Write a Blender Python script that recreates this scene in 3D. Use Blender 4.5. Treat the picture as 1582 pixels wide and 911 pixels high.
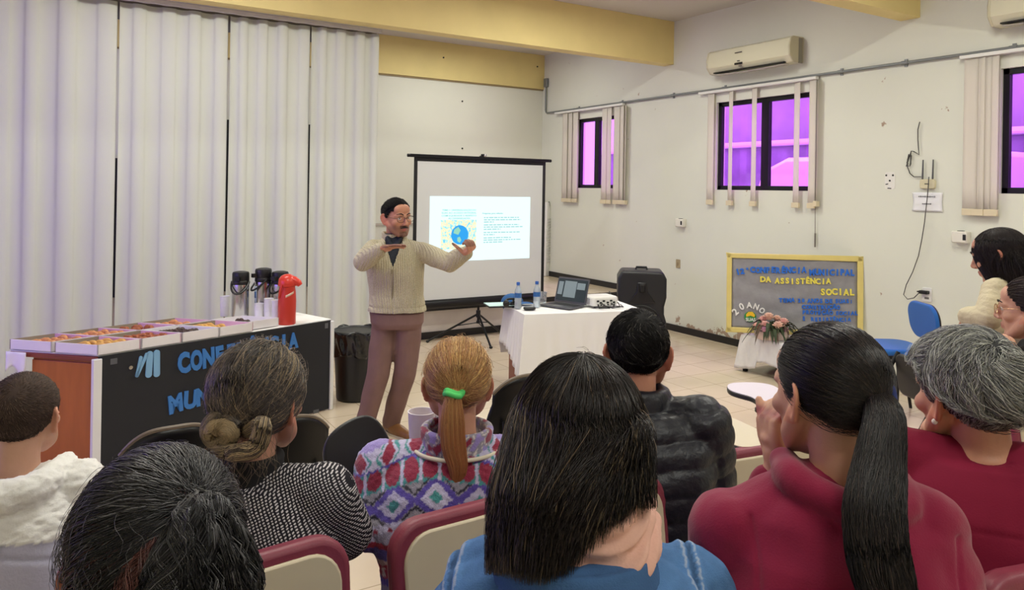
import bpy, bmesh, math, random
import numpy as np
from mathutils import Vector, Matrix, Quaternion
random.seed(7); rng = np.random.default_rng(7)
for o in list(bpy.data.objects): bpy.data.objects.remove(o)
SC = bpy.context.scene
COL = SC.collection
PI = math.pi

# ------------------------------------------------------------------ camera
F_PX, CX, CY, CAM_H = 1140.0, 791.0, 291.0, 1.75
yaw = math.atan2(791-98, F_PX); roll = math.radians(0.95)
FW = Vector((math.sin(yaw), math.cos(yaw), 0)); RT0 = Vector((math.cos(yaw), -math.sin(yaw), 0)); UP0 = Vector((0, 0, 1))
RT = RT0*math.cos(roll)+UP0*math.sin(roll); UP = -RT0*math.sin(roll)+UP0*math.cos(roll)
CAM = Vector((0, 0, CAM_H))
cd = bpy.data.cameras.new('camera'); cam = bpy.data.objects.new('camera', cd); COL.objects.link(cam)
cd.sensor_width = 36; cd.lens = F_PX/1582*36; cd.shift_y = -(455.5-CY)/1582; cd.clip_start = 0.02
cam.matrix_world = Matrix(((RT.x, UP.x, -FW.x, CAM.x), (RT.y, UP.y, -FW.y, CAM.y), (RT.z, UP.z, -FW.z, CAM.z), (0, 0, 0, 1)))
SC.camera = cam

# ------------------------------------------------------------------ light and exposure
SC.view_settings.view_transform = 'Standard'; SC.view_settings.look = 'None'
SC.view_settings.gamma = 1; SC.view_settings.use_curve_mapping = False
SC.view_settings.exposure = 0.14
W = bpy.data.worlds.new('world'); SC.world = W; W.use_nodes = True
W.node_tree.nodes['Background'].inputs[0].default_value = (0.93, 0.92, 1.0, 1)
W.node_tree.nodes['Background'].inputs[1].default_value = 2.6

def area_light(name, loc, size, power, col=(1, 1, 1), direction=(0, 0, -1)):
    l = bpy.data.lights.new(name, 'AREA'); l.shape = 'RECTANGLE'; l.size, l.size_y = size; l.energy = power; l.color = col
    o = bpy.data.objects.new(name, l); COL.objects.link(o); o.location = loc
    o.rotation_euler = Vector(direction).to_track_quat('-Z', 'Y').to_euler(); return o
TUBE = (1.0, 1.0, 0.90)
for i, (lx, ly, p) in enumerate([(0.9, 5.5, 46), (4.3, 5.5, 46), (0.9, 2.5, 42), (4.3, 2.5, 46), (0.9, -0.6, 34), (4.3, -0.6, 34), (4.6, 8.55, 34), (0.9, 8.55, 16)]):
    area_light('ceiling_tube_light', (lx, ly, 3.8), (1.5, 0.16), p, TUBE)
# daylight through the left windows and behind the curtains (the panes there are violet film)
area_light('daylight_left', (-2.62, 4.6, 1.85), (3.2, 1.5), 16, (1, 1, 1), (1, 0, -0.12))
area_light('daylight_stage', (-2.62, 8.65, 1.35), (1.4, 1.3), 34, (1, 1, 1), (1, -0.1, 0))

# ------------------------------------------------------------------ pixel helpers (a pixel and a real plane or distance give a point)
def ray(x, y): return FW+RT*((x-CX)/F_PX)-UP*((y-CY)/F_PX)
def at(x, y, d): return CAM+ray(x, y)*d
def on_z(x, y, z): r = ray(x, y); return CAM+r*((z-CAM_H)/r.z)
def on_x(x, y, X): r = ray(x, y); return CAM+r*(X/r.x)
def on_y(x, y, Y): r = ray(x, y); return CAM+r*(Y/r.y)
def on_plane(x, y, p, n): r = ray(x, y); return CAM+r*((Vector(p)-CAM).dot(n)/r.dot(n))

# ------------------------------------------------------------------ materials
def lin(c):
    return tuple(((v/255)/12.92 if v/255 <= 0.04045 else ((v/255+0.055)/1.055)**2.4) for v in c)
MATS = {}
def mat(name, rgb, rough=0.6, metal=0.0, spec=0.5, vary=0.0, vscale=8.0, bump=0.0, bscale=60.0, attr=None, sheen=0.0, stretch=(1, 1, 1), trans=0.0, emit=None, coat=0.0, alpha=1.0, sss=0.0):
    if name in MATS: return MATS[name]
    m = bpy.data.materials.new(name); m.use_nodes = True; MATS[name] = m
    nt = m.node_tree; N = nt.nodes; L = nt.links; b = N['Principled BSDF']
    base = (*lin(rgb), 1)
    b.inputs['Base Color'].default_value = base; b.inputs['Roughness'].default_value = rough
    b.inputs['Metallic'].default_value = metal; b.inputs['Specular IOR Level'].default_value = spec
    if sheen: b.inputs['Sheen Weight'].default_value = sheen
    if coat: b.inputs['Coat Weight'].default_value = coat
    if trans: b.inputs['Transmission Weight'].default_value = trans
    if alpha < 1: b.inputs['Alpha'].default_value = alpha
    if sss: b.inputs['Subsurface Weight'].default_value = sss; b.inputs['Subsurface Radius'].default_value = (0.01, 0.004, 0.002); b.inputs['Subsurface Scale'].default_value = 0.5
    if emit: b.inputs['Emission Color'].default_value = (*lin(emit[0]), 1); b.inputs['Emission Strength'].default_value = emit[1]
    src = None
    if attr:
        a = N.new('ShaderNodeAttribute'); a.attribute_name = attr; src = a.outputs['Color']
    if vary or bump:
        tc = N.new('ShaderNodeTexCoord'); mp = N.new('ShaderNodeMapping'); L.new(tc.outputs['Object'], mp.inputs[0]); mp.inputs['Scale'].default_value = stretch
    if vary:
        n = N.new('ShaderNodeTexNoise'); n.inputs['Scale'].default_value = vscale; n.inputs['Detail'].default_value = 5; L.new(mp.outputs[0], n.inputs['Vector'])
        mr = N.new('ShaderNodeMapRange'); mr.inputs['From Min'].default_value = 0.3; mr.inputs['From Max'].default_value = 0.7
        mr.inputs['To Min'].default_value = 1-vary; mr.inputs['To Max'].default_value = 1+vary*0.6; L.new(n.outputs['Fac'], mr.inputs['Value'])
        mx = N.new('ShaderNodeVectorMath'); mx.operation = 'SCALE'
        if src is not None: L.new(src, mx.inputs[0])
        else: mx.inputs[0].default_value = base[:3]
        L.new(mr.outputs[0], mx.inputs['Scale']); src = mx.outputs[0]
    if src is not None: L.new(src, b.inputs['Base Color'])
    if bump:
        n2 = N.new('ShaderNodeTexNoise'); n2.inputs['Scale'].default_value = bscale; n2.inputs['Detail'].default_value = 3; L.new(mp.outputs[0], n2.inputs['Vector'])
        bp = N.new('ShaderNodeBump'); bp.inputs['Strength'].default_value = bump; bp.inputs['Distance'].default_value = 0.01
        L.new(n2.outputs['Fac'], bp.inputs['Height']); L.new(bp.outputs[0], b.inputs['Normal'])
    return m

# ------------------------------------------------------------------ mesh builder
class MB:
    def __init__(s): s.v = []; s.f = []
    def add(s, vs, fs, M=None):
        k = len(s.v)
        s.v += [tuple(M @ Vector(p)) if M is not None else tuple(p) for p in vs]
        s.f += [tuple(i+k for i in f) for f in fs]; return s
    def box(s, c, size, M=None, taper=1.0):
        x, y, z = [q/2 for q in size]; cx, cy, cz = c
        vs = [(cx+a*x*(taper if d > 0 else 1), cy+b*y*(taper if d > 0 else 1), cz+d*z) for d in (-1, 1) for b in (-1, 1) for a in (-1, 1)]
        return s.add(vs, [(0, 2, 3, 1), (4, 5, 7, 6), (0, 1, 5, 4), (2, 6, 7, 3), (0, 4, 6, 2), (1, 3, 7, 5)], M)
    def lathe(s, prof, n=28, M=None, c=(0, 0, 0), sx=1, sy=1):
        vs = []; fs = []
        for r, z in prof:
            for i in range(n):
                a = 2*PI*i/n; vs.append((c[0]+r*math.cos(a)*sx, c[1]+r*math.sin(a)*sy, c[2]+z))
        for j in range(len(prof)-1):
            for i in range(n):
                fs.append((j*n+i, j*n+(i+1) % n, (j+1)*n+(i+1) % n, (j+1)*n+i))
        fs.append(tuple(range(n))[::-1]); fs.append(tuple((len(prof)-1)*n+i for i in range(n)))
        return s.add(vs, fs, M)
    def cyl(s, p0, p1, r0, r1=None, n=16): return s.tube([p0, p1], [r0, r0 if r1 is None else r1], n)
    def tube(s, pts, r, n=10, M=None, closed=False):
        P = [Vector(p) for p in pts]; m = len(P)
        R = r if isinstance(r, (list, tuple)) else [r]*m
        vs = []; fs = []; prev = None
        for i in range(m):
            if closed: t = P[(i+1) % m]-P[i-1]
            else: t = P[min(i+1, m-1)]-P[max(i-1, 0)]
            if t.length < 1e-9: t = Vector((0, 0, 1))
            t.normalize()
            if prev is None:
                u = t.orthogonal().normalized()
            else:
                u = prev-t*prev.dot(t)
                u = u.normalized() if u.length > 1e-6 else t.orthogonal().normalized()
            prev = u; w = t.cross(u)
            for k in range(n):
                a = 2*PI*k/n; vs.append(P[i]+(u*math.cos(a)+w*math.sin(a))*R[i])
        for i in range(m if closed else m-1):
            j = (i+1) % m
            for k in range(n): fs.append((i*n+k, i*n+(k+1) % n, j*n+(k+1) % n, j*n+k))
        if not closed: fs.append(tuple(range(n))[::-1]); fs.append(tuple((m-1)*n+k for k in range(n)))
        return s.add(vs, fs, M)
    def ell(s, c, r, n=14, m=10, M=None, R=None):
        vs = []; fs = []
        for j in range(m+1):
            th = PI*j/m
            for i in range(n):
                a = 2*PI*i/n; p = Vector((r[0]*math.sin(th)*math.cos(a), r[1]*math.sin(th)*math.sin(a), r[2]*math.cos(th)))
                if R is not None: p = R @ p
                vs.append(p+Vector(c))
        for j in range(m):
            for i in range(n): fs.append((j*n+i, (j+1)*n+i, (j+1)*n+(i+1) % n, j*n+(i+1) % n))
        return s.add(vs, fs, M)
    def prism(s, pts, d, M=None):
        """outline in xy, extruded along z from 0 to d"""
        n = len(pts); vs = [(x, y, 0) for x, y in pts]+[(x, y, d) for x, y in pts]
        fs = [tuple(range(n))[::-1], tuple(range(n, 2*n))]+[(i, (i+1) % n, n+(i+1) % n, n+i) for i in range(n)]
        return s.add(vs, fs, M)
    def grid(s, fn, nu, nv, M=None):
        vs = [fn(i/nu, j/nv) for j in range(nv+1) for i in range(nu+1)]
        fs = [(j*(nu+1)+i, j*(nu+1)+i+1, (j+1)*(nu+1)+i+1, (j+1)*(nu+1)+i) for j in range(nv) for i in range(nu)]
        return s.add(vs, fs, M)
    def build(s, name, m, parent=None, bevel=0, smooth=35, solid=0, sub=0, seg=2):
        me = bpy.data.meshes.new(name); me.from_pydata([tuple(p) for p in s.v], [], s.f); me.update()
        bm = bmesh.new(); bm.from_mesh(me); bmesh.ops.remove_doubles(bm, verts=bm.verts, dist=1e-6)
        bmesh.ops.recalc_face_normals(bm, faces=bm.faces); bm.to_mesh(me); bm.free()
        me.materials.append(m)
        o = bpy.data.objects.new(name, me); COL.objects.link(o)
        if parent is not None: o.parent = parent
        if smooth: me.shade_smooth(); me.set_sharp_from_angle(angle=math.radians(smooth))
        if solid:
            q = o.modifiers.new('thick', 'SOLIDIFY'); q.thickness = solid; q.offset = 0
        if bevel:
            q = o.modifiers.new('bevel', 'BEVEL'); q.width = bevel; q.segments = seg; q.limit_method = 'ANGLE'; q.angle_limit = math.radians(40)
        if sub:
            q = o.modifiers.new('sub', 'SUBSURF'); q.levels = sub; q.render_levels = sub
        return o
def rrect(w, h, r, n=6):
    pts = []
    for cx, cy, a0 in ((w/2-r, h/2-r, 0), (-w/2+r, h/2-r, PI/2), (-w/2+r, -h/2+r, PI), (w/2-r, -h/2+r, 1.5*PI)):
        for k in range(n+1): a = a0+PI/2*k/n; pts.append((cx+r*math.cos(a), cy+r*math.sin(a)))
    return pts
def frame_m(o, x, y):
    x = Vector(x).normalized(); y = Vector(y); z = x.cross(y).normalized(); y = z.cross(x)
    return Matrix(((x.x, y.x, z.x, o[0]), (x.y, y.y, z.y, o[1]), (x.z, y.z, z.z, o[2]), (0, 0, 0, 1)))
def tag(o, label=None, cat=None, group=None, kind=None):
    if label: o['label'] = label
    if cat: o['category'] = cat
    if group: o['group'] = group
    if kind: o['kind'] = kind
    return o
def thing(name, label, cat, loc=(0, 0, 0), rz=0, group=None):
    o = bpy.data.objects.new(name, None); COL.objects.link(o); o.location = loc; o.rotation_euler = (0, 0, rz); o.empty_display_size = 0.05
    return tag(o, label, cat, group)
def struct(o): o['kind'] = 'structure'; return o
def dup(root, loc, rz=None, label=None, group=None):
    r = root.copy(); COL.objects.link(r); r.location = loc
    if rz is not None: r.rotation_euler = (0, 0, rz)
    if label: r['label'] = label
    if group: r['group'] = group
    for ch in list(root.children):
        c = ch.copy(); COL.objects.link(c); c.parent = r
        for g in list(ch.children):
            d = g.copy(); COL.objects.link(d); d.parent = c
    return r
GLY = {}
def glyph(body, bold):
    if (body, bold) not in GLY:
        cu = bpy.data.curves.new('lettering', 'FONT'); cu.body = body; cu.size = 1; cu.offset = bold; cu.resolution_u = 3
        o = bpy.data.objects.new('lettering', cu); COL.objects.link(o); bpy.context.view_layer.update()
        me = bpy.data.meshes.new_from_object(o.evaluated_get(bpy.context.evaluated_depsgraph_get()))
        bm = bmesh.new(); bm.from_mesh(me); bmesh.ops.remove_doubles(bm, verts=bm.verts, dist=1e-5)
        vs = [v.co.copy() for v in bm.verts]; bm.verts.index_update(); fs = [tuple(v.index for v in f.verts) for f in bm.faces]; bd = [(e.verts[0].index, e.verts[1].index) for e in bm.edges if len(e.link_faces) == 1]; bm.free()
        bpy.data.objects.remove(o); bpy.data.curves.remove(cu); bpy.data.meshes.remove(me)
        x0 = min(v.x for v in vs); x1 = max(v.x for v in vs); GLY[(body, bold)] = ([(v.x-(x0+x1)/2, v.y) for v in vs], fs, bd, x1-x0)
    return GLY[(body, bold)]
def text_mesh(name, lines, m, parent=None, thick=0.004, bold=0.0):
    """lines: (text, matrix, capital height, width or None) centred on the matrix -> one mesh part"""
    mb = MB()
    for body, M, hgt, wid in lines:
        v, f, bd, w = glyph(body, bold); sy = hgt/(0.70+2*bold); sx = wid/w if wid else sy; n = len(v)
        mb.add([(x*sx, (y+bold)*sy, z) for z in (-thick/2, thick/2) for x, y in v], [tuple(reversed(q)) for q in f]+[tuple(k+n for k in q) for q in f]+[(a, b, b+n, a+n) for a, b in bd], M)
    return mb.build(name, m, parent, smooth=0)
def fit_width(ch, adv, bold): return adv*0.90*min(1.12, max(0.30, glyph(ch, bold)[3]/0.62))

# ------------------------------------------------------------------ shared materials
M_WALL = mat('wall_paint', (226, 226, 214), 0.75, spec=0.3, vary=0.035, vscale=1.5, bump=0.05, bscale=90)
M_CEIL = mat('ceiling_paint', (205, 200, 192), 0.85, spec=0.2, vary=0.03, vscale=2)
M_BEAM = mat('cream_yellow_paint', (232, 212, 146), 0.6, spec=0.35, vary=0.05, vscale=2.5, bump=0.04, bscale=40)
M_BLACKTRIM = mat('black_baseboard_paint', (28, 26, 27), 0.45)
M_BLK = mat('black_plastic', (20, 20, 22), 0.42, vary=0.1)
M_BLKM = mat('black_metal', (24, 24, 26), 0.35, metal=0.4)
M_STEEL = mat('brushed_steel', (190, 188, 186), 0.22, metal=1.0)
M_WHITE = mat('white_plastic', (232, 231, 226), 0.4)
M_CREAMP = mat('cream_plastic', (214, 205, 172), 0.4)
M_GREY = mat('grey_metal_pipe', (128, 132, 132), 0.4, metal=0.3)
# ================================================================== ROOM
XR, YB, YS, ZC, SH, XL, YF = 6.567, 9.9, 7.76, 3.89, 0.37, -2.3, -2.6
def pane_mat(name, tint):
    m = bpy.data.materials.new(name); m.use_nodes = True
    n = m.node_tree; n.nodes.clear()
    o = n.nodes.new('ShaderNodeOutputMaterial'); t = n.nodes.new('ShaderNodeBsdfTransparent'); t.inputs[0].default_value = (*tint, 1)
    g = n.nodes.new('ShaderNodeBsdfGlossy'); g.inputs['Roughness'].default_value = 0.06; x = n.nodes.new('ShaderNodeMixShader'); x.inputs[0].default_value = 0.06
    n.links.new(t.outputs[0], x.inputs[1]); n.links.new(g.outputs[0], x.inputs[2]); n.links.new(x.outputs[0], o.inputs[0]); return m
M_VPANE = pane_mat('violet_window_film', (0.80, 0.44, 1.0)); M_BPANE = pane_mat('blue_violet_window_film', (0.58, 0.46, 1.0))

def wall_right_mat():
    m = mat('right_wall_paint', (224, 225, 211), 0.72, spec=0.3, vary=0.03, vscale=1.2, bump=0.05, bscale=90)
    nt = m.node_tree; N = nt.nodes; L = nt.links; b = N['Principled BSDF']
    old = b.inputs['Base Color'].links[0].from_socket
    tc = N.new('ShaderNodeTexCoord'); sp = N.new('ShaderNodeSeparateXYZ'); L.new(tc.outputs['Object'], sp.inputs[0])
    mr = N.new('ShaderNodeMapRange'); L.new(sp.outputs['Z'], mr.inputs['Value']); mr.inputs['From Min'].default_value = 0.30; mr.inputs['From Max'].default_value = 0.08; mr.inputs['To Max'].default_value = 0.22
    n = N.new('ShaderNodeTexNoise'); n.inputs['Scale'].default_value = 5.5; n.inputs['Detail'].default_value = 6; n.inputs['Roughness'].default_value = 0.62; L.new(tc.outputs['Object'], n.inputs['Vector'])
    ad = N.new('ShaderNodeMath'); ad.operation = 'ADD'; L.new(mr.outputs[0], ad.inputs[0]); L.new(n.outputs['Fac'], ad.inputs[1])
    r = N.new('ShaderNodeValToRGB'); L.new(ad.outputs[0], r.inputs[0]); r.color_ramp.elements[0].position = 0.70; r.color_ramp.elements[1].position = 0.72
    mx = N.new('ShaderNodeMix'); mx.data_type = 'RGBA'; L.new(r.outputs[0], mx.inputs['Factor']); L.new(old, mx.inputs['A']); mx.inputs['B'].default_value = (*lin((172, 150, 130)), 1)
    L.new(mx.outputs['Result'], b.inputs['Base Color']); return m
def tile_mat():
    m = mat('floor_tile', (222, 204, 178), 0.16, spec=0.5, vary=0.05, vscale=3)
    nt = m.node_tree; N = nt.nodes; L = nt.links; b = N['Principled BSDF']; old = b.inputs['Base Color'].links[0].from_socket
    tc = N.new('ShaderNodeTexCoord'); br = N.new('ShaderNodeTexBrick'); L.new(tc.outputs['Object'], br.inputs['Vector'])
    br.offset = 0; br.inputs['Scale'].default_value = 1; br.inputs['Mortar Size'].default_value = 0.004; br.inputs['Brick Width'].default_value = 0.34; br.inputs['Row Height'].default_value = 0.34
    br.inputs['Color1'].default_value = (1, 1, 1, 1); br.inputs['Color2'].default_value = (0.95, 0.95, 0.95, 1); br.inputs['Mortar'].default_value = (0.60, 0.57, 0.52, 1); br.inputs['Mortar Smooth'].default_value = 0.3
    mx = N.new('ShaderNodeMix'); mx.data_type = 'RGBA'; mx.blend_type = 'MULTIPLY'; mx.inputs['Factor'].default_value = 1; L.new(old, mx.inputs['A']); L.new(br.outputs['Color'], mx.inputs['B'])
    L.new(mx.outputs['Result'], b.inputs['Base Color']); return m
M_TILE = tile_mat(); M_WR = wall_right_mat()
struct(MB().box(((XL+XR)/2, (YF+YB)/2, -0.06), (XR-XL+0.4, YB-YF+0.4, 0.12)).build('floor', M_TILE))
struct(MB().box(((XL+XR)/2, (YF+YB)/2, ZC+0.06), (XR-XL+0.4, YB-YF+0.4, 0.12)).build('ceiling', M_CEIL))
struct(MB().box(((XL+XR)/2, YB+0.075, ZC/2), (XR-XL+0.3, 0.15, ZC)).build('wall_back', M_WALL))
struct(MB().box(((XL+XR)/2, YF-0.075, ZC/2), (XR-XL+0.3, 0.15, ZC)).build('wall_front', M_WALL))
def wall_with_holes(name, x0, x1, holes, m):
    mb = MB(); ys = sorted({YF, YB} | {h[0] for h in holes} | {h[1] for h in holes})
    for a, b in zip(ys, ys[1:]):
        h = next((h for h in holes if h[0] <= a+1e-6 and h[1] >= b-1e-6), None)
        if h is None: mb.box(((x0+x1)/2, (a+b)/2, ZC/2), (x1-x0, b-a, ZC))
        else:
            mb.box(((x0+x1)/2, (a+b)/2, h[2]/2), (x1-x0, b-a, h[2])); mb.box(((x0+x1)/2, (a+b)/2, (h[3]+ZC)/2), (x1-x0, b-a, ZC-h[3]))
    return struct(mb.build(name, m, smooth=0))
WZ0, WZ1 = 1.775, 2.80
WR = [(8.08, 8.95, 8.515), (4.90, 6.19, 5.51), (1.83, 3.10, 2.45)]
wall_with_holes('wall_right', XR, XR+0.15, [(a, b, WZ0, WZ1) for a, b, c in WR], M_WR)
WL = [(2.9, 6.2, 1.0, 2.5), (7.95, 9.35, 0.65, 2.0)]
wall_with_holes('wall_left', XL-0.15, XL, WL, M_WALL)
def window(n, x, y0, y1, z0, z1, mulls, t=0.05, label=None, cat='window', pm_=None):
    w = thing('window_%d' % n, label, cat, (x, (y0+y1)/2, z0)); struct(w); h = (y1-y0)/2; H = z1-z0
    mb = MB()
    mb.box((0, 0, t/2), (0.05, 2*h, t)).box((0, 0, H-t/2), (0.05, 2*h, t)).box((0, -h+t/2, H/2), (0.05, t, H)).box((0, h-t/2, H/2), (0.05, t, H))
    for q in mulls: mb.box((0, q-(y0+y1)/2, H/2), (0.055, 0.10, H))
    mb.build('window_frame', M_BLKM, w, bevel=0.004, smooth=0)
    ed = [y0]+list(mulls)+[y1]
    for a, b in zip(ed, ed[1:]):
        MB().box((0.004, (a+b)/2-(y0+y1)/2, H/2), (0.006, b-a-0.02, H-2*t+0.02)).build('pane', pm_ or M_VPANE, w, smooth=0)
    return w
for i, (a, b, c) in enumerate(WR):
    window(i+1, XR+0.06, a, b, WZ0, WZ1, [c], label=['small black framed window beside the projection screen', 'black framed two pane window under the air conditioner', 'black framed violet window at the right picture edge'][i])
window(4, XL-0.08, *WL[0], [4.55], label='wide violet window in the left wall', pm_=M_BPANE); window(5, XL-0.08, *WL[1], [8.65], label='violet window on the left of the stage', pm_=M_BPANE)
# raised stage with black edging
struct(MB().box(((XL+XR)/2, (YS+YB)/2, SH/2), (XR-XL, YB-YS, SH)).build('trim_1', mat('stage_front_paint', (222, 212, 206), 0.7, vary=0.05)))
struct(MB().box(((XL+XR)/2, (YS+YB)/2+0.005, SH+0.006), (XR-XL, YB-YS-0.01, 0.012)).build('trim_2', M_TILE))
struct(MB().box(((XL+XR)/2, YS-0.008, SH-0.02), (XR-XL, 0.016, 0.06)).build('trim_3', M_BLACKTRIM))
struct(MB().box(((XL+XR)/2, YS-0.008, 0.04), (XR-XL, 0.016, 0.08)).build('baseboard_stage', M_BLACKTRIM))
struct(MB().box((XR-0.008, (YF+YS)/2, 0.04), (0.016, YS-YF-0.02, 0.08)).box((XR-0.008, (YS+YB)/2, SH+0.05), (0.016, YB-YS, 0.08)).box((XR-0.008, YS-0.012, 0.22), (0.016, 0.02, 0.44)).build('baseboard_right', M_BLACKTRIM))
# cream yellow beams and the painted band of the rear wall
for k, (y0, y1) in enumerate(((6.92, 7.10), (3.78, 3.96))):
    struct(MB().box(((XL+XR)/2, (y0+y1)/2, (3.347+ZC)/2), (XR-XL-0.002, y1-y0, ZC-3.347-0.002)).build('ceiling_beam', M_BEAM))
struct(MB().box(((XL+XR)/2, YB-0.02, (3.345+ZC)/2), (XR-XL-0.002, 0.04, ZC-3.345-0.002)).build('ceiling_beam', M_BEAM))
struct(MB().box(((XL+XR)/2, YB-0.008, 1.21), (XR-XL, 0.016, 0.03)).build('trim_4', mat('wall_rail', (190, 182, 172), 0.6)))
struct(MB().box(((XL+XR)/2, YB-0.01, 3.335), (XR-XL, 0.02, 0.02)).build('trim_5', mat('band_shadow_gap', (150, 132, 96), 0.7)))  # thin tan strip along the lower edge of the yellow band
# plain black panels on the rear stage wall that fill the curtain gaps
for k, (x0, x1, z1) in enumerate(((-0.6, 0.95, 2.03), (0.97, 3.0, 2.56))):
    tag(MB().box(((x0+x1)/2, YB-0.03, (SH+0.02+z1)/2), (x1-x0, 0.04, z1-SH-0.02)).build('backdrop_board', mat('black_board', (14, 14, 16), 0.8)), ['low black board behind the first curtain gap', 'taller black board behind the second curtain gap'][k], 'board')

# ---------------------------------------------------------------- outside the right windows
M_OUTW = mat('outside_wall_paint', (222, 214, 226), 0.8, vary=0.06)
struct(MB().box((10.5, 4.0, -0.55), (7.5, 22, 0.1)).build('ground_outside', mat('outside_concrete', (176, 170, 168), 0.9, vary=0.08)))
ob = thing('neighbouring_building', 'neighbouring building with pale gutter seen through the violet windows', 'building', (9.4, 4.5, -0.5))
MB().box((0.6, 0, 1.5), (0.5, 16, 3.0)).build('wall', mat('shaded_brick_paint', (150, 138, 170), 0.8, vary=0.3, vscale=3), ob)  # dull lilac paint, strongly mottled
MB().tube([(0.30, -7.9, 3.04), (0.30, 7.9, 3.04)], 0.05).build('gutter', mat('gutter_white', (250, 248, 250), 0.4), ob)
MB().box((1.0, 0, 4.2), (0.2, 16, 2.4)).build('upper_wall', mat('hazy_wall_paint', (190, 180, 196), 0.8, vary=0.22, vscale=1.6), ob)  # paler lilac paint with broad mottling
van = thing('parked_van', 'pale van seen through the window under the air conditioner', 'van', (8.6, 6.0, -0.5))
MB().prism([(-1.6, 0.35), (1.9, 0.35), (1.9, 1.4), (1.5, 2.55), (1.1, 2.72), (-1.6, 2.72)], 1.1, Matrix(((0, 0, 1, -0.4), (1, 0, 0, -0.6), (0, 1, 0, 0), (0, 0, 0, 1)))).build('body', mat('van_paint', (236, 228, 240), 0.3), van, bevel=0.06)
MB().box((-0.41, -1.0, 2.05), (0.02, 1.3, 0.5)).box((-0.41, 0.45, 2.05), (0.02, 1.0, 0.5)).build('side_window', mat('dark_glass', (60, 52, 80), 0.1), van, bevel=0.006)
for y in (-1.5, 0.7):
    MB().cyl((-0.42, y, 0.33), (-0.2, y, 0.33), 0.33, n=24).build('wheel', M_BLK, van)
cu = thing('condenser_unit', 'pale outdoor condenser unit behind the right edge window', 'condenser', (8.1, 2.93, 1.98))
MB().box((0.15, 0, 0.28), (0.3, 0.62, 0.56)).build('casing', mat('condenser_paint', (238, 232, 240), 0.4), cu, bevel=0.02)
mb = MB()
for r in (0.06, 0.11, 0.16, 0.21): mb.tube([(-0.012, 0.08+r*math.cos(a*PI/16), 0.28+r*math.sin(a*PI/16)) for a in range(32)], 0.006, 6, closed=True)
mb.build('fan_grille', mat('grille_grey', (120, 112, 140), 0.5), cu)
mb = MB()
for k in range(7): mb.box((-0.004, -0.2, 0.14+k*0.045), (0.012, 0.14, 0.012))
mb.build('louvre', mat('grille_grey', (120, 112, 140), 0.5), cu)
MB().box((0.2, 0, -0.03), (0.7, 0.5, 0.05)).box((0.45, 0, -1.25), (0.08, 0.08, 2.42)).build('bracket', M_GREY, cu)
for i, (a, b, c) in enumerate(WR):
    area_light('sky_light', (7.6, (a+b)/2, 4.4), (1.4, 1.6), 150, (1, 0.97, 1), (-0.75, 0, -1))

# ---------------------------------------------------------------- curtains on the stage front
M_CURT = bpy.data.materials.new('curtain_linen'); M_CURT.use_nodes = True
def curtain_nodes():
    nt = M_CURT.node_tree; N = nt.nodes; L = nt.links; b = N['Principled BSDF']; out = N['Material Output']
    b.inputs['Base Color'].default_value = (*lin((230, 232, 224)), 1); b.inputs['Roughness'].default_value = 0.85; b.inputs['Specular IOR Level'].default_value = 0.15
    tc = N.new('ShaderNodeTexCoord'); mp = N.new('ShaderNodeMapping'); mp.inputs['Scale'].default_value = (60, 60, 6); L.new(tc.outputs['Object'], mp.inputs[0])
    n = N.new('ShaderNodeTexNoise'); n.inputs['Scale'].default_value = 3; L.new(mp.outputs[0], n.inputs['Vector'])
    bp = N.new('ShaderNodeBump'); bp.inputs['Strength'].default_value = 0.12; bp.inputs['Distance'].default_value = 0.004; L.new(n.outputs['Fac'], bp.inputs['Height']); L.new(bp.outputs[0], b.inputs['Normal'])
    t = N.new('ShaderNodeBsdfTranslucent'); t.inputs[0].default_value = (0.75, 0.74, 0.8, 1); x = N.new('ShaderNodeMixShader'); x.inputs[0].default_value = 0.22
    L.new(b.outputs[0], x.inputs[1]); L.new(t.outputs[0], x.inputs[2]); L.new(x.outputs[0], out.inputs[0])
curtain_nodes()
def curtain(x0, x1, npl, label, seed, ztop=3.30, amp=0.030, flat=0.0, yo=0.0):
    r = np.random.default_rng(seed); ph = r.uniform(-0.5, 0.5, npl+2); am = r.uniform(0.65, 1.3, npl+2); wd = np.cumsum(r.uniform(0.7, 1.35, npl)); wd = np.concatenate([[0], wd/wd[-1]])
    def fn(u, v):
        k = min(int(np.searchsorted(wd, u, 'right'))-1, npl-1); t = (u-wd[k])/(wd[k+1]-wd[k])
        s = math.sin(2*PI*t); s = math.copysign(abs(s)**0.55, s)
        z = 0.045+(ztop-0.045)*v
        kk = am[k]*math.sin(PI*t)**0.0
        y = 7.20+yo+amp*am[k]*s*(0.8+0.3*(1-v))+0.008*math.sin(9*u+3*v+seed)
        x = x0+(x1-x0)*u+0.004*(1-v)*math.sin(5*v+ph[k]*6)
        return (x, y, z)
    o = MB().grid(fn, npl*34, 22).build('curtain', M_CURT, smooth=80, solid=0.003)
    return tag(o, label, 'curtain', None)
c1 = curtain(-2.25, 0.376, 10, 'pale linen curtain at the far left behind the boy', 1)
c2 = curtain(0.394, 1.280, 4, 'pale linen curtain between the two dark gaps, behind the pastry boxes', 2)
c3 = curtain(1.300, 2.04, 4, 'pale linen curtain behind the steel flasks', 3)
c4 = curtain(2.05, 2.74, 4, 'last pale linen curtain, beside the projection screen', 4, amp=0.026, yo=-0.02)
mb = MB().box((0.25, 7.13, 3.325), (5.0, 0.03, 0.035))
tag(mb.build('curtain_track', mat('track_aluminium', (190, 188, 184), 0.4), bevel=0.004), 'white rail that carries the curtains under the beam', 'rail')
mb = MB().grid(lambda u, v: (-2.25+5.0*u, 7.262+0.012*math.sin(u*190), 3.16+0.17*v), 260, 3)
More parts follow.
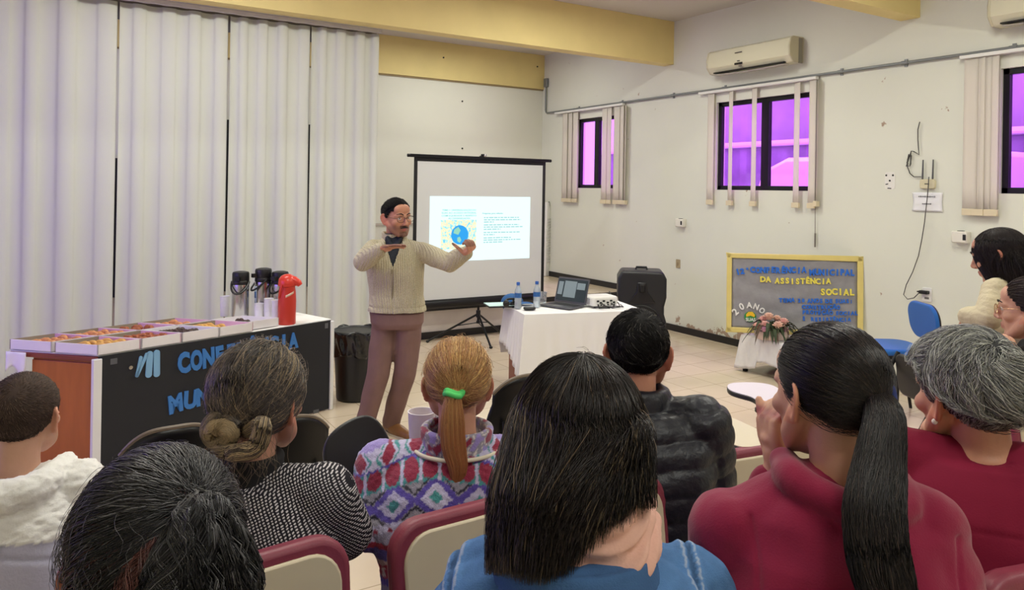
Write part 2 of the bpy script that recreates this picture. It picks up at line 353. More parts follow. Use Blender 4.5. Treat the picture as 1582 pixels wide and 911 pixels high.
tag(mb.build('curtain_header', mat('header_fabric', (120, 116, 116), 0.9), solid=0.003), 'grey gathered header band along the curtain tops', 'curtain header')  # shadow at the curtain tops is painted as the header's dark grey

# ---------------------------------------------------------------- things on the right wall
def wall_frame(y, z, off=0.0):     # local x = along the wall to the right (-Y), y = up, z = out of the wall
    return Matrix(((0, 0, -1, XR-off), (-1, 0, 0, y), (0, 1, 0, z), (0, 0, 0, 1)))
cz = 2.955
mb = MB().tube([(XR-0.026, 9.77, 3.46), (XR-0.026, 9.77, cz+0.05), (XR-0.026, 9.755, cz+0.015), (XR-0.026, 9.72, cz), (XR-0.026, -2.5, cz)], 0.014, 12)
cdt = thing('conduit', 'grey cable conduit running along the right wall above the windows', 'pipe', (0, 0, 0))
mb.build('pipe', M_GREY, cdt)
for y in (8.9, 7.9, 6.9, 6.05, 4.55, 3.9, 3.0, 2.0): mb = MB().cyl((XR-0.026, y-0.03, cz), (XR-0.026, y+0.03, cz), 0.018, n=12).box((XR-0.0065, y, cz), (0.009, 0.03, 0.07)); mb.build('clamp', M_GREY, cdt)
MB().box((XR-0.026, 9.77, 3.44), (0.044, 0.09, 0.14)).build('junction_box', M_GREY, cdt, bevel=0.008)

def slat_mat(): 
    m = bpy.data.materials.new('blind_fabric'); m.use_nodes = True; nt = m.node_tree; N = nt.nodes; L = nt.links; b = N['Principled BSDF']
    b.inputs['Base Color'].default_value = (*lin((246, 240, 228)), 1); b.inputs['Roughness'].default_value = 0.8
    t = N.new('ShaderNodeBsdfTranslucent'); t.inputs[0].default_value = (0.85, 0.78, 0.75, 1); x = N.new('ShaderNodeMixShader'); x.inputs[0].default_value = 0.35
    L.new(b.outputs[0], x.inputs[1]); L.new(t.outputs[0], x.inputs[2]); L.new(x.outputs[0], N['Material Output'].inputs[0]); return m
M_SLAT = slat_mat(); M_SLATW = mat('slat_weight_cream', (222, 208, 176), 0.6)
def blind(label, ya, yb, zb, slats, rail=True):
    y0 = (ya+yb)/2; w = thing('vertical_blind', label, 'blind', (XR-0.045, y0, zb))
    MB().box((0, 0, 2.925-zb), (0.05, ya-yb, 0.03)).box((0.03, 0, 2.93-zb), (0.03, 0.05, 0.02)).build('head_rail', M_WHITE, w, bevel=0.004)
    for px, wd, zz, rot in slats:
        y = on_x(px, 250, XR-0.045).y-y0; H = 2.908-zz
        c, s = math.cos(rot)*wd/2, math.sin(rot)*wd/2
        mb = MB().grid(lambda u, v: ((u-0.5)*2*s+0.004*math.sin(PI*u), y+(u-0.5)*2*c, zz-zb+H*v), 4, 6)
        sl = mb.build('slat', M_SLAT, w, solid=0.0012)
        MB().box((0, y, zz-zb+0.025), (0.014+abs(2*s)*0.9, 2*abs(c)+0.004, 0.055)).build('slat_weight', M_SLATW, sl, bevel=0.003)
    return w
blind('vertical blind of the small window, its slats drawn to both sides', 9.46, 7.83, 1.56, [(872, .125, 1.56, 0), (880, .125, 1.56, .15), (888, .125, 1.56, 0), (933, .125, 1.56, .1), (940, .11, 1.56, 0), (952, .125, 1.56, 0), (959, .125, 1.56, .2), (965, .09, 1.56, .5)])
b2 = blind('vertical blind with five spread slats over the two pane window', 6.42, 4.80, 1.585, [(1097, .10, 1.60, 0), (1128, .082, 1.60, .3), (1164, .082, 1.60, .2), (1230, .085, 1.60, .2), (1254, .085, 1.60, .1), (1262, .06, 1.62, .9)])
cy = on_x(1258, 300, XR-0.05).y-b2.location.y
MB().tube([(0.0, cy, 1.30), (0.004, cy-0.005, 0.6), (0.01, cy, 0.16), (0.02, cy, -0.36)], 0.0035, 6).cyl((0.02, cy, -0.38), (0.02, cy, -0.24), 0.008, n=8).build('cord', mat('cord_grey', (120, 112, 104), 0.6), b2)
blind('vertical blind stacked beside the window at the right edge', 3.40, 1.75, 1.59, [(1498, .11, 1.59, 0), (1512, .09, 1.59, .2), (1521, .09, 1.59, 0), (1532, .10, 1.59, .15)])

def air_con(label, pxl, pxr, ztop, zbot, brand=True):
    X = XR-0.22; yl = on_x(pxl, 90, X).y; yr = on_x(pxr, 90, X).y if pxr else yl-1.05
    L_ = yl-yr; H = ztop-zbot
    w = thing('air_conditioner', label, 'air conditioner', (XR, (yl+yr)/2, zbot))
    prof = [(0, 0.02), (0.0, H), (-0.15, H), (-0.19, H-0.02), (-0.215, H*0.62), (-0.21, H*0.3), (-0.185, 0.06), (-0.15, 0.02)]
    P = Matrix(((1, 0, 0, 0), (0, 0, 1, -L_/2), (0, 1, 0, 0), (0, 0, 0, 1)))
    MB().prism(prof, L_, P).build('body', mat('air_con_plastic', (222, 218, 192), 0.35), w, bevel=0.012, seg=3)
    for s in (-1, 1):
        MB().prism([(x*1.02-0.002, z*1.0) for x, z in prof], 0.025, Matrix(((1, 0, 0, 0), (0, 0, 1, s*(L_/2+0.002)-0.0125), (0, 1, 0, 0), (0, 0, 0, 1)))).build('side_cap', mat('air_con_side', (206, 200, 172), 0.4), w, bevel=0.008)
    MB().box((-0.155, 0, 0.028), (0.075, L_*0.86, 0.012), Matrix.Rotation(0.0, 4, 'Y')).build('air_outlet', M_BLK, w)
    MB().grid(lambda u, v: (-0.19+0.10*v, (u-0.5)*L_*0.84, 0.008-0.012*math.sin(PI*u)+0.006*v), 16, 3).build('louvre', mat('air_con_louvre', (202, 198, 186), 0.4), w, solid=0.004)
    if brand:
        MB().box((-0.214, 0.10, H*0.30), (0.006, 0.11, 0.022)).build('display', M_BLK, w)
        MB().box((-0.2185, 0.10, H*0.72), (0.002, 0.10, 0.012)).box((-0.214, 0.10, H*0.40), (0.004, 0.035, 0.012)).box((-0.208, 0.08, H*0.20), (0.008, 0.04, 0.01)).build('badge', mat('badge_grey', (104, 100, 90), 0.4), w)
    MB().box((-0.05, -L_/2-0.014, H*0.5), (0.06, 0.008, H*0.9)).build('rear_cover', mat('air_con_rear', (150, 146, 134), 0.5), w)
    return w
air_con('white split air conditioner above the two pane window', 1092, 1218, 3.375, 3.085)
air_con('white split air conditioner cut by the upper right picture corner', 1526, None, 3.40, 3.105)
# router, notice, cables, plates
p = on_x(1432, 284, XR-0.03)
rt_ = thing('router', 'cream wireless router with two upright antennas on the right wall', 'router', (XR, p.y, p.z))
MB().prism(rrect(0.135, 0.085, 0.02), 0.03, wall_frame(0, 0, XR)).build('casing', M_CREAMP, rt_, bevel=0.006)
for s, h in ((-0.045, 0.165), (0.045, 0.165)):
    MB().tube([(-0.02, -s, 0.035), (-0.022, -s, 0.05), (-0.022, -s-0.003, 0.05+h)], [0.006, 0.008, 0.0055], 10).build('antenna', mat('antenna_grey', (92, 92, 94), 0.5), rt_)
MB().box((-0.031, 0.0, 0.0), (0.003, 0.04, 0.01)).build('badge', mat('badge_grey', (104, 100, 90), 0.4), rt_)
a, b_ = on_x(1410, 297, XR-0.004), on_x(1457, 327, XR-0.004)
nt_ = thing('paper_notice', 'curling white printed paper sheet taped under the router', 'notice', (XR-0.003, (a.y+b_.y)/2, (a.z+b_.z)/2))
hw, hh = (a.y-b_.y)/2, (a.z-b_.z)/2
MB().grid(lambda u, v: (-0.004-0.012*math.sin(PI*u)*(1-abs(2*v-1))-0.006*abs(2*v-1)**3, (0.5-u)*2*hw*(0.93+0.07*abs(2*v-1)), (v-0.5)*2*hh), 10, 10).build('sheet', mat('paper_white', (236, 236, 238), 0.7), nt_, solid=0.0006)
mb = MB()
for zz, w_ in ((0.047, 0.16), (-0.018, 0.095)):
    n_ = int(w_/0.014)
    for k in range(n_): mb.box((-0.0165, (k-(n_-1)/2)*0.014, zz), (0.001, 0.009, 0.009 if k % 3 else 0.012))
mb.build('lettering', mat('ink_grey', (92, 92, 100), 0.6), nt_)
def wall_cable(name, label, pxs, r, m, off=0.012):
    return tag(MB().tube([tuple(on_x(x, y, XR-off)) for x, y in pxs], r, 6).build(name, m), label, 'cable')
M_CAB = mat('cable_dark', (70, 68, 66), 0.6)
wall_cable('network_cable', 'dark tangled network cable dropping from a hole to the router', [(1421, 188), (1418, 200), (1418, 215), (1419, 230), (1420, 239), (1412, 234), (1408, 233), (1404, 245), (1400, 257), (1406, 256), (1408, 240), (1404, 238), (1401, 252), (1407, 254), (1407, 236), (1402, 246), (1402, 258), (1406, 268), (1412, 273), (1423, 273)], 0.0045, M_CAB, 0.02)
wall_cable('power_cable', 'thin power cable from the router down to the socket', [(1435, 273), (1434, 290), (1432, 310), (1428, 345), (1424, 370), (1419, 395), (1410, 420), (1400, 440), (1396, 455), (1402, 462), (1412, 460), (1420, 452), (1427, 449)], 0.004, M_CAB, 0.045)
p = on_x(1433, 455, XR)
sk = thing('wall_socket', 'white wall socket with a black plug on the right wall', 'socket', (XR, p.y, p.z))
MB().prism(rrect(0.085, 0.125, 0.012), 0.012, wall_frame(0, 0, XR)).build('plate', M_WHITE, sk, bevel=0.003)
MB().box((-0.035, 0.012, 0.022), (0.05, 0.075, 0.03)).cyl((-0.04, 0.04, 0.022), (-0.04, 0.075, 0.022), 0.011, 0.006).build('plug', M_BLK, sk, bevel=0.006)
MB().box((-0.0125, 0, -0.03), (0.002, 0.04, 0.018)).build('socket_holes', mat('socket_grey', (120, 118, 116), 0.5), sk)
for px, py, lb in ((1485, 366, 'white wall alarm box with a dark slot beneath the stacked blind'), (1052, 344, 'white wall alarm box with a dark slot left of the notice board')):
    p = on_x(px, py, XR-0.03); w = thing('alarm_box', lb, 'alarm box', (XR, p.y, p.z))
    MB().box((-0.035, 0, 0), (0.07, 0.13, 0.10)).build('casing', mat('alarm_plastic', (230, 226, 214), 0.4), w, bevel=0.01)
    MB().box((-0.071, -0.045, 0), (0.004, 0.026, 0.048)).build('slot', M_BLK, w, bevel=0.002)
    MB().box((-0.035, 0, 0.052), (0.03, 0.05, 0.006)).build('top_button', M_BLK, w, bevel=0.002)
p = on_x(1048, 407, XR); w = thing('switch_plate', 'beige switch plate on the wall above the loudspeaker', 'switch plate', (XR, p.y, p.z))
MB().prism(rrect(0.07, 0.105, 0.008), 0.01, wall_frame(0, 0, XR)).build('plate', mat('plate_beige', (168, 152, 118), 0.5), w, bevel=0.002)
MB().box((-0.0125, 0, 0), (0.006, 0.022, 0.045)).build('rocker', mat('rocker_beige', (150, 134, 104), 0.5), w, bevel=0.002)
p = on_x(1375, 279, XR); w = thing('wall_plate', 'patch of filled screw holes left of the router', 'wall patch', (XR, p.y, p.z))
MB().prism(rrect(0.10, 0.16, 0.02), 0.003, wall_frame(0, 0, XR)).build('filler_patch', mat('filler_white', (232, 230, 222), 0.8), w)
mb = MB()
for dy, dz in ((0.035, 0.05), (-0.03, 0.05), (0.0, 0.0)): mb.cyl((-0.002, dy, dz), (-0.006, dy, dz), 0.009, n=10)
mb.tube([(-0.004, 0.04, -0.035), (-0.004, 0.015, -0.03)], 0.004, 6).tube([(-0.004, 0.02, -0.07), (-0.004, -0.015, -0.072)], 0.004, 6)
mb.build('screw_hole', M_BLK, w)
mb = MB()
for x, y in ((685, 89), (716, 156), (716, 229), (830, 103)):
    q = on_y(x, y, YB-0.042); tag(MB().cyl((q.x, YB-0.041 if y < 140 else YB-0.001, q.z), (q.x, YB-0.052 if y < 140 else YB-0.012, q.z), 0.012, n=10).build('wall_bolt', M_BLKM), {685: 'dark bolt left in the yellow band', 716: 'small dark screw in the rear wall above the screen' if y < 200 else 'small dark screw in the rear wall just over the screen rail', 830: 'dark bolt at the right end of the yellow band'}[x], 'bolt')
# ================================================================== FRONT OF THE ROOM
# ---- projection screen on its tripod
SY = 7.40
tl, tr = on_y(632, 238, SY), on_y(848, 250, SY); bl, br = on_y(638, 470, SY), on_y(838, 457, SY)
sx0, sx1 = on_y(639, 300, SY).x, on_y(842, 300, SY).x; zt, zb_ = (tl.z+tr.z)/2, (bl.z+br.z)/2
scx = (sx0+sx1)/2
scr = thing('projection_screen', 'tripod projection screen showing a bright slide', 'projection screen', (scx, SY, 0))
hw = (sx1-sx0)/2
MB().box((0, 0, (zt+zb_)/2), (2*hw-0.07, 0.004, zt-zb_)).build('screen_fabric', mat('screen_white', (214, 216, 214), 0.6), scr)
MB().box((-hw+0.02, 0, (zt+zb_)/2), (0.04, 0.006, zt-zb_)).box((hw-0.02, 0, (zt+zb_)/2), (0.04, 0.006, zt-zb_)).build('screen_border', M_BLK, scr)
MB().box((0, 0, zt), (2*hw+0.10, 0.04, 0.035)).cyl((-hw-0.05, 0, zt), (-hw-0.08, 0, zt), 0.018).cyl((hw+0.05, 0, zt), (hw+0.08, 0, zt), 0.018).box((0, 0, zt-0.035), (2*hw, 0.008, 0.05)).build('top_rail', M_BLKM, scr, bevel=0.004)
MB().tube([(-hw-0.02, 0.01, zb_-0.01), (hw+0.02, 0.01, zb_-0.01)], 0.052, 16).build('roller_case', M_BLKM, scr)
hx = on_y(746, 240, SY).x-scx
MB().box((hx, -0.005, zt+0.03), (0.05, 0.03, 0.035)).build('hook', M_BLKM, scr, bevel=0.008)
MB().ell((hx+0.02, -0.02, zt+0.03), (0.018, 0.01, 0.018)).build('hook_knob', M_STEEL, scr)
MB().tube([(0.0, 0.06, 0.22), (0.0, 0.06, zt+0.03)], 0.014, 12).box((0, 0.04, zt+0.01), (0.03, 0.06, 0.03)).box((0, 0.05, zb_), (0.04, 0.05, 0.06)).build('pole', M_BLKM, scr)
for fx, fy in ((-0.58, 0.12), (-0.10, -0.48), (0.42, 0.20)):
    mb = MB().tube([(0, 0.06, 0.30), (fx, 0.06+fy, 0.015)], 0.012, 10); mb.tube([(0, 0.06, 0.20), (fx*0.45, 0.06+fy*0.45, 0.30*0.55+0.008)], 0.006, 8)
    lg = mb.build('leg', M_BLKM, scr); MB().ell((fx, 0.06+fy, 0.014), (0.02, 0.02, 0.014)).build('rubber_foot', M_BLK, lg)
MB().cyl((0, 0.06, 0.26), (0, 0.06, 0.34), 0.026).cyl((0, 0.06, 0.19), (0, 0.06, 0.22), 0.022).build('tripod_collar', M_BLK, scr)
# the projected slide: light thrown on the fabric
def slide_co(x, y): q = on_y(x, y, SY-0.004); return q.x-scx, q.z
a, b_ = slide_co(663, 302), slide_co(818, 403); a2, b2_ = slide_co(664, 400), slide_co(819, 305)
X0, X1 = (a[0]+a2[0])/2, (b_[0]+b2_[0])/2; Z1, Z0 = (a[1]+b2_[1])/2, (b_[1]+a2[1])/2
M_SLIDE = mat('slide_light', (10, 12, 12), 0.8, emit=((232, 255, 255), 1.02)); 
MB().box(((X0+X1)/2, -0.004, (Z0+Z1)/2), (X1-X0, 0.002, Z1-Z0)).build('projected_slide', M_SLIDE, scr)
def srect(u0, v0, u1, v1, y=-0.006):   # slide fractions, v from the top
    return ((X0+(X1-X0)*(u0+u1)/2, y, Z1-(Z1-Z0)*(v0+v1)/2), ((X1-X0)*(u1-u0), 0.001, (Z1-Z0)*(v1-v0)))
M_PIC = bpy.data.materials.new('slide_picture_light'); M_PIC.use_nodes = True
def pic_nodes():
    nt = M_PIC.node_tree; N = nt.nodes; L = nt.links; b = N['Principled BSDF']; b.inputs['Base Color'].default_value = (0, 0, 0, 1)
    tc = N.new('ShaderNodeTexCoord'); n = N.new('ShaderNodeTexNoise'); n.inputs['Scale'].default_value = 34; n.inputs['Detail'].default_value = 4; L.new(tc.outputs['Object'], n.inputs['Vector'])
    r = N.new('ShaderNodeValToRGB'); L.new(n.outputs['Fac'], r.inputs[0]); e = r.color_ramp.elements
    e[0].position = 0.3; e[0].color = (0.12, 0.62, 0.95, 1); e[1].position = 0.72; e[1].color = (1, 0.55, 0.35, 1)
    for ps, cl in ((0.42, (0.4, 0.9, 0.9, 1)), (0.5, (0.95, 0.95, 0.75, 1)), (0.56, (1, 0.85, 0.4, 1)), (0.63, (0.95, 0.98, 0.9, 1))):
        q = e.new(ps); q.color = cl
    L.new(r.outputs[0], b.inputs['Emission Color']); b.inputs['Emission Strength'].default_value = 0.95
pic_nodes()
MB().box(*srect(0.105, 0.365, 0.445, 0.82)).build('slide_picture', M_PIC, scr)
gx, gz = X0+(X1-X0)*0.285, Z1-(Z1-Z0)*0.595
M_GLOBE = mat('slide_globe_blue', (0, 0, 0), 0.8, emit=((40, 165, 240), 0.95)); M_GLAND = mat('slide_globe_land', (0, 0, 0), 0.8, emit=((150, 215, 190), 0.95))
gl = MB().lathe([(0.0001, -0.0005), (0.108, -0.0005), (0.108, 0.0005), (0.0001, 0.0005)], 40, Matrix(((1, 0, 0, gx), (0, 0, 1, -0.0075), (0, 1, 0, gz), (0, 0, 0, 1)))).build('slide_globe', M_GLOBE, scr)
MB().prism([(-0.07, 0.06), (-0.02, 0.09), (0.01, 0.05), (-0.02, 0.0), (-0.05, 0.01), (-0.08, 0.02)], 0.001, Matrix(((1, 0, 0, gx), (0, 0, -1, -0.008), (0, 1, 0, gz), (0, 0, 0, 1)))).prism([(-0.03, -0.03), (0.0, -0.02), (0.02, -0.06), (0.0, -0.09), (-0.03, -0.07)], 0.001, Matrix(((1, 0, 0, gx), (0, 0, -1, -0.008), (0, 1, 0, gz), (0, 0, 0, 1)))).build('globe_land', M_GLAND, gl)
M_TXT1 = mat('slide_title_light', (0, 0, 0), 0.8, emit=((118, 212, 208), 0.95)); M_TXT2 = mat('slide_text_light', (0, 0, 0), 0.8, emit=((140, 206, 206), 0.95))
def sm(u, v): return Matrix(((1, 0, 0, X0+(X1-X0)*u), (0, 0, -1, -0.0065), (0, 1, 0, Z1-(Z1-Z0)*v), (0, 0, 0, 1)))
ch_, wf = (Z1-Z0)*0.026, (X1-X0)
text_mesh('slide_title', [(t, sm(0.278, v), ch_, wf*w) for t, v, w in (('TEMA 1: UNIVERSALIZAÇÃO DO', 0.225, .325), ('SUAS AO ACESSO INTEGRAL', 0.268, .335), ('COM EQUIDADE E RESPEITO', 0.311, .335), ('ÀS DIVERSIDADES', 0.354, .21))], M_TXT1, scr, 0.001, 0.012)
text_mesh('slide_text', [('Perguntas para reflexão:', sm(0.61, 0.275), ch_*0.85, wf*0.21)], mat('slide_heading_light', (0, 0, 0), 0.8, emit=((84, 190, 190), 0.95)), scr, 0.001, 0.012)
mb = MB()   # the small print of the slide is unreadable dashes in the photograph
r = np.random.default_rng(3)
for v, u1 in ((0.325, .88), (0.36, .90), (0.395, .62), (0.44, .88), (0.475, .92), (0.51, .69), (0.56, .89), (0.595, .63), (0.645, .80), (0.68, .90), (0.715, .71)):
    u = 0.52
    while u < u1:
        w_ = r.uniform(0.012, 0.05); c, s_ = srect(u, v, min(u+w_, u1), v+0.013, -0.0065); mb.box(c, s_); u += w_+0.008
mb.build('slide_small_print', M_TXT2, scr)

# ---- conference table under a white cloth
TC, TR, TL_, TD, TZ = Vector((3.93, 5.36, 0)), math.radians(-14.5), 1.12, 0.58, 0.70
tb = thing('conference_table', 'brown wooden table under the white cloth before the screen', 'table', TC, TR)
M_TWOOD = mat('dark_red_wood', (132, 62, 44), 0.4, vary=0.2, vscale=4, stretch=(1, 1, 6))
MB().box((0, 0, TZ-0.03), (TL_, TD, 0.03)).build('tabletop', M_TWOOD, tb, bevel=0.004)
for s in (-1, 1): MB().box((s*(TL_/2-0.05), 0, (TZ-0.045)/2), (0.028, TD-0.06, TZ-0.045)).build('side_panel', M_TWOOD, tb, bevel=0.003)
MB().box((0, -TD/2+0.12, 0.42), (TL_-0.12, 0.02, 0.48)).build('modesty_panel', M_TWOOD, tb, bevel=0.003)
M_CLOTH = mat('white_tablecloth', (240, 239, 238), 0.85, spec=0.15, bump=0.08, bscale=14)
def drape(name, hx, hy, ztop, drop, flare, m, parent_loc, rz, label, cat, nseg=48, seed=0, tag_it=True):
    """cloth over a rectangle: drop(a) gives the hem length at perimeter angle parameter"""
    r_ = np.random.default_rng(seed); per = []
    def pt(t):  # perimeter walk, t in 0..4 : front (-y) left->right, right, back, left ; corners rounded a touch
        k = int(t) % 4; f = t-int(t)
        c = [(-hx, -hy), (hx, -hy), (hx, hy), (-hx, hy)]
        a, b = c[k], c[(k+1) % 4]; nrm = [(0, -1), (1, 0), (0, 1), (-1, 0)][k]; pn = [(0, -1), (1, 0), (0, 1), (-1, 0)][k-1]; nn = [(0, -1), (1, 0), (0, 1), (-1, 0)][(k+1) % 4]
        w0 = max(0, 1-f/0.10)*0.5; w1 = max(0, 1-(1-f)/0.10)*0.5
        n = Vector((nrm[0]*(1-w0-w1)+pn[0]*w0+nn[0]*w1, nrm[1]*(1-w0-w1)+pn[1]*w0+nn[1]*w1))
        return Vector((a[0]+(b[0]-a[0])*f, a[1]+(b[1]-a[1])*f)), n.normalized(), max(w0, w1)*2
    N_ = nseg*4; V = 10; mb = MB(); vs = []; fs = []
    for i in range(N_):
        t = i/nseg; p, n, cor = pt(t); D = drop(t)
        for j in range(V+1):
            v = j/V; out = 0.006+flare*v*(0.4+0.6*math.sin(i*0.55+seed)**2)+0.10*flare*0+cor*v*0.05*D/0.5
            e = min(1, v*V/1.0)
            vs.append((p.x+n.x*out*e, p.y+n.y*out*e, ztop+0.006-(D*v if j else 0)))
    for i in range(N_):
        for j in range(V): fs.append((i*(V+1)+j, ((i+1) % N_)*(V+1)+j, ((i+1) % N_)*(V+1)+j+1, i*(V+1)+j+1))
    fs.append(tuple(i*(V+1) for i in range(N_)))
    mb.add(vs, fs); o = mb.build(name, m, None, smooth=50, solid=0.003); o.location = parent_loc; o.rotation_euler = (0, 0, rz)
    return tag(o, label, cat) if tag_it else o
def conf_drop(t):
    k = int(t); f = t-k
    if k == 0: return 0.60-0.0*f
    if k == 1: return 0.55
    if k == 2: return 0.45
    return 0.34+0.30*f**2.2     # left end: short at the rear, a long corner at the front
drape('tablecloth', TL_/2, TD/2, TZ-0.013, conf_drop, 0.035, M_CLOTH, TC, TR, 'white cloth hanging over the conference table', 'tablecloth', seed=2)
def ttop(x, y, dz=0.0):
    q = on_z(x, y, TZ+0.001+dz); return q
# bottles
def bottle(px, py, label):
    q = ttop(px, py); w = thing('water_bottle', label, 'bottle', q, 0, 'water bottles on the conference table')
    MB().lathe([(0.026, 0), (0.031, 0.006), (0.031, 0.05), (0.029, 0.055), (0.031, 0.06), (0.031, 0.145), (0.026, 0.165), (0.016, 0.188), (0.0125, 0.196), (0.0125, 0.208)], 24).build('body', mat('bottle_plastic', (225, 234, 240), 0.12, trans=0.55), w)
    MB().lathe([(0.0318, 0.094), (0.0318, 0.136)], 24).build('paper_label', mat('bottle_label_blue', (52, 104, 170), 0.4, vary=0.3, vscale=60), w)
    MB().lathe([(0.0155, 0.203), (0.0155, 0.226), (0.0135, 0.229)], 20).build('cap', mat('bottle_cap_blue', (36, 92, 176), 0.4), w)
bottle(800, 476, 'water bottle with blue label left of the black wallet')
bottle(829, 474, 'water bottle with blue label nearer the laptop')
def put(name, label, cat, px, py, rz=0.0, dz=0.0): q = ttop(px, py); q.z += dz; return thing(name, label, cat, q, rz)
w = put('document_folder', 'pale green document folder at the left end of the table', 'folder', 776, 472, TR)
MB().box((0, 0, 0.006), (0.30, 0.22, 0.012)).build('cover', M_BLK, w, bevel=0.003)
MB().box((-0.01, 0.005, 0.0135), (0.27, 0.20, 0.003)).build('paper', mat('pale_green_paper', (206, 240, 232), 0.6), w)
w = put('cap', 'blue fabric cap behind the left water bottle', 'cap', 796, 470, TR)
MB().ell((0, 0.10, 0.0), (0.105, 0.10, 0.085), 20, 14).build('crown', mat('cap_blue', (42, 92, 148), 0.8, vary=0.15), w)
MB().grid(lambda u, v: (0.17*(u-0.5)+0.08, 0.02-0.11*v*(1-(2*u-1)**2*0.5), 0.018-0.012*(2*u-1)**2), 10, 5).build('visor', mat('cap_blue', (42, 92, 148), 0.8), w, solid=0.004)
w = put('headset', 'black bundled headset lying on the pale folder', 'headset', 789, 475, 0.3, 0.014)
MB().tube([(-0.07+0.14*t, 0.02*math.sin(7*t), 0.03+0.035*math.sin(PI*t)) for t in [k/14 for k in range(15)]], 0.010, 8).build('headband', M_BLK, w)
for s in (-1, 1): MB().ell((s*0.06, 0.0, 0.028), (0.026, 0.032, 0.032)).build('ear_cup', M_BLK, w)
MB().tube([(0.05*math.cos(k*0.7)+0.02, 0.03*math.sin(k*0.7)-0.02, 0.012+0.001*k) for k in range(22)], 0.004, 6).build('cord', M_BLK, w)
w = put('wallet', 'black rounded wallet in front of the bottles', 'wallet', 818, 478, TR)
MB().prism(rrect(0.105, 0.075, 0.03), 0.022).build('body', M_BLK, w, bevel=0.008, seg=3)
w = put('drinking_glass', 'short clear drinking glass behind the right water bottle', 'glass', 839, 467)
MB().lathe([(0.030, 0), (0.034, 0.09), (0.036, 0.098), (0.033, 0.098), (0.028, 0.006), (0.001, 0.006)], 24).build('body', mat('clear_glass', (230, 232, 236), 0.04, trans=0.9), w)
# laptop
lp = put('laptop', 'open dark grey laptop on the white cloth', 'laptop', 868, 473, math.radians(-70))
M_LAP = mat('laptop_grey', (92, 92, 98), 0.35, metal=0.5)
MB().prism(rrect(0.34, 0.235, 0.012), 0.014).build('base', M_LAP, lp, bevel=0.003)
MB().box((0, 0.035, 0.0145), (0.29, 0.105, 0.002)).build('keyboard', mat('key_black', (26, 26, 30), 0.5), lp)
MB().box((0, -0.065, 0.0145), (0.10, 0.06, 0.001)).build('touchpad', mat('touchpad_grey', (120, 120, 124), 0.4), lp)
R_ = Matrix.Translation((0, 0.118, 0.012)) @ Matrix.Rotation(math.radians(108-90), 4, 'X').inverted()
lid = MB().prism(rrect(0.34, 0.235, 0.012), 0.007, R_ @ Matrix(((1, 0, 0, 0), (0, 0, 1, 0), (0, 1, 0, 0.12), (0, 0, 0, 1)))).build('lid', M_LAP, lp, bevel=0.002)
MB().box((0, -0.001, 0.122), (0.315, 0.002, 0.20), R_).build('display', mat('laptop_display', (30, 36, 40), 0.25, emit=((44, 54, 58), 0.6)), lid)
MB().box((-0.125, -0.003, 0.135), (0.05, 0.002, 0.12), R_).box((-0.02, -0.003, 0.130), (0.13, 0.002, 0.15), R_).box((0.095, -0.003, 0.165), (0.085, 0.002, 0.06), R_).build('display_windows', mat('laptop_window', (90, 100, 104), 0.3, emit=((126, 138, 142), 0.6)), lid)
# projector
pr = put('projector', 'white desktop projector with cables plugged in beside the laptop', 'projector', 929, 473, math.radians(-8))
MB().prism(rrect(0.27, 0.21, 0.035), 0.085, Matrix.Translation((0, 0.03, 0.012))).build('casing', M_WHITE, pr, bevel=0.02, seg=4)
mb = MB()
for k, x in enumerate((-0.08, -0.05, -0.02, 0.02, 0.055, 0.085)): mb.box((x, -0.077, 0.045 if k % 2 else 0.06), (0.022, 0.006, 0.014)); mb.box((x+0.004, -0.077, 0.026), (0.014, 0.006, 0.010))
mb.build('ports', M_BLK, pr)
mb = MB()
for k in range(7): mb.box((-0.136, -0.02+0.018*k, 0.055), (0.004, 0.008, 0.05))
mb.build('vent', mat('vent_grey', (150, 148, 150), 0.5), pr)
MB().cyl((0.06, 0.135, 0.055), (0.06, 0.15, 0.055), 0.034, n=24).build('lens', mat('lens_black', (16, 16, 22), 0.1), pr)
MB().tube([(-0.05, -0.08, 0.045), (-0.05, -0.14, 0.03), (0.02, -0.16, 0.008), (0.12, -0.12, 0.008), (0.17, -0.02, 0.02), (0.16, 0.08, 0.06), (0.20, 0.2, 0.1)], 0.005, 8).tube([(0.055, -0.08, 0.04), (0.06, -0.13, 0.02), (0.15, -0.13, 0.008), (0.2, 0.0, 0.008)], 0.0045, 8).tube([(-0.08, -0.08, 0.03), (-0.1, -0.13, 0.01), (0.0, -0.15, 0.008)], 0.006, 8).build('cable', M_BLK, pr)
for x, y in ((-0.1, -0.05), (0.1, -0.05), (-0.1, 0.11), (0.1, 0.11)): MB().cyl((x, y, 0), (x, y, 0.014), 0.01, n=10).build('foot', M_BLK, pr)

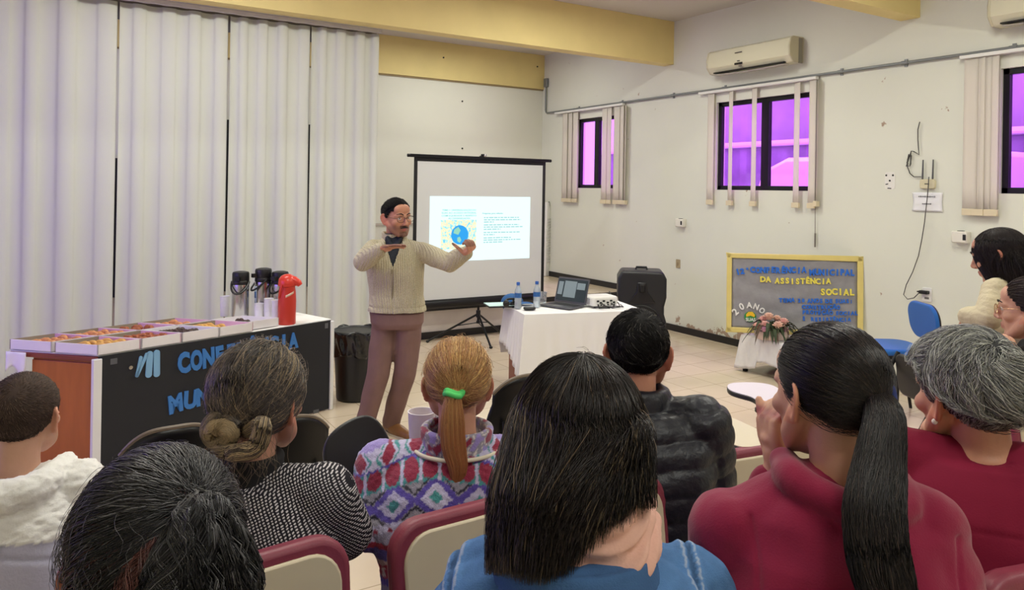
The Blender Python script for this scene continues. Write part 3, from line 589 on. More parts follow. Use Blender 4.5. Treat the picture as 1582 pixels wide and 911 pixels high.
# ---- loudspeaker
D = 8.15; q = at(990, 470, D); spk = thing('loudspeaker', 'tall black loudspeaker standing by the right wall behind the table', 'loudspeaker', (q.x, q.y, 0), math.radians(-38))
prof = [(-0.235, 0), (0.235, 0), (0.262, 0.10), (0.262, 0.34), (0.238, 0.42), (0.238, 0.50), (0.262, 0.60), (0.262, 0.80), (0.22, 0.88), (-0.22, 0.88), (-0.262, 0.80), (-0.262, 0.60), (-0.238, 0.50), (-0.238, 0.42), (-0.262, 0.34), (-0.262, 0.10)]
FM = Matrix(((1, 0, 0, 0), (0, 0, 1, -0.20), (0, 1, 0, 0.0), (0, 0, 0, 1)))
MB().prism(prof, 0.40, FM).build('cabinet', mat('speaker_plastic', (30, 31, 35), 0.4, bump=0.1, bscale=200), spk, bevel=0.03, seg=4)
MB().prism([(0.21*math.cos(a), 0.27+0.235*math.sin(a)) for a in [k*PI/16 for k in range(32)]], 0.02, Matrix(((1, 0, 0, 0), (0, 0, 1, -0.222), (0, 1, 0, 0), (0, 0, 0, 1)))).build('woofer_grille', mat('speaker_grille', (14, 14, 15), 0.7, bump=0.3, bscale=300), spk)
MB().tube([(0.215*math.cos(a), -0.206, 0.27+0.24*math.sin(a)) for a in [k*PI/20 for k in range(40)]], 0.012, 8, closed=True).build('woofer_ring', M_BLK, spk)
MB().prism([(-0.15, 0.54), (0.15, 0.54), (0.06, 0.66), (0.05, 0.76), (-0.05, 0.76), (-0.06, 0.66)], 0.02, Matrix(((1, 0, 0, 0), (0, 0, 1, -0.215), (0, 1, 0, 0), (0, 0, 0, 1)))).build('horn', mat('horn_black', (22, 22, 25), 0.3), spk, bevel=0.012)
MB().box((0, -0.222, 0.70), (0.06, 0.02, 0.09)).build('horn_throat', mat('horn_dark', (6, 6, 7), 0.5), spk, bevel=0.01)
MB().tube([(-0.06, 0.0, 0.88), (-0.055, 0, 0.905), (0.055, 0, 0.905), (0.06, 0, 0.88)], 0.013, 10).build('handle', M_BLK, spk)

# ---- white folded slatted panel leaning in the rear corner
q = on_y(845, 420, 9.65)
w = thing('folded_bench', 'white folded plastic bench standing in the rear corner beside the screen', 'folded bench', (q.x+0.02, 9.62, SH+0.012), math.radians(25))
MB().prism([(-0.10, 0), (0.06, 0), (0.085, 0.45), (0.06, 0.9), (-0.02, 1.16), (-0.08, 1.16), (-0.10, 0.7)], 0.05, Matrix(((1, 0, 0, 0), (0, 0, 1, 0), (0, 1, 0, 0), (0, 0, 0, 1)))).build('shell', M_WHITE, w, bevel=0.012)
mb = MB()
for k in range(16): mb.box((-0.02, -0.006, 0.22+0.045*k), (0.10, 0.014, 0.02))
mb.build('slats', mat('plastic_light_grey', (196, 194, 188), 0.5), w)
MB().tube([(0.075, 0.025, 0.02), (0.105, 0.025, 0.45), (0.075, 0.025, 0.92), (0.0, 0.025, 1.17)], 0.01, 8).build('edge_frame', mat('grey_green_metal', (96, 104, 98), 0.5), w)

# ---- low table with cloth, flowers, notice board
lt = thing('low_table', 'low table under a white cloth holding the flower arrangement', 'table', (6.02, 4.70, 0))
MB().box((0, 0, 0.335), (0.62, 0.62, 0.03)).build('tabletop', M_TWOOD, lt, bevel=0.004)
for sx in (-1, 1):
    for sy in (-1, 1): MB().box((sx*0.28, sy*0.28, 0.16), (0.035, 0.035, 0.32)).build('leg', M_BLKM, lt)
M_CLOTH2 = mat('sheer_white_cloth', (224, 222, 220), 0.8, vary=0.06, vscale=12, bump=0.25, bscale=22)
drape('tablecloth', 0.31, 0.31, 0.349, lambda t: 0.325-0.05*math.sin(t*PI)**2-(0.06 if 3.3 < t < 4 else 0), 0.03, M_CLOTH2, (6.02, 4.70, 0), 0, 'wrinkled white cloth over the low flower table', 'tablecloth', nseg=30, seed=5)
# board
BTL, BTR = at(1119, 390, 7.32), at(1328, 397, 7.10); BBL, BBR = at(1122, 512, 7.26), at(1333, 522, 7.04)
bw = ((BTR-BTL).length+(BBR-BBL).length)/2; bh = ((BTL-BBL).length+(BTR-BBR).length)/2
BM = frame_m(BBL, (BBR-BBL), (BTL-BBL))
nb = thing('notice_board', 'yellow framed grey felt board with conference lettering leaning by the right wall', 'notice board')
nb.matrix_world = BM
M_YF = mat('yellow_enamel_frame', (226, 208, 128), 0.3, vary=0.04)
t_ = 0.048
MB().box((bw/2, t_/2, 0.0), (bw, t_, 0.035)).box((bw/2, bh-t_/2, 0), (bw, t_, 0.035)).box((t_/2, bh/2, 0), (t_, bh, 0.035)).box((bw-t_/2, bh/2, 0), (t_, bh, 0.035)).build('frame', M_YF, nb, bevel=0.006, smooth=0)
def felt(u, v): return (t_+(bw-2*t_)*u, t_+(bh-2*t_)*v, 0.003*math.sin(9*u+14*v)+0.003*math.sin(23*v+5*math.sin(5*u)))
MB().grid(felt, 30, 30).build('felt', mat('grey_felt', (150, 149, 152), 0.9, vary=0.08, vscale=14, bump=0.3, bscale=20), nb, solid=0.004)
PW, PH = 1382-30, 850-45   # board in the zoomed crop, used as a ruler
def bm(x, y, rot=0.0): return Matrix.Translation(((x-38)/1350*bw, (860-y+(x-38)*0.03)/812*bh-0.012, 0.012)) @ Matrix.Rotation(rot, 4, 'Z')
k_ = bw/1350
M_BLUE = mat('blue_eva_letters', (34, 110, 214), 0.6); M_YEL = mat('yellow_eva_letters', (236, 222, 92), 0.6); M_WHI = mat('white_eva_letters', (238, 238, 236), 0.6)
BO = 0.045
def spaced(body, x0, x1, y, size, wob=4, sd=0, bold=BO):
    r_ = random.Random(sd); out = []; n = len(body); adv = (x1-x0)/max(1, n-1)*k_ if n > 1 else size*k_*0.7
    for i, c_ in enumerate(body):
        if c_ == ' ': continue
        x = x0+(x1-x0)*i/max(1, n-1); out.append((c_, bm(x, y+r_.uniform(-wob, wob), r_.uniform(-.05, .05)), size*k_, fit_width(c_, adv, bold)))
    return out
bl_ = [('1', bm(158, 262, .25), 66*k_, None), ('2', bm(200, 254, .15), 62*k_, 44*k_), ('ª', bm(246, 238, 0), 52*k_, 22*k_)]
bl_ += spaced('CONFERÊNCIA', 302, 815, 243, 66, sd=1)+spaced('MUNICIPAL', 893, 1290, 264, 68, sd=2)
bl_ += spaced('TEMA', 585, 705, 540, 46, 3, 5, .03)+spaced('20', 768, 806, 538, 40, 2, 0, .03)+spaced('ANOS', 866, 984, 543, 46, 3, 6, .03)+spaced('DE', 1042, 1080, 543, 44, 2, 0, .03)+spaced('SUAS:', 1135, 1275, 543, 44, 2, 7, .03)
bl_ += spaced('CONSTRUÇÃO', 812, 1150, 606, 44, 3, 8, .03)+spaced('PROTEÇÃO', 815, 1080, 660, 44, 3, 9, .03)+spaced('SOCIAL', 1140, 1325, 662, 42, 3, 10, .03)+spaced('E', 815, 815, 720, 44, 1, 0, .03)+spaced('RESISTÊNCIA', 900, 1255, 726, 42, 3, 11, .03)
text_mesh('blue_lettering', bl_, M_BLUE, nb, 0.008, BO)
text_mesh('yellow_lettering', spaced('DA', 405, 460, 338, 62, sd=3)+spaced('ASSISTÊNCIA', 548, 1055, 352, 62, sd=4)+spaced('SOCIAL', 1000, 1285, 464, 70, sd=12), M_YEL, nb, 0.008, BO)
text_mesh('white_lettering', [('2', bm(150, 668, .75), 72*k_, 50*k_), ('0', bm(205, 618, .45), 72*k_, 46*k_), ('A', bm(270, 602, .05), 64*k_, 58*k_), ('N', bm(328, 616, -.35), 64*k_, 48*k_), ('O', bm(380, 650, -.6), 62*k_, 52*k_), ('S', bm(415, 700, -.8), 62*k_, 44*k_)], M_WHI, nb, 0.008, 0.03)
lg = MB().prism([(60*k_*math.cos(a), 55*k_*math.sin(a)) for a in [k*PI/16 for k in range(32)]], 0.004, bm(278, 690)).build('logo', mat('logo_green', (40, 140, 70), 0.6), nb)
MB().prism([(-42*k_, -5*k_), (-44*k_, 20*k_), (-20*k_, 48*k_), (20*k_, 50*k_), (46*k_, 18*k_), (40*k_, -5*k_), (0, 10*k_)], 0.004, bm(280, 688) @ Matrix.Translation((0, 0, 0.003))).build('logo_sun', mat('logo_yellow', (244, 196, 40), 0.6), lg)
text_mesh('logo_lettering', [('SUAS', bm(282, 736) @ Matrix.Translation((0, 0, 0.004)), 36*k_, 100*k_)], M_WHI, lg, 0.003, 0.03)
# flower arrangement
fl = thing('flower_arrangement', 'basket of pink roses and ferns on the low table in front of the board', 'flowers', (5.77, 4.70, 0.360), math.radians(-30))
MB().lathe([(0.13, 0), (0.155, 0.03), (0.165, 0.075), (0.160, 0.085), (0.13, 0.08)], 28, sy=0.62).build('basket', mat('pale_pink_ceramic', (222, 200, 190), 0.5), fl)
r = random.Random(5)
M_ROSE = [mat('rose_pink', (232, 178, 168), 0.7, vary=0.12, vscale=60), mat('rose_peach', (238, 196, 176), 0.7, vary=0.12, vscale=60), mat('rose_mauve', (206, 150, 172), 0.7, vary=0.15, vscale=60)]
def rose(c, R, m):
    mb = MB()
    for ring, (cnt, ra, ti) in enumerate(((3, 0.25, 0.2), (5, 0.55, 0.5), (6, 0.85, 0.9))):
        for k in range(cnt):
            a = 2*PI*k/cnt+ring*0.6; M = Matrix.Translation(c) @ Matrix.Rotation(a, 4, 'Z') @ Matrix.Translation((ra*R*0.55, 0, R*(0.35-0.25*ring*0.5))) @ Matrix.Rotation(ti, 4, 'Y')
            mb.grid(lambda u, v: ((0.28*R*math.cos((u-0.5)*2.2)-0.2*R)+0.15*R*v*v, R*0.62*math.sin((u-0.5)*2.2)*(0.5+0.6*math.sin(PI*min(v*0.75+0.15, 1))), R*0.85*(v-0.4)), 6, 5, M)
    mb.ell(c, (R*0.55, R*0.55, R*0.45), 10, 8)
    return mb.build('rose', m, fl, solid=0.0015)
for (x, y, z, R, mi) in ((-0.085, -0.05, 0.135, 0.052, 0), (0.03, -0.085, 0.135, 0.055, 1), (-0.02, 0.02, 0.20, 0.055, 1), (0.105, -0.03, 0.165, 0.048, 0), (-0.10, -0.085, 0.10, 0.042, 2), (0.11, -0.075, 0.10, 0.034, 2), (-0.06, 0.06, 0.17, 0.045, 0), (0.07, 0.05, 0.18, 0.045, 1), (-0.14, 0.0, 0.12, 0.04, 0)):
    rose(Vector((x, y, z)), R, M_ROSE[mi])
M_FERN = mat('fern_green', (58, 72, 44), 0.7, vary=0.3, vscale=40); M_FERN2 = mat('dry_fern', (92, 74, 58), 0.8, vary=0.25, vscale=40)
for k in range(46):
    a = r.uniform(0, 2*PI); ln = r.uniform(0.12, 0.23); up_ = r.uniform(0.02, 0.10); dr_ = r.uniform(0.02, 0.13); bw_ = r.uniform(0.012, 0.022)
    p0 = Vector((0.08*math.cos(a), 0.045*math.sin(a), 0.085)); d = Vector((math.cos(a), 0.62*math.sin(a), 0)); sd = Vector((-d.y, d.x, 0)).normalized()
    def blade(u, v): return p0+d*ln*v+Vector((0, 0, up_*4*v*(1-v)-dr_*v*v))+sd*(u-0.5)*2*bw_*math.sin(PI*min(1, v*0.94+0.06))**0.8+Vector((0, 0, 0.006*abs(2*u-1)))
    MB().grid(blade, 4, 9).build('leaf', M_FERN if k % 3 else M_FERN2, fl, solid=0.0008)
# ---- waste bin
q = on_z(545, 628, 0); bn = thing('waste_bin', 'black waste bin with a bin liner beside the coffee counter', 'bin', (2.08, 5.86, 0), math.radians(16))
MB().lathe([(0.115, 0.0), (0.125, 0.01), (0.142, 0.32), (0.140, 0.33)], 32).build('bucket', mat('bin_plastic', (24, 24, 27), 0.4, bump=0.15, bscale=40, stretch=(1, 1, 0.2)), bn, bevel=0.004)
r = np.random.default_rng(11)
wob = r.uniform(-1, 1, 64)
def liner(u, v):
    a = 2*PI*u; rr = 0.148+0.010*v+0.006*math.sin(9*a+6*v)+0.004*math.sin(17*a+2*v)
    zz = 0.30+0.165*v+0.012*math.sin(5*a)*(v)-0.012*math.sin(3*a)*(1-v)
    return (rr*math.cos(a), rr*math.sin(a), zz)
MB().grid(liner, 96, 10).build('bin_liner', mat('bin_liner_film', (22, 22, 26), 0.22, spec=0.6, bump=0.5, bscale=26), bn, solid=0.0015)
MB().lathe([(0.14, 0.455), (0.150, 0.466), (0.156, 0.458)], 32).build('rim', M_BLK, bn)
bn.scale = (1.22, 1.22, 1.22)
# ================================================================== COFFEE COUNTER
F0, F1 = Vector((0.18, 5.08, 0)), Vector((1.81, 5.67, 0)); B1, B0 = Vector((1.62, 6.20, 0)), Vector((-0.27, 5.50, 0))
CE = (F1-F0).normalized(); CN = Vector((CE.y, -CE.x, 0)); CM = (B0-F0).normalized(); CL = (F1-F0).length; CZ = 0.70
ct = thing('coffee_counter', 'wooden counter with a black lettered front holding the pastry boxes and flasks', 'counter', F0)
def loc(p): return (p.x-F0.x, p.y-F0.y)
MB().prism([loc(F0-CN*0.004), loc(F1-CN*0.004), loc(B1), loc(B0)], 0.03, Matrix.Translation((0, 0, CZ-0.035))).build('countertop', M_TWOOD, ct, bevel=0.004)
M_ORW = mat('orange_brown_wood', (176, 100, 46), 0.35, vary=0.14, vscale=3, stretch=(6, 6, 0.8))
e0 = (B0-F0).normalized(); fr = frame_m((e0.x*0.02+CE.x*0.03, e0.y*0.02+CE.y*0.03, 0), e0, Vector((0, 0, 1)))
MB().box((0.24, 0.325, 0), (0.44, 0.65, 0.02), fr).build('end_panel', M_ORW, ct, bevel=0.003)
MB().box((0.24, 0.655, 0.012), (0.45, 0.03, 0.02), fr).build('end_moulding', M_ORW, ct, bevel=0.006)
e1 = (B1-F1).normalized(); fr1 = frame_m((F1.x-F0.x-CE.x*0.03, F1.y-F0.y-CE.y*0.03, 0), e1, Vector((0, 0, 1)))
MB().box((0.27, 0.325, 0), (0.48, 0.65, 0.02), fr1).build('end_panel', M_ORW, ct, bevel=0.003)
fp = frame_m((0, 0, 0), CE, Vector((0, 0, 1)))        # x along the front, y up, z towards the audience
MB().box((CL/2, 0.353, 0.006), (CL-0.03, 0.688, 0.012), fp).build('black_front', mat('black_card', (32, 33, 38), 0.8, vary=0.06), ct)
MB().box((0.004, 0.345, 0.008), (0.05, 0.68, 0.035), fp).box((CL-0.004, 0.345, 0.008), (0.03, 0.69, 0.035), fp).build('white_corner_strip', mat('white_strip', (232, 232, 232), 0.4), ct, bevel=0.004)
for tx, ty, tw_, th_ in ((CL-0.055, 0.66, 0.03, 0.04), (0.10, 0.655, 0.04, 0.035), (CL-0.14, 0.012, 0.05, 0.03)): MB().box((tx, ty, 0.0125), (tw_, th_, 0.002), fp).build('tape_patch', mat('grey_tape', (92, 94, 98), 0.4), ct)
MB().cyl((CE.x*.20+CN.x*.012, CE.y*.20+CN.y*.012, .60), (CE.x*.20+CN.x*.018, CE.y*.20+CN.y*.018, .60), 0.012, n=12).build('screw', M_STEEL, ct)
def lp_(x, y):
    p = on_plane(x, y, F0+CN*0.013, CN)-F0; return p.dot(CE), p.z
def fline(body, p0, p1, h0, h1, m, name, bold=0.055, rots=None):
    """letters along the front between two baseline pixels; h0, h1 letter heights in metres"""
    a, b = lp_(*p0), lp_(*p1); n = len(body); out = []; adv = (b[0]-a[0])/max(1, n-1) if n > 1 else 0.09
    for i, c_ in enumerate(body):
        t = i/max(1, n-1); out.append((c_, fp @ Matrix.Translation((a[0]+(b[0]-a[0])*t, a[1]+(b[1]-a[1])*t, 0.016)) @ Matrix.Rotation((rots or [0]*n)[i], 4, 'Z'), h0+(h1-h0)*t, fit_width(c_, adv, bold)))
    return text_mesh(name, out, m, ct, 0.008, bold)
M_LB = mat('light_blue_eva', (128, 176, 214), 0.6); M_MB = mat('mid_blue_eva', (58, 122, 196), 0.6)
# the roman numeral of slanting and upright bars
mb = MB()
for (xa, ya, xb, yb, w_) in ((211, 580, 226, 547, 0.010), (211, 580, 217, 552, 0.010), (229, 578, 231, 547, 0.020), (241.5, 577, 241.5, 545, 0.020)):
    s0, z0 = lp_(xa, ya); s1, z1 = lp_(xb, yb); d = Vector((s1-s0, z1-z0)); a = math.atan2(d.y, d.x); L_ = d.length
    mb.prism(rrect(L_+2*w_, 2*w_, w_*0.95), 0.008, fp @ Matrix.Translation(((s0+s1)/2, (z0+z1)/2, 0.013)) @ Matrix.Rotation(a, 4, 'Z'))
mb.build('numeral', M_LB, ct)
fline('CONFERÊNCIA', (285, 576), (453, 538), 0.142, 0.120, M_MB, 'lettering', 0.055, [0.10, .06, .04, .08, .05, .04, .03, .05, .04, .02, .03])
fline('MUNICIPAL', (272, 637), (425, 594), 0.125, 0.120, M_MB, 'lettering', 0.055, [0.1, -.05, .06, .05, .04, 0, 0, 0, 0])
fline('T', (294, 684), (294, 684), 0.12, 0.12, M_MB, 'lettering')
# white cloth on the top
mb = MB()
mb.prism([loc(F0+CE*0.02), loc(F1-CE*0.01), loc(B1), loc(B0)], 0.004, Matrix.Translation((0, 0, 0.001)))
def hang(u, v):
    p = B0-F0+CM*(-0.14)+CM*(0.145*u)+Vector((-0.014, -0.016-0.012*v*math.sin(8*u), 0)); return (p.x, p.y, 0.002-v*(0.11+0.02*math.sin(7*u)))
mb.grid(hang, 14, 5)
def crumple(u, v):
    p = (F1-F0)-CE*(0.34*(1-u))+(B1-F1)*v*0.8; return (p.x, p.y, 0.006+0.016*abs(math.sin(7*u+3*v))*math.sin(PI*u)*math.sin(PI*min(1, v*1.1)))
mb.grid(crumple, 24, 12)
o = mb.build('tablecloth', M_CLOTH, None, smooth=40, solid=0.002); o.location = F0+Vector((0, 0, CZ-0.004))
tag(o, 'white cloth covering the top of the coffee counter', 'tablecloth')
# pastry boxes : skewed rows along the counter
CT = CZ+0.002
M_BOXW = mat('white_card', (236, 232, 234), 0.6); M_BOXP = mat('pink_card_lining', (224, 178, 200), 0.6); M_BOXK = mat('kraft_card', (150, 136, 116), 0.8)
def pastry_box(s, t, ws, wt, h, label, lining, inside):
    o = F0+CE*s+CM*t; w = thing('pastry_box', label, 'box', (o.x, o.y, CT+0.004), 0, 'open boxes of pastries on the coffee counter')
    def q(a, b, z=0): v = CE*(a*ws)+CM*(b*wt); return (v.x, v.y, z)
    th = 0.006; a1, b1 = 1-0.012/ws, 1-0.012/wt
    MB().add([q(0, 0), q(1, 0), q(1, 1), q(0, 1), q(0, 0, .004), q(1, 0, .004), q(1, 1, .004), q(0, 1, .004)], [(3, 2, 1, 0), (4, 5, 6, 7), (0, 1, 5, 4), (1, 2, 6, 5), (2, 3, 7, 6), (3, 0, 4, 7)]).build('bottom', M_BOXW, w)
    ea, eb = th/ws, th/wt
    for nm, (x0, x1, y0, y1), m in (('side', (0, 1, 0, eb), M_BOXW), ('side', (0, 1, 1-eb, 1), lining[0]), ('side', (0, ea, 0, 1), M_BOXW), ('side', (1-ea, 1, 0, 1), lining[1])):
        vs = [q(x0, y0), q(x1, y0), q(x1, y1), q(x0, y1), q(x0, y0, h), q(x1, y0, h), q(x1, y1, h), q(x0, y1, h)]
        MB().add(vs, [(3, 2, 1, 0), (4, 5, 6, 7), (0, 1, 5, 4), (1, 2, 6, 5), (2, 3, 7, 6), (3, 0, 4, 7)]).build(nm, m, w, smooth=0)
    return w, q
M_PAST = {'golden': mat('pastry_golden', (216, 164, 84), 0.55, vary=0.25, vscale=40), 'brown': mat('pastry_brown', (156, 82, 44), 0.5, vary=0.25, vscale=40), 'choc': mat('pastry_chocolate', (62, 36, 30), 0.45, vary=0.3, vscale=40), 'orange': mat('pastry_orange', (214, 146, 92), 0.55, vary=0.25, vscale=40)}
def pastry_mesh(kind, seed):
    r_ = random.Random(seed); mb = MB()
    if kind in ('golden', 'orange'):     # little croissant : swelling bent roll with ridges
        n = 15; pts = []; rr = []
        for i in range(n):
            t = i/(n-1)*2-1; pts.append((0.048*t, 0.016*t*t, 0.018)); rr.append(max(0.003, 0.021*(1-abs(t)**1.8)*(0.86+0.14*abs(math.sin(t*7)))))
        mb.tube(pts, rr, 10)
    else:                                # plaited bun
        n = 13; pts = []; rr = []
        for i in range(n):
            t = i/(n-1)*2-1; pts.append((0.040*t, 0.005*math.sin(t*6), 0.018)); rr.append(max(0.004, 0.022*(1-abs(t)**2.6)*(0.8+0.2*abs(math.sin(t*5)))))
        mb.tube(pts, rr, 10)
    o = mb.build('pastry', M_PAST[kind], None, smooth=70); return o
PROTO = {}
def pastries(w, q, kind, n, a0, a1, b0, b1, boxname, seed, dz=0.0):
    r_ = random.Random(seed)
    for i in range(n):
        if kind not in PROTO: o = pastry_mesh(kind, 3); PROTO[kind] = o
        else: o = PROTO[kind].copy(); COL.objects.link(o)
        cols = (n+1)//2; a = a0+(a1-a0)*((i % cols)+0.5)/cols; b = b0+(b1-b0)*((i//cols)+0.5)/2
        v = q(a, b); o.location = w.location+Vector((v[0], v[1], 0.018+dz+0.004*(i % 2))); o.rotation_euler = (0, r_.uniform(-.1, .1), math.atan2(CM.y, CM.x)+r_.uniform(-.35, .35)); s_ = r_.uniform(0.92, 1.1); o.scale = (s_, s_, s_*1.05)
        nm = {'golden': 'golden crescent pastry', 'orange': 'orange brown crescent pastry', 'brown': 'brown plaited bun', 'choc': 'dark chocolate bun'}[kind]
        tag(o, '%s lying in the %s' % (nm, boxname), 'pastry', '%ss in the %s' % (nm, boxname))
KR = (M_BOXK, M_BOXP)
spec = [  # s, t, lining, kind, n, region, name
    (0.00, -0.012, KR, 'golden', 8, (.3, .95, .15, .85), 'front left corner box', 'shallow white card box at the front left corner of the counter'),
    (0.262, -0.012, KR, 'brown', 8, (.25, .95, .15, .85), 'second box of the front row', 'white card box of brown buns second in the front row'),
    (0.524, -0.012, (M_BOXW, M_BOXW), 'choc', 8, (.15, .8, .2, .9), 'white box of dark buns', 'all white card box of dark buns in the middle of the front row'),
    (0.786, -0.012, KR, 'golden', 8, (.1, .65, .3, .95), 'fourth box of the front row', 'pink lined card box fourth in the front row'),
    (1.048, 0.04, (M_BOXW, M_BOXW), 'choc', 2, (.25, .7, .35, .7), 'box beside the cups', 'nearly empty white card box in front of the cups'),
    (0.00, 0.315, KR, 'orange', 8, (.15, .95, .1, .8), 'rear left corner box', 'white card box overhanging the rear left end of the counter'),
    (0.262, 0.315, KR, 'orange', 10, (.15, .95, .1, .9), 'second box of the rear row', 'pink lined box of crescents second in the rear row'),
    (0.524, 0.315, KR, 'brown', 4, (.2, .9, .3, .9), 'third box of the rear row', 'pink lined box third in the rear row with few buns'),
    (0.786, 0.315, KR, 'orange', 6, (.1, .8, .2, .9), 'last box of the rear row', 'pink lined box at the right end of the rear row')]
for i, (s, t, ln, kd, n, rg, bnm, lb) in enumerate(spec):
    w, q = pastry_box(s, t, 0.252, 0.300, 0.062, lb, ln, kd); pastries(w, q, kd, n, *rg, bnm, 20+i)
def ctop(x, y): return on_z(x, y, CT+0.001)
# cups nested in stacks
cup = None
def cup_stack(px, py, n, label, rim=0.036):
    global cup
    q = ctop(px, py)
    for k in range(n):
        if cup is None:
            cup = MB().lathe([(0.030, 0), (0.0315, 0.001), (0.035, 0.072), (0.037, 0.074), (0.037, 0.076), (0.034, 0.075), (0.0295, 0.004), (0.0005, 0.004)], 20).build('disposable_cup', mat('cup_plastic', (238, 236, 238), 0.4)); o = cup
        else: o = cup.copy(); COL.objects.link(o)
        o.location = (q.x, q.y, q.z+k*0.0118); tag(o, 'white disposable cup in %s' % label, 'cup', 'cups of %s' % label)
cup_stack(347, 488, 8, 'the stack left of the flasks'); cup_stack(400, 493, 5, 'the short stack between the flasks'); cup_stack(415, 495, 9, 'the stack left of the red flask'); cup_stack(427, 498, 9, 'the stack touching the red flask')
# airpots
def airpot(px, py, h, label, handle_rot, sticker=False):
    q = ctop(px, py); w = thing('vacuum_flask', label, 'flask', q, handle_rot, 'steel pump flasks on the coffee counter'); R = 0.064
    MB().lathe([(R*0.96, 0), (R, 0.006), (R, h*0.70), (R*0.97, h*0.735)], 32).build('body', M_STEEL, w)
    MB().lathe([(R*0.98, h*0.725), (R*1.02, h*0.735), (R*1.02, h*0.80), (R*0.98, h*0.81)], 32).build('collar', M_BLK, w)
    MB().lathe([(R*0.96, h*0.80), (R*1.0, h*0.82), (R*1.0, h*0.95), (R*0.93, h*0.985), (R*0.6, h), (0.002, h)], 32).box((0, -R*1.05, h*0.86), (0.035, 0.05, 0.03)).build('pump_head', M_BLK, w)
    MB().tube([(R*1.04*math.cos(a), -R*0.05-R*1.5*math.sin(a)*0.95, h*0.78-0.085*math.sin(a)) for a in [k*PI/16 for k in range(17)]], 0.0075, 8).build('handle', M_BLK, w)
    if sticker: MB().grid(lambda u, v: (R*1.012*math.cos(-2.0+0.7*u), R*1.012*math.sin(-2.0+0.7*u), h*(0.18+0.46*v)), 8, 2).build('sticker', mat('flask_sticker', (190, 204, 222), 0.5, vary=0.3, vscale=30), w, solid=0.001); MB().grid(lambda u, v: (R*1.03*math.cos(-1.95+0.6*u), R*1.03*math.sin(-1.95+0.6*u), h*(0.40+0.13*v)), 8, 2).build('sticker_emblem', mat('sticker_blue', (54, 96, 156), 0.5), w, solid=0.001)
    return w
airpot(371, 491, 0.365, 'steel pump flask at the left of the group, handle hanging in front', -0.5)
airpot(406, 489, 0.385, 'tallest steel pump flask in the middle with a blue sticker', -1.35, True)
airpot(432, 490, 0.365, 'steel pump flask half hidden behind the red one', -0.9)
q = ctop(443, 500); rf = thing('red_flask', 'red pump flask at the right of the flask group', 'flask', q, -0.55)
MB().lathe([(0.062, 0), (0.065, 0.005), (0.066, 0.17), (0.063, 0.235), (0.057, 0.275), (0.057, 0.285)], 32).build('body', mat('red_plastic', (206, 56, 42), 0.35), rf)
hd = MB().lathe([(0.057, 0.283), (0.066, 0.288), (0.068, 0.305), (0.062, 0.340), (0.045, 0.362), (0.02, 0.374), (0.001, 0.376)], 32)
hd.tube([(0.0, 0.0, 0.33), (0.055, 0, 0.325), (0.085, 0, 0.308), (0.098, 0, 0.292)], [0.04, 0.034, 0.026, 0.018], 14).build('pump_head', mat('red_plastic_head', (214, 62, 48), 0.28), rf)
MB().tube([(-0.02, -0.066, 0.30), (-0.03, -0.070, 0.26), (-0.045, -0.056, 0.21), (-0.05, -0.044, 0.20)], 0.006, 8).build('handle', mat('red_plastic_head', (214, 62, 48)), rf)
MB().grid(lambda u, v: (0.0668*math.cos(-1.45+0.95*u), 0.0668*math.sin(-1.45+0.95*u), 0.205+0.03*u+0.018*v), 10, 2).build('paper_label', mat('red_flask_label', (232, 200, 176), 0.5), rf, solid=0.001)

# ================================================================== CHAIRS
M_MAR = mat('maroon_vinyl', (132, 52, 70), 0.45, vary=0.08, vscale=20, bump=0.08, bscale=250)
M_BEI = mat('beige_shell', (212, 198, 170), 0.5, vary=0.04, vscale=6); M_TABT = mat('cream_laminate', (226, 216, 188), 0.3)
def tablet_outline(): return smooth_outline([(0.0, 0.0), (0.05, -0.02), (0.14, -0.02), (0.20, 0.02), (0.22, 0.10), (0.22, 0.34), (0.20, 0.42), (0.14, 0.46), (0.02, 0.46), (-0.06, 0.42), (-0.09, 0.34), (-0.09, 0.26), (-0.05, 0.2), (0.0, 0.14)])
def smooth_outline(p, it=3):
    for _ in range(it): p = [q for a, b in zip(p, p[1:]+p[:1]) for q in ((a[0]*.75+b[0]*.25, a[1]*.75+b[1]*.25), (a[0]*.25+b[0]*.75, a[1]*.25+b[1]*.75))]
    return p
def back_outline(w, h, n=10):
    pts = []
    for x, y in rrect(w, h, 0.07, 6): pts.append((x*(1-0.10*max(0, -y/h)), y))
    return pts
CHB = {}
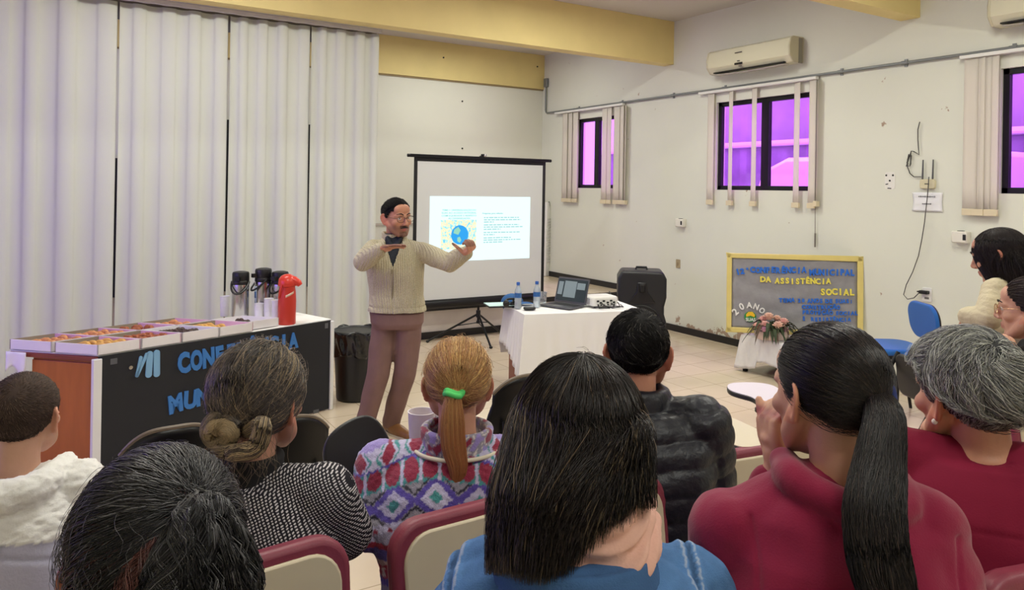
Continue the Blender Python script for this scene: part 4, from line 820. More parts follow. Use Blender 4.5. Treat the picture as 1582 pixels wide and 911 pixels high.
def class_chair(x, y, rz, ztop, label, tablet=True, w=0.46, hgt=0.40, seat=None):
    """maroon upholstered chair with a beige back shell; local forward = +y; the back's top is at ztop"""
    c = thing('tablet_chair', label, 'chair', (x, y, 0), rz, 'maroon writing chairs of the audience')
    zs = seat or ztop-0.42; tilt = Matrix.Translation((0, -0.22, ztop-hgt/2)) @ Matrix.Rotation(math.radians(-9), 4, 'X')
    FR = Matrix(((1, 0, 0, 0), (0, 0, -1, 0), (0, 1, 0, 0), (0, 0, 0, 1)))
    MB().prism(back_outline(w, hgt), 0.045, tilt @ Matrix.Translation((0, 0.03, 0)) @ FR).build('backrest', M_MAR, c, bevel=0.014, seg=3)
    MB().prism([(a*0.90, b*0.90-0.005) for a, b in back_outline(w, hgt)], 0.012, tilt @ Matrix.Translation((0, -0.010, 0)) @ FR).build('back_shell', M_BEI, c, bevel=0.005)
    MB().prism(rrect(w, 0.43, 0.08), 0.06, Matrix.Translation((0, 0.03, zs-0.06))).build('seat', M_MAR, c, bevel=0.02, seg=3)
    MB().prism(rrect(w-0.05, 0.38, 0.07), 0.012, Matrix.Translation((0, 0.03, zs-0.072))).build('seat_shell', M_BEI, c)
    for s in (-1, 1):
        MB().tube([(s*0.20, 0.20, zs-0.075), (s*0.225, 0.235, 0.02), (s*0.226, 0.236, 0.0)], 0.0115, 10).build('leg', M_BLKM, c)
        MB().tube([(s*0.20, -0.13, zs-0.075), (s*0.225, -0.225, 0.02), (s*0.226, -0.226, 0.0)], 0.0115, 10).build('leg', M_BLKM, c)
    MB().tube([(-0.20, 0.20, zs-0.08), (0.20, 0.20, zs-0.08)], 0.010, 8).tube([(-0.20, -0.13, zs-0.08), (0.20, -0.13, zs-0.08)], 0.010, 8).tube([(-0.16, -0.1, zs-0.08), (-0.16, -0.215, zs-0.02), (-0.16, -0.245, ztop-hgt+0.1)], 0.010, 8).tube([(0.16, -0.1, zs-0.08), (0.16, -0.215, zs-0.02), (0.16, -0.245, ztop-hgt+0.1)], 0.010, 8).build('frame', M_BLKM, c)
    if tablet:
        t = MB().prism(tablet_outline(), 0.022, Matrix.Translation((0.26, 0.12, zs+0.21))).build('writing_tablet', M_BLK, c, bevel=0.006)
        MB().prism([(a*0.985+0.001, b*0.985+0.003) for a, b in tablet_outline()], 0.003, Matrix.Translation((0.26, 0.12, zs+0.232))).build('tablet_top', M_TABT, t)
        MB().tube([(0.20, 0.05, zs-0.08), (0.29, 0.06, zs-0.05), (0.30, 0.10, zs+0.14), (0.31, 0.2, zs+0.205), (0.34, 0.42, zs+0.205)], 0.012, 8).build('tablet_arm', M_BLKM, c)
    return c
def chair_at(px, py, d, rz, label, **k):
    p = at(px, py, d); f = Vector((-math.sin(rz), math.cos(rz), 0)); b = p+f*0.24
    return class_chair(b.x, b.y, rz, p.z, label, **k)
def chair_corner(px, py, d, rz, side, label, **k):
    p = at(px, py, d); r_ = Vector((math.cos(rz), math.sin(rz), 0)); f = Vector((-math.sin(rz), math.cos(rz), 0)); b = p-r_*0.225*side+f*0.24
    return class_chair(b.x, b.y, rz, p.z, label, **k)
ca = chair_corner(550, 829, 1.42, math.radians(6), 1, 'maroon and beige chair behind the woman in tweed', tablet=False)
cb = chair_corner(620, 823, 1.50, math.radians(2), -1, 'maroon and beige chair behind the patterned fleece', tablet=False)
cc = chair_corner(1042, 733, 1.84, math.radians(2), 1, 'maroon and beige chair behind the man in the dark puffer jacket', tablet=False)
cdd = chair_at(1205, 693, 2.25, math.radians(-8), 'empty maroon and beige chair in front of the hand raised to the mouth', tablet=False)
ce = chair_at(1712, 884, 1.24, math.radians(-14), 'maroon chair at the lower right corner behind the grey haired woman', tablet=False)
cg = chair_at(1645, 612, 2.75, math.radians(-12), 'maroon chair cut by the right picture edge', tablet=False)
ch_ = chair_at(1250, 612, 3.45, math.radians(-4), 'maroon chair hidden behind the ponytail, its pale tablet showing', tablet=False)
# tablets whose arms are swung out, each a part of its chair
def free_tablet(chair, ctr, xdir, ydir, sc=1.0, top=M_TABT, flip=False):
    inv = Matrix.Translation(chair.location) @ Matrix.Rotation(chair.rotation_euler.z, 4, 'Z'); inv = inv.inverted()
    M = inv @ frame_m(ctr, xdir, ydir) @ Matrix.Diagonal((sc, sc, 1, 1)) @ Matrix.Translation((-0.06, -0.22, 0))
    t = MB().prism(tablet_outline(), 0.022, M).build('writing_tablet', M_BLK, chair, bevel=0.006)
    MB().prism([(a*0.985+0.001, b*0.985+0.003) for a, b in tablet_outline()], 0.003, M @ Matrix.Translation((0, 0, -0.003 if flip else 0.022))).build('tablet_top', top, t)
    MB().box((0.06, 0.16, 0.030 if flip else -0.010), (0.03, 0.24, 0.02), M).box((0.06, 0.06, 0.034 if flip else -0.014), (0.14, 0.03, 0.02), M).build('bracket', M_BLKM, t, bevel=0.004)
    return M
t1, t2, t3 = at(520, 706, 1.84), at(598, 661, 1.92), at(528, 800, 1.80)
free_tablet(ca, at(563, 730, 2.06), t2-t1, t1-t3, 0.62, M_TABT, True)
free_tablet(cc, at(1105, 672, 2.45), RT0*0.93+FW*0.36, FW*0.93-RT0*0.36, 0.80)
tp = at(1166, 632, 3.05); free_tablet(ch_, tp+Vector((0.14, 0.1, 0)), RT0, FW, 0.75, mat('white_laminate', (232, 226, 232), 0.3))
# black moulded chairs of the row in front
def black_chair(px, py, d, rz, label, w=0.42, hgt=0.36):
    p = at(px, py, d); f = Vector((-math.sin(rz), math.cos(rz), 0)); b = p+f*0.24; ztop = p.z; zs = ztop-0.38
    c = thing('plastic_chair', label, 'chair', (b.x, b.y, 0), rz, 'black moulded chairs of the front row')
    mb = MB()
    def shell(u, v):
        x = (u-0.5)*w*(0.88+0.12*math.sin(PI*min(1, v*1.2))); q = (2*u-1); top = hgt*(1-0.22*abs(q)**3.2)
        z = ztop-hgt+top*v; return (x, -0.24+0.045*q*q+0.04*(1-v)+0.0, z)
    MB().grid(shell, 20, 12).build('backrest', mat('black_shell', (18, 18, 20), 0.3, bump=0.05, bscale=200), c, solid=0.014, bevel=0)
    MB().tube([shell(u, 1.0) for u in [k/24 for k in range(25)]], 0.0085, 8).build('back_rim', mat('worn_rim', (112, 98, 82), 0.5), c)  # thin beige brown tube along the top edge of the back
    MB().prism(rrect(w, 0.42, 0.09), 0.035, Matrix.Translation((0, 0.02, zs-0.035))).build('seat', M_BLK, c, bevel=0.012)
    for sx_ in (-1, 1):
        MB().tube([(sx_*0.18, 0.17, zs-0.03), (sx_*0.21, 0.22, 0)], 0.011, 10).build('leg', M_BLKM, c)
        MB().tube([(sx_*0.18, -0.15, zs-0.03), (sx_*0.21, -0.22, 0)], 0.011, 10).build('leg', M_BLKM, c)
    MB().tube([(-0.15, -0.15, zs-0.03), (-0.15, -0.235, zs+0.02), (-0.15, -0.225, ztop-hgt+0.16)], 0.010, 8).tube([(0.15, -0.15, zs-0.03), (0.15, -0.235, zs+0.02), (0.15, -0.225, ztop-hgt+0.16)], 0.010, 8).build('frame', M_BLKM, c)
    return c
black_chair(270, 660, 2.50, math.radians(4), 'black moulded chair seen left of the bun, in front of the counter lettering', w=0.36)
black_chair(440, 646, 2.80, math.radians(2), 'black moulded chair seen right of the woman with the bun')
black_chair(826, 578, 3.40, math.radians(0), 'black moulded chair showing between the blonde and dark haired women', w=0.44)
# black folding chair on the right
p = at(1408, 562, 4.0); fc = thing('folding_chair', 'black padded folding chair between the ponytail and the grey hair', 'chair', (p.x-0.06, p.y+0.1, 0), math.radians(66))
zt_ = p.z
FRr = Matrix(((1, 0, 0, 0), (0, 0, -1, 0), (0, 1, 0, 0), (0, 0, 0, 1)))
MB().prism(rrect(0.42, 0.24, 0.05), 0.03, Matrix.Translation((0, -0.20, zt_-0.12)) @ Matrix.Rotation(math.radians(-8), 4, 'X') @ FRr).build('backrest', M_BLK, fc, bevel=0.01)
MB().prism(rrect(0.40, 0.38, 0.05), 0.03, Matrix.Translation((0, 0.05, zt_-0.44))).build('seat', mat('seat_dark_vinyl', (66, 52, 78), 0.25), fc, bevel=0.01)
for s in (-1, 1):
    MB().tube([(s*0.22, -0.22, zt_), (s*0.22, 0.26, 0.0)], 0.012, 10).build('leg', M_BLKM, fc)
    MB().tube([(s*0.20, 0.10, zt_-0.43), (s*0.20, -0.28, 0.0)], 0.012, 10).build('leg', M_BLKM, fc)
mb = MB()
for s in (-1, 1):
    for dz in (-.05, -.19): mb.cyl((s*0.17, -0.215, zt_+dz), (s*0.17, -0.245, zt_+dz), 0.008, n=10)
mb.build('rivet', M_STEEL, fc)
# blue chairs by the wall
M_BLUEF = mat('blue_fabric', (22, 96, 172), 0.8, bump=0.1, bscale=300, sheen=0.2)
def blue_chair(px, py, d, rz, label):
    p = at(px, py, d); f = Vector((-math.sin(rz), math.cos(rz), 0)); b = p+f*0.24
    c = thing('blue_chair', label, 'chair', (b.x, b.y, 0), rz, 'blue upholstered chairs by the right wall')
    zs = p.z-0.235
    bo = [(x*(1-0.12*max(0, -y/0.3)), y) for x, y in rrect(0.42, 0.29, 0.11, 8)]
    MB().prism(bo, 0.035, Matrix.Translation((0, -0.21, p.z)) @ Matrix.Rotation(math.radians(-8), 4, 'X') @ FRr).build('backrest', M_BLUEF, c, bevel=0.012, seg=3)
    MB().prism([(x*1.02, y*1.02) for x, y in bo], 0.012, Matrix.Translation((0, -0.235, p.z)) @ Matrix.Rotation(math.radians(-8), 4, 'X') @ FRr).build('back_shell', M_BLK, c, bevel=0.004)
    MB().prism(rrect(0.45, 0.42, 0.12), 0.05, Matrix.Translation((0, 0.03, zs))).build('seat', M_BLUEF, c, bevel=0.018, seg=3)
    MB().prism(rrect(0.43, 0.40, 0.11), 0.014, Matrix.Translation((0, 0.03, zs-0.012))).build('seat_shell', M_BLK, c)
    for s in (-1, 1):
        MB().tube([(s*0.19, 0.10, zs-0.02), (s*0.20, 0.19, zs-0.025), (s*0.215, 0.235, zs-0.09), (s*0.22, 0.25, 0.0)], 0.0125, 10).build('leg', M_BLKM, c)
        MB().tube([(s*0.19, -0.06, zs-0.02), (s*0.20, -0.16, zs-0.04), (s*0.22, -0.25, 0.0)], 0.0125, 10).build('leg', M_BLKM, c)
    MB().tube([(0, -0.08, zs-0.015), (0, -0.22, zs), (0, -0.265, zs+0.08), (0, -0.245, p.z)], 0.018, 10).build('back_post', M_BLKM, c)
    return c
blue_chair(1430, 496, 5.85, math.radians(58), 'blue upholstered chair under the wall socket')
blue_chair(1522, 512, 5.05, math.radians(58), 'blue upholstered chair half hidden by the quilted cream jacket')
# ================================================================== PEOPLE : tools
def V3(*a): return Vector(a)
def catmull(P, n):
    P = np.array([tuple(p) for p in P], float); m = len(P); out = []
    Q = np.vstack([2*P[0]-P[1], P, 2*P[-1]-P[-2]])
    ts = np.linspace(0, m-1, n)
    for t in ts:
        i = min(int(t), m-2); u = t-i; a, b, c, d = Q[i], Q[i+1], Q[i+2], Q[i+3]
        out.append(0.5*((2*b)+(-a+c)*u+(2*a-5*b+4*c-d)*u*u+(-a+3*b-3*c+d)*u**3))
    return np.array(out)
class Blob(MB):
    def chain(s, pts, radii, n=18, k=None, M=None):
        """round ended limb through the points with a radius at each"""
        k = k or max(6, 5*(len(pts)-1)+1)
        P = catmull(pts, k) if len(pts) > 2 else np.linspace(np.array(tuple(pts[0]), float), np.array(tuple(pts[1]), float), k)
        R = np.interp(np.linspace(0, len(pts)-1, k), range(len(pts)), radii)
        d0 = P[0]-P[1]; d0 /= np.linalg.norm(d0)+1e-9; d1 = P[-1]-P[-2]; d1 /= np.linalg.norm(d1)+1e-9
        pre = [(P[0]+d0*R[0]*math.sin(a), R[0]*math.cos(a)) for a in (1.45, 1.1, 0.7, 0.35)]
        post = [(P[-1]+d1*R[-1]*math.sin(a), R[-1]*math.cos(a)) for a in (0.35, 0.7, 1.1, 1.45)]
        pp = [p for p, r in pre]+list(P)+[p for p, r in post]; rr = [r for p, r in pre]+list(R)+[r for p, r in post]
        return s.tube([tuple(p) for p in pp], [float(r) for r in rr], n, M)
    def loft(s, rings, n=32):
        """rings: (centre, right, fwd, a, b, exponent)"""
        vs = []; fs = []
        for c, r, f, a, b, e in rings:
            for i in range(n):
                t = 2*PI*i/n; cx, sy = math.cos(t), math.sin(t)
                x = math.copysign(abs(cx)**(2/e), cx)*a; y = math.copysign(abs(sy)**(2/e), sy)*b
                vs.append(c+r*x+f*y)
        m = len(rings)
        for j in range(m-1):
            for i in range(n): fs.append((j*n+i, j*n+(i+1) % n, (j+1)*n+(i+1) % n, (j+1)*n+i))
        fs.append(tuple(range(n))[::-1]); fs.append(tuple((m-1)*n+i for i in range(n)))
        return s.add(vs, fs)
    def solid(s, name, voxel, smooth_it=6, factor=0.5):
        me = bpy.data.meshes.new(name+'_raw'); me.from_pydata([tuple(p) for p in s.v], [], s.f); me.update()
        bm = bmesh.new(); bm.from_mesh(me); bmesh.ops.recalc_face_normals(bm, faces=bm.faces); bm.to_mesh(me); bm.free()
        o = bpy.data.objects.new(name+'_raw', me); COL.objects.link(o)
        q = o.modifiers.new('r', 'REMESH'); q.mode = 'VOXEL'; q.voxel_size = voxel
        if smooth_it: q = o.modifiers.new('s', 'SMOOTH'); q.factor = factor; q.iterations = smooth_it
        bpy.context.view_layer.update()
        out = bpy.data.meshes.new_from_object(o.evaluated_get(bpy.context.evaluated_depsgraph_get())); out.name = name
        bpy.data.objects.remove(o); bpy.data.meshes.remove(me); out.materials.clear(); return out
def get_co(me):
    a = np.empty(len(me.vertices)*3); me.vertices.foreach_get('co', a); return a.reshape(-1, 3)
def get_no(me):
    a = np.empty(len(me.vertices)*3); me.vertex_normals.foreach_get('vector', a); return a.reshape(-1, 3)
def set_co(me, co): me.vertices.foreach_set('co', np.ascontiguousarray(co, float).ravel()); me.update()
def set_col(me, col):
    at_ = me.color_attributes.new('Col', 'FLOAT_COLOR', 'POINT'); c4 = np.ones((len(me.vertices), 4)); c4[:, :3] = col; at_.data.foreach_set('color', c4.ravel())
def sines(co, scale, seed, n=7):
    r_ = np.random.default_rng(seed); out = np.zeros(len(co))
    for i in range(n):
        d = r_.normal(size=3); d /= np.linalg.norm(d); out += np.sin(co @ d*scale*r_.uniform(0.6, 1.6)+r_.uniform(0, 6.28)+1.3*np.sin(co @ r_.normal(size=3)*scale*0.5))
    return out/n*1.6
def link_me(name, me, m, parent, base, sm=True):
    me.materials.append(m)
    if sm: me.shade_smooth()
    o = bpy.data.objects.new(name, me); COL.objects.link(o)
    if parent is not None: o.parent = parent
    else: o.location = base
    return o
SKIN = {}
def skin_mat(): return mat('skin', (200, 150, 124), 0.48, spec=0.4, attr='Col', vary=0.05, vscale=30, bump=0.05, bscale=220, sss=0.08)
M_HAIR = mat('hair', (30, 24, 22), 0.38, spec=0.35, attr='Col')
M_HAIRD = mat('hair_matte', (30, 24, 22), 0.6, spec=0.2, attr='Col')

# ---- head : local x right, y forward, z up, about 0.235 tall
def headprims(mb, T, fem=True, ears=True, chub=1.0):
    def E(c, r, R=None): mb.ell(T @ Vector(c), r, 22, 16, None, T.to_3x3().normalized() if R is None else T.to_3x3().normalized() @ R)
    s = T.to_scale().x
    def e(c, r, R=None): E(c, tuple(q*s for q in r), R)
    def ch(pts, rr): mb.chain([T @ Vector(p) for p in pts], [q*s for q in rr], 14)
    e((0, -0.014, 0.034), (0.076, 0.096, 0.085))
    e((0, 0.022, 0.0), (0.066*chub, 0.070, 0.078)); e((0, 0.034, -0.04), (0.057*chub, 0.055, 0.066)); e((0, 0.045, -0.076), (0.040*chub, 0.040, 0.036))
    e((0, 0.074, -0.096), (0.020, 0.016, 0.016)); e((0, 0.055, 0.055), (0.058, 0.036, 0.045))
    for sd in (-1, 1):
        e((sd*0.043, 0.058, -0.020), (0.025, 0.024, 0.022)); ch([(sd*0.012, 0.088, 0.026), (sd*0.034, 0.083, 0.031), (sd*0.052, 0.066, 0.024)], [0.0085, 0.009, 0.008])
        ch([(sd*0.018, 0.083, 0.019), (sd*0.031, 0.086, 0.021), (sd*0.045, 0.078, 0.017)], [0.004, 0.0048, 0.004]); e((sd*0.011, 0.099, -0.030), (0.0085, 0.010, 0.008)); ch([(sd*0.062, 0.0, -0.03), (sd*0.052, 0.03, -0.065), (sd*0.025, 0.062, -0.095)], [0.020, 0.020, 0.016])
    ch([(0, 0.088, 0.024), (0, 0.098, 0.002), (0, 0.110, -0.022)], [0.0095, 0.0095, 0.0115]); e((0, 0.108, -0.025), (0.0125, 0.012, 0.0105))
    ch([(-0.020, 0.083, -0.056), (0, 0.092, -0.053), (0.020, 0.083, -0.056)], [0.005, 0.0075, 0.005]); ch([(-0.018, 0.082, -0.065), (0, 0.090, -0.067), (0.018, 0.082, -0.065)], [0.005, 0.008, 0.005])
    if ears:
        for sd in (-1, 1):
            path = [(0.010, 0.006), (0.010, 0.024), (0.0, 0.034), (-0.014, 0.034), (-0.024, 0.020), (-0.022, 0.0), (-0.014, -0.016), (-0.004, -0.028), (0.006, -0.026), (0.008, -0.012)]
            ch([(sd*(0.074+0.55*max(0, 0.010-y)), y-0.012, z-0.006) for y, z in path], [0.005, 0.0052, 0.0055, 0.0055, 0.0055, 0.0052, 0.0055, 0.007, 0.006, 0.004])
            e((sd*0.076, -0.014, 0.0), (0.0075, 0.022, 0.029), Matrix.Rotation(sd*0.48, 3, 'Z')); e((sd*0.072, -0.014, 0.002), (0.008, 0.020, 0.028))
def head_T(c, yw, pitch=0, rl=0, s=1.0):
    return Matrix.Translation(c) @ Matrix.Rotation(math.radians(yw), 4, 'Z') @ Matrix.Rotation(math.radians(pitch), 4, 'X') @ Matrix.Rotation(math.radians(rl), 4, 'Y') @ Matrix.Diagonal((s, s, s, 1))

# ---- hand : palm and five fingers; d = finger direction, n = palm normal, side +1 when the thumb is on d x n
def handprims(mb, w, d, n, side, curl=(0.35, 0.4, 0.45, 0.5), spread=0.05, thumb=(0.55, 0.75, 0.15), s=1.0, tcurl=0.3, thumbdir=None):
    d = Vector(d).normalized(); n = Vector(n); n = (n-d*n.dot(d)).normalized(); t = d.cross(n)*side
    w = Vector(w)
    mb.chain([w-d*0.015*s, w+d*0.02*s], [0.026*s, 0.026*s], 14)
    for k, off in enumerate((0.028, 0.010, -0.009, -0.027)):
        b = w+d*(0.088-0.006*abs(k-1))*s+t*off*s
        mb.chain([w+d*0.008*s+t*off*0.55*s, w+d*0.05*s+t*off*0.9*s-n*0.003*s, b], [0.0135*s, 0.0135*s, 0.0108*s], 12)
        L3 = [(0.040, 0.026, 0.020), (0.045, 0.029, 0.022), (0.042, 0.027, 0.021), (0.033, 0.021, 0.018)][k]; a = 0; p = b; dr = (d+t*spread*(1.5-k)).normalized(); pts = [b]
        for j, L in enumerate(L3):
            a += curl[k]*(0.9 if j == 0 else 1.0); v = dr*math.cos(a)+n*math.sin(a); p = p+v*L*s; pts.append(p)
        mb.chain(pts, [0.0098*s, 0.0090*s, 0.0082*s, 0.0066*s], 12, k=13)
    th = (d*thumb[0]+t*thumb[1]+n*thumb[2]).normalized() if thumbdir is None else Vector(thumbdir).normalized(); b = w+d*0.022*s+t*0.024*s
    p1 = b+th*0.042*s; th2 = (th*math.cos(tcurl)+(d*0.8+n*0.3).normalized()*math.sin(tcurl)).normalized(); p2 = p1+th2*0.032*s; p3 = p2+th2*0.024*s
    mb.chain([w+d*0.01*s+t*0.012*s, b, p1, p2, p3], [0.016*s, 0.0155*s, 0.0115*s, 0.0105*s, 0.008*s], 12)
    mb.ell(w+d*0.045*s+n*0.006*s, (0.030*s, 0.030*s, 0.017*s))

# ---- hair
C0 = np.array((0, -0.014, 0.034)); RS = np.array((0.0785, 0.0985, 0.0875))
def hairline(y, front=0.0, nape=0.0):
    return np.interp(y, (-0.12, -0.095, -0.06, -0.03, 0.0, 0.02, 0.035, 0.06, 0.09), (-0.055-nape, -0.050-nape, -0.040-nape, -0.010, -0.004, 0.020, 0.045, 0.066+front, 0.080+front))
def roots(n, seed, front=0.0, nape=0.0, extra=None):
    r_ = np.random.default_rng(seed); d = r_.normal(size=(n*4, 3)); d /= np.linalg.norm(d, axis=1)[:, None]
    p = C0+d*RS; k = p[:, 2] > hairline(p[:, 1], front, nape)
    if extra is not None: k &= extra(p)
    return d[k][:n]
def slerp(a, b, t):
    w = np.arccos(np.clip((a*b).sum(1), -1, 1))[:, None]; sw = np.sin(w)+1e-6
    return (np.sin((1-t)*w)*a+np.sin(t*w)*b)/sw
def strands_mesh(P, R, col, name='hair', sides=3):
    """P (N,K,3) paths, R (K,) or (N,K) radii, col (N,3) or (N,K,3)"""
    N, K, _ = P.shape; R = np.broadcast_to(R, (N, K))
    T = np.gradient(P, axis=1); T /= np.linalg.norm(T, axis=2)[:, :, None]+1e-9
    ref = np.where(np.abs(T[:, :, 2:3]) > 0.9, np.array([[[1., 0, 0]]]), np.array([[[0, 0, 1.]]]))
    U = np.cross(T, ref); U /= np.linalg.norm(U, axis=2)[:, :, None]+1e-9; Wv = np.cross(T, U)
    vs = np.stack([P+(U*math.cos(2*PI*s/sides)+Wv*math.sin(2*PI*s/sides))*R[:, :, None] for s in range(sides)], axis=2)   # N,K,S,3
    idx = np.arange(N*K*sides).reshape(N, K, sides)
    a = idx[:, :-1, :]; b = np.roll(a, -1, axis=2); c = idx[:, 1:, :]; d = np.roll(c, -1, axis=2)
    F = np.stack([a, b, d, c], axis=-1).reshape(-1, 4)
    me = bpy.data.meshes.new(name); me.vertices.add(N*K*sides); me.vertices.foreach_set('co', vs.ravel())
    me.loops.add(F.size); me.loops.foreach_set('vertex_index', F.ravel().astype(np.int32))
    me.polygons.add(len(F)); me.polygons.foreach_set('loop_start', np.arange(0, F.size, 4, dtype=np.int32)); me.polygons.foreach_set('loop_total', np.full(len(F), 4, dtype=np.int32))
    me.update(calc_edges=True)
    col = np.asarray(col); col = np.broadcast_to(col[:, None, :] if col.ndim == 2 else col, (N, K, 3))
    set_col(me, np.repeat(col.reshape(N*K, 3), sides, axis=0)); me.shade_smooth(); return me
def xf(T, P):
    M = np.array(T); s = P.shape; return (P.reshape(-1, 3) @ M[:3, :3].T+M[:3, 3]).reshape(s)
def shades(n, base, seed, var=0.35, streak=None, frac=0.1):
    r_ = np.random.default_rng(seed); c = np.array(lin(base))[None]*r_.uniform(1-var, 1+var, (n, 1))
    if streak is not None: k = r_.random(n) < frac; c[k] = np.array(lin(streak))[None]*r_.uniform(0.7, 1.2, (k.sum(), 1))
    return c
def cap_mesh(T, off=0.002, front=0.0, nape=0.0, col=(20, 16, 15)):
    mb = Blob(); n, m = 48, 32; keep = []
    for j in range(m+1):
        for i in range(n):
            th = PI*j/m; a = 2*PI*i/n; d = np.array((math.sin(th)*math.cos(a), math.sin(th)*math.sin(a), math.cos(th))); mb.v.append(tuple(T @ Vector(C0+d*(RS+off))))
            p = C0+d*(RS+off); keep.append(p[2] > hairline(p[1], front, nape)-0.004)
    for j in range(m):
        for i in range(n):
            f = (j*n+i, (j+1)*n+i, (j+1)*n+(i+1) % n, j*n+(i+1) % n)
            if all(keep[q] for q in f): mb.f.append(f)
    return mb
def hair_short(T, n, length, base, seed, lift=0.35, var=0.4, streak=None, frac=0.1, front=0.0, nape=0.0, crown=(0.0, -0.6, 0.8), swirl=0.5, K=5, r=0.0007, curl=0.0, off=0.0, lenfn=None, down=0.0, clump=0.0):
    d = roots(n, seed, front, nape); n = len(d); r_ = np.random.default_rng(seed+1)
    c = np.array(crown, float); c /= np.linalg.norm(c); p = C0+d*(RS+off); L = length*r_.uniform(0.6, 1.15, n)
    if lenfn is not None: L = L*lenfn(p)
    P = [p.copy()]; lf = np.full(n, lift)
    for k in range(1, K):
        q = (p-C0)/RS; nn = q/RS; nn /= np.linalg.norm(nn, axis=1)[:, None]
        g = q/np.linalg.norm(q, axis=1)[:, None]; t = g-c*(g @ c)[:, None]; t -= nn*(t*nn).sum(1)[:, None]; t /= np.linalg.norm(t, axis=1)[:, None]+1e-6
        sw = np.cross(nn, t); t = t+sw*swirl*(1+curl*np.sin(k*1.3+p @ np.array((40., 55., 35.))))[:, None]; t[:, 2] -= down; t /= np.linalg.norm(t, axis=1)[:, None]+1e-6
        if clump: 
            ph = np.floor(p*28); h = np.sin(ph @ np.array((12.9, 78.2, 37.7)))*1.7; t = t+sw*(clump*h)[:, None]
        step = t*np.cos(lf)[:, None]+nn*np.sin(lf)[:, None]+r_.normal(scale=0.10, size=p.shape)
        p = p+step*(L/(K-1))[:, None]; lf = lf*0.55-0.03
        qq = (p-C0)/(RS+0.001); rad = np.linalg.norm(qq, axis=1); bad = rad < 1; p[bad] = C0+(qq[bad]/rad[bad][:, None])*(RS+0.001); P.append(p.copy())
    P = np.stack(P, 1); R = r*np.linspace(1, 0.45, K)
    return strands_mesh(xf(T, P), R, shades(n, base, seed, var, streak, frac))
def hair_pulled(T, n, tie, base, seed, tail=None, tail_r=None, tailK=18, var=0.4, streak=None, frac=0.1, front=0.0, nape=0.0, r=0.0007, thick=0.010, extra=None, tipcol=None, loose=0.0, wave=0.0, K1=12, tieoff=0.012, tiespread=0.010, flat=1.0, clump=0.0):
    """hair combed over the scalp to a tie point (head space), then along a tail polyline (world space)"""
    d = roots(n, seed, front, nape, extra); n = len(d); r_ = np.random.default_rng(seed+2)
    t0 = (np.array(tie)-C0)/RS; t0 /= np.linalg.norm(t0); lay = r_.uniform(0.2, 1, n)
    ts = np.linspace(0, 1, K1); P = []
    jit = t0+r_.normal(scale=0.06, size=(n, 3)); jit /= np.linalg.norm(jit, axis=1)[:, None]
    for t in ts:
        q = slerp(d, jit, t*0.97); off = 0.002+thick*lay*math.sin(PI*min(1, t*0.9+0.12))**0.8+tieoff*t*t
        w = loose*np.sin(5*t+lay*30)*math.sin(PI*t); P.append(C0+q*(RS+off[:, None])+w[:, None]*np.cross(q, t0)+ (clump*np.sin(np.floor(lay*18)*7.1+4*t)*math.sin(PI*t))[:, None]*q)
    P = np.stack(P, 1); P = xf(T, P); K = K1
    if tail is not None:
        C = catmull(tail, tailK); rr = np.interp(np.linspace(0, 1, tailK), np.linspace(0, 1, len(tail_r)), tail_r)
        D = np.gradient(C, axis=0); D /= np.linalg.norm(D, axis=1)[:, None]; X = np.array(T)[:3, 0]; X = X/np.linalg.norm(X); U = X[None]-D*(D @ X)[:, None]; U /= np.linalg.norm(U, axis=1)[:, None]; Wv = np.cross(D, U)
        a = r_.uniform(0, 2*PI, n); q = np.sqrt(r_.uniform(0, 1, n)); ln = r_.uniform(0.62, 1.0, n)
        B = np.empty((n, tailK, 3))
        for k in range(tailK):
            tt = k/(tailK-1)*ln*(tailK-1); i = np.minimum(tt.astype(int), tailK-2); u = (tt-i)[:, None]
            c = C[i]*(1-u)+C[i+1]*u; rk = (rr[i]*(1-u[:, 0])+rr[i+1]*u[:, 0])
            wv = wave*np.sin(k*0.9+np.floor(a*3)*2.1)*rk
            B[:, k] = c+U[i]*((np.cos(a)*q*rk+wv)[:, None])+Wv[i]*((np.sin(a)*q*rk*flat+wv*0.5)[:, None])
        P = np.concatenate([P, B], 1); K = P.shape[1]
    R = np.full(K, r); R[-4:] = r*np.linspace(1, 0.4, 4)
    col = shades(n, base, seed, var, streak, frac)
    if tipcol is not None:
        w = np.clip((np.arange(K)-K1)/(K-K1), 0, 1)[None, :, None]; col = col[:, None, :]*(1-w)+np.array(lin(tipcol))[None, None]*w*r_.uniform(0.7, 1.2, (n, 1, 1))
    return strands_mesh(P, R, col)
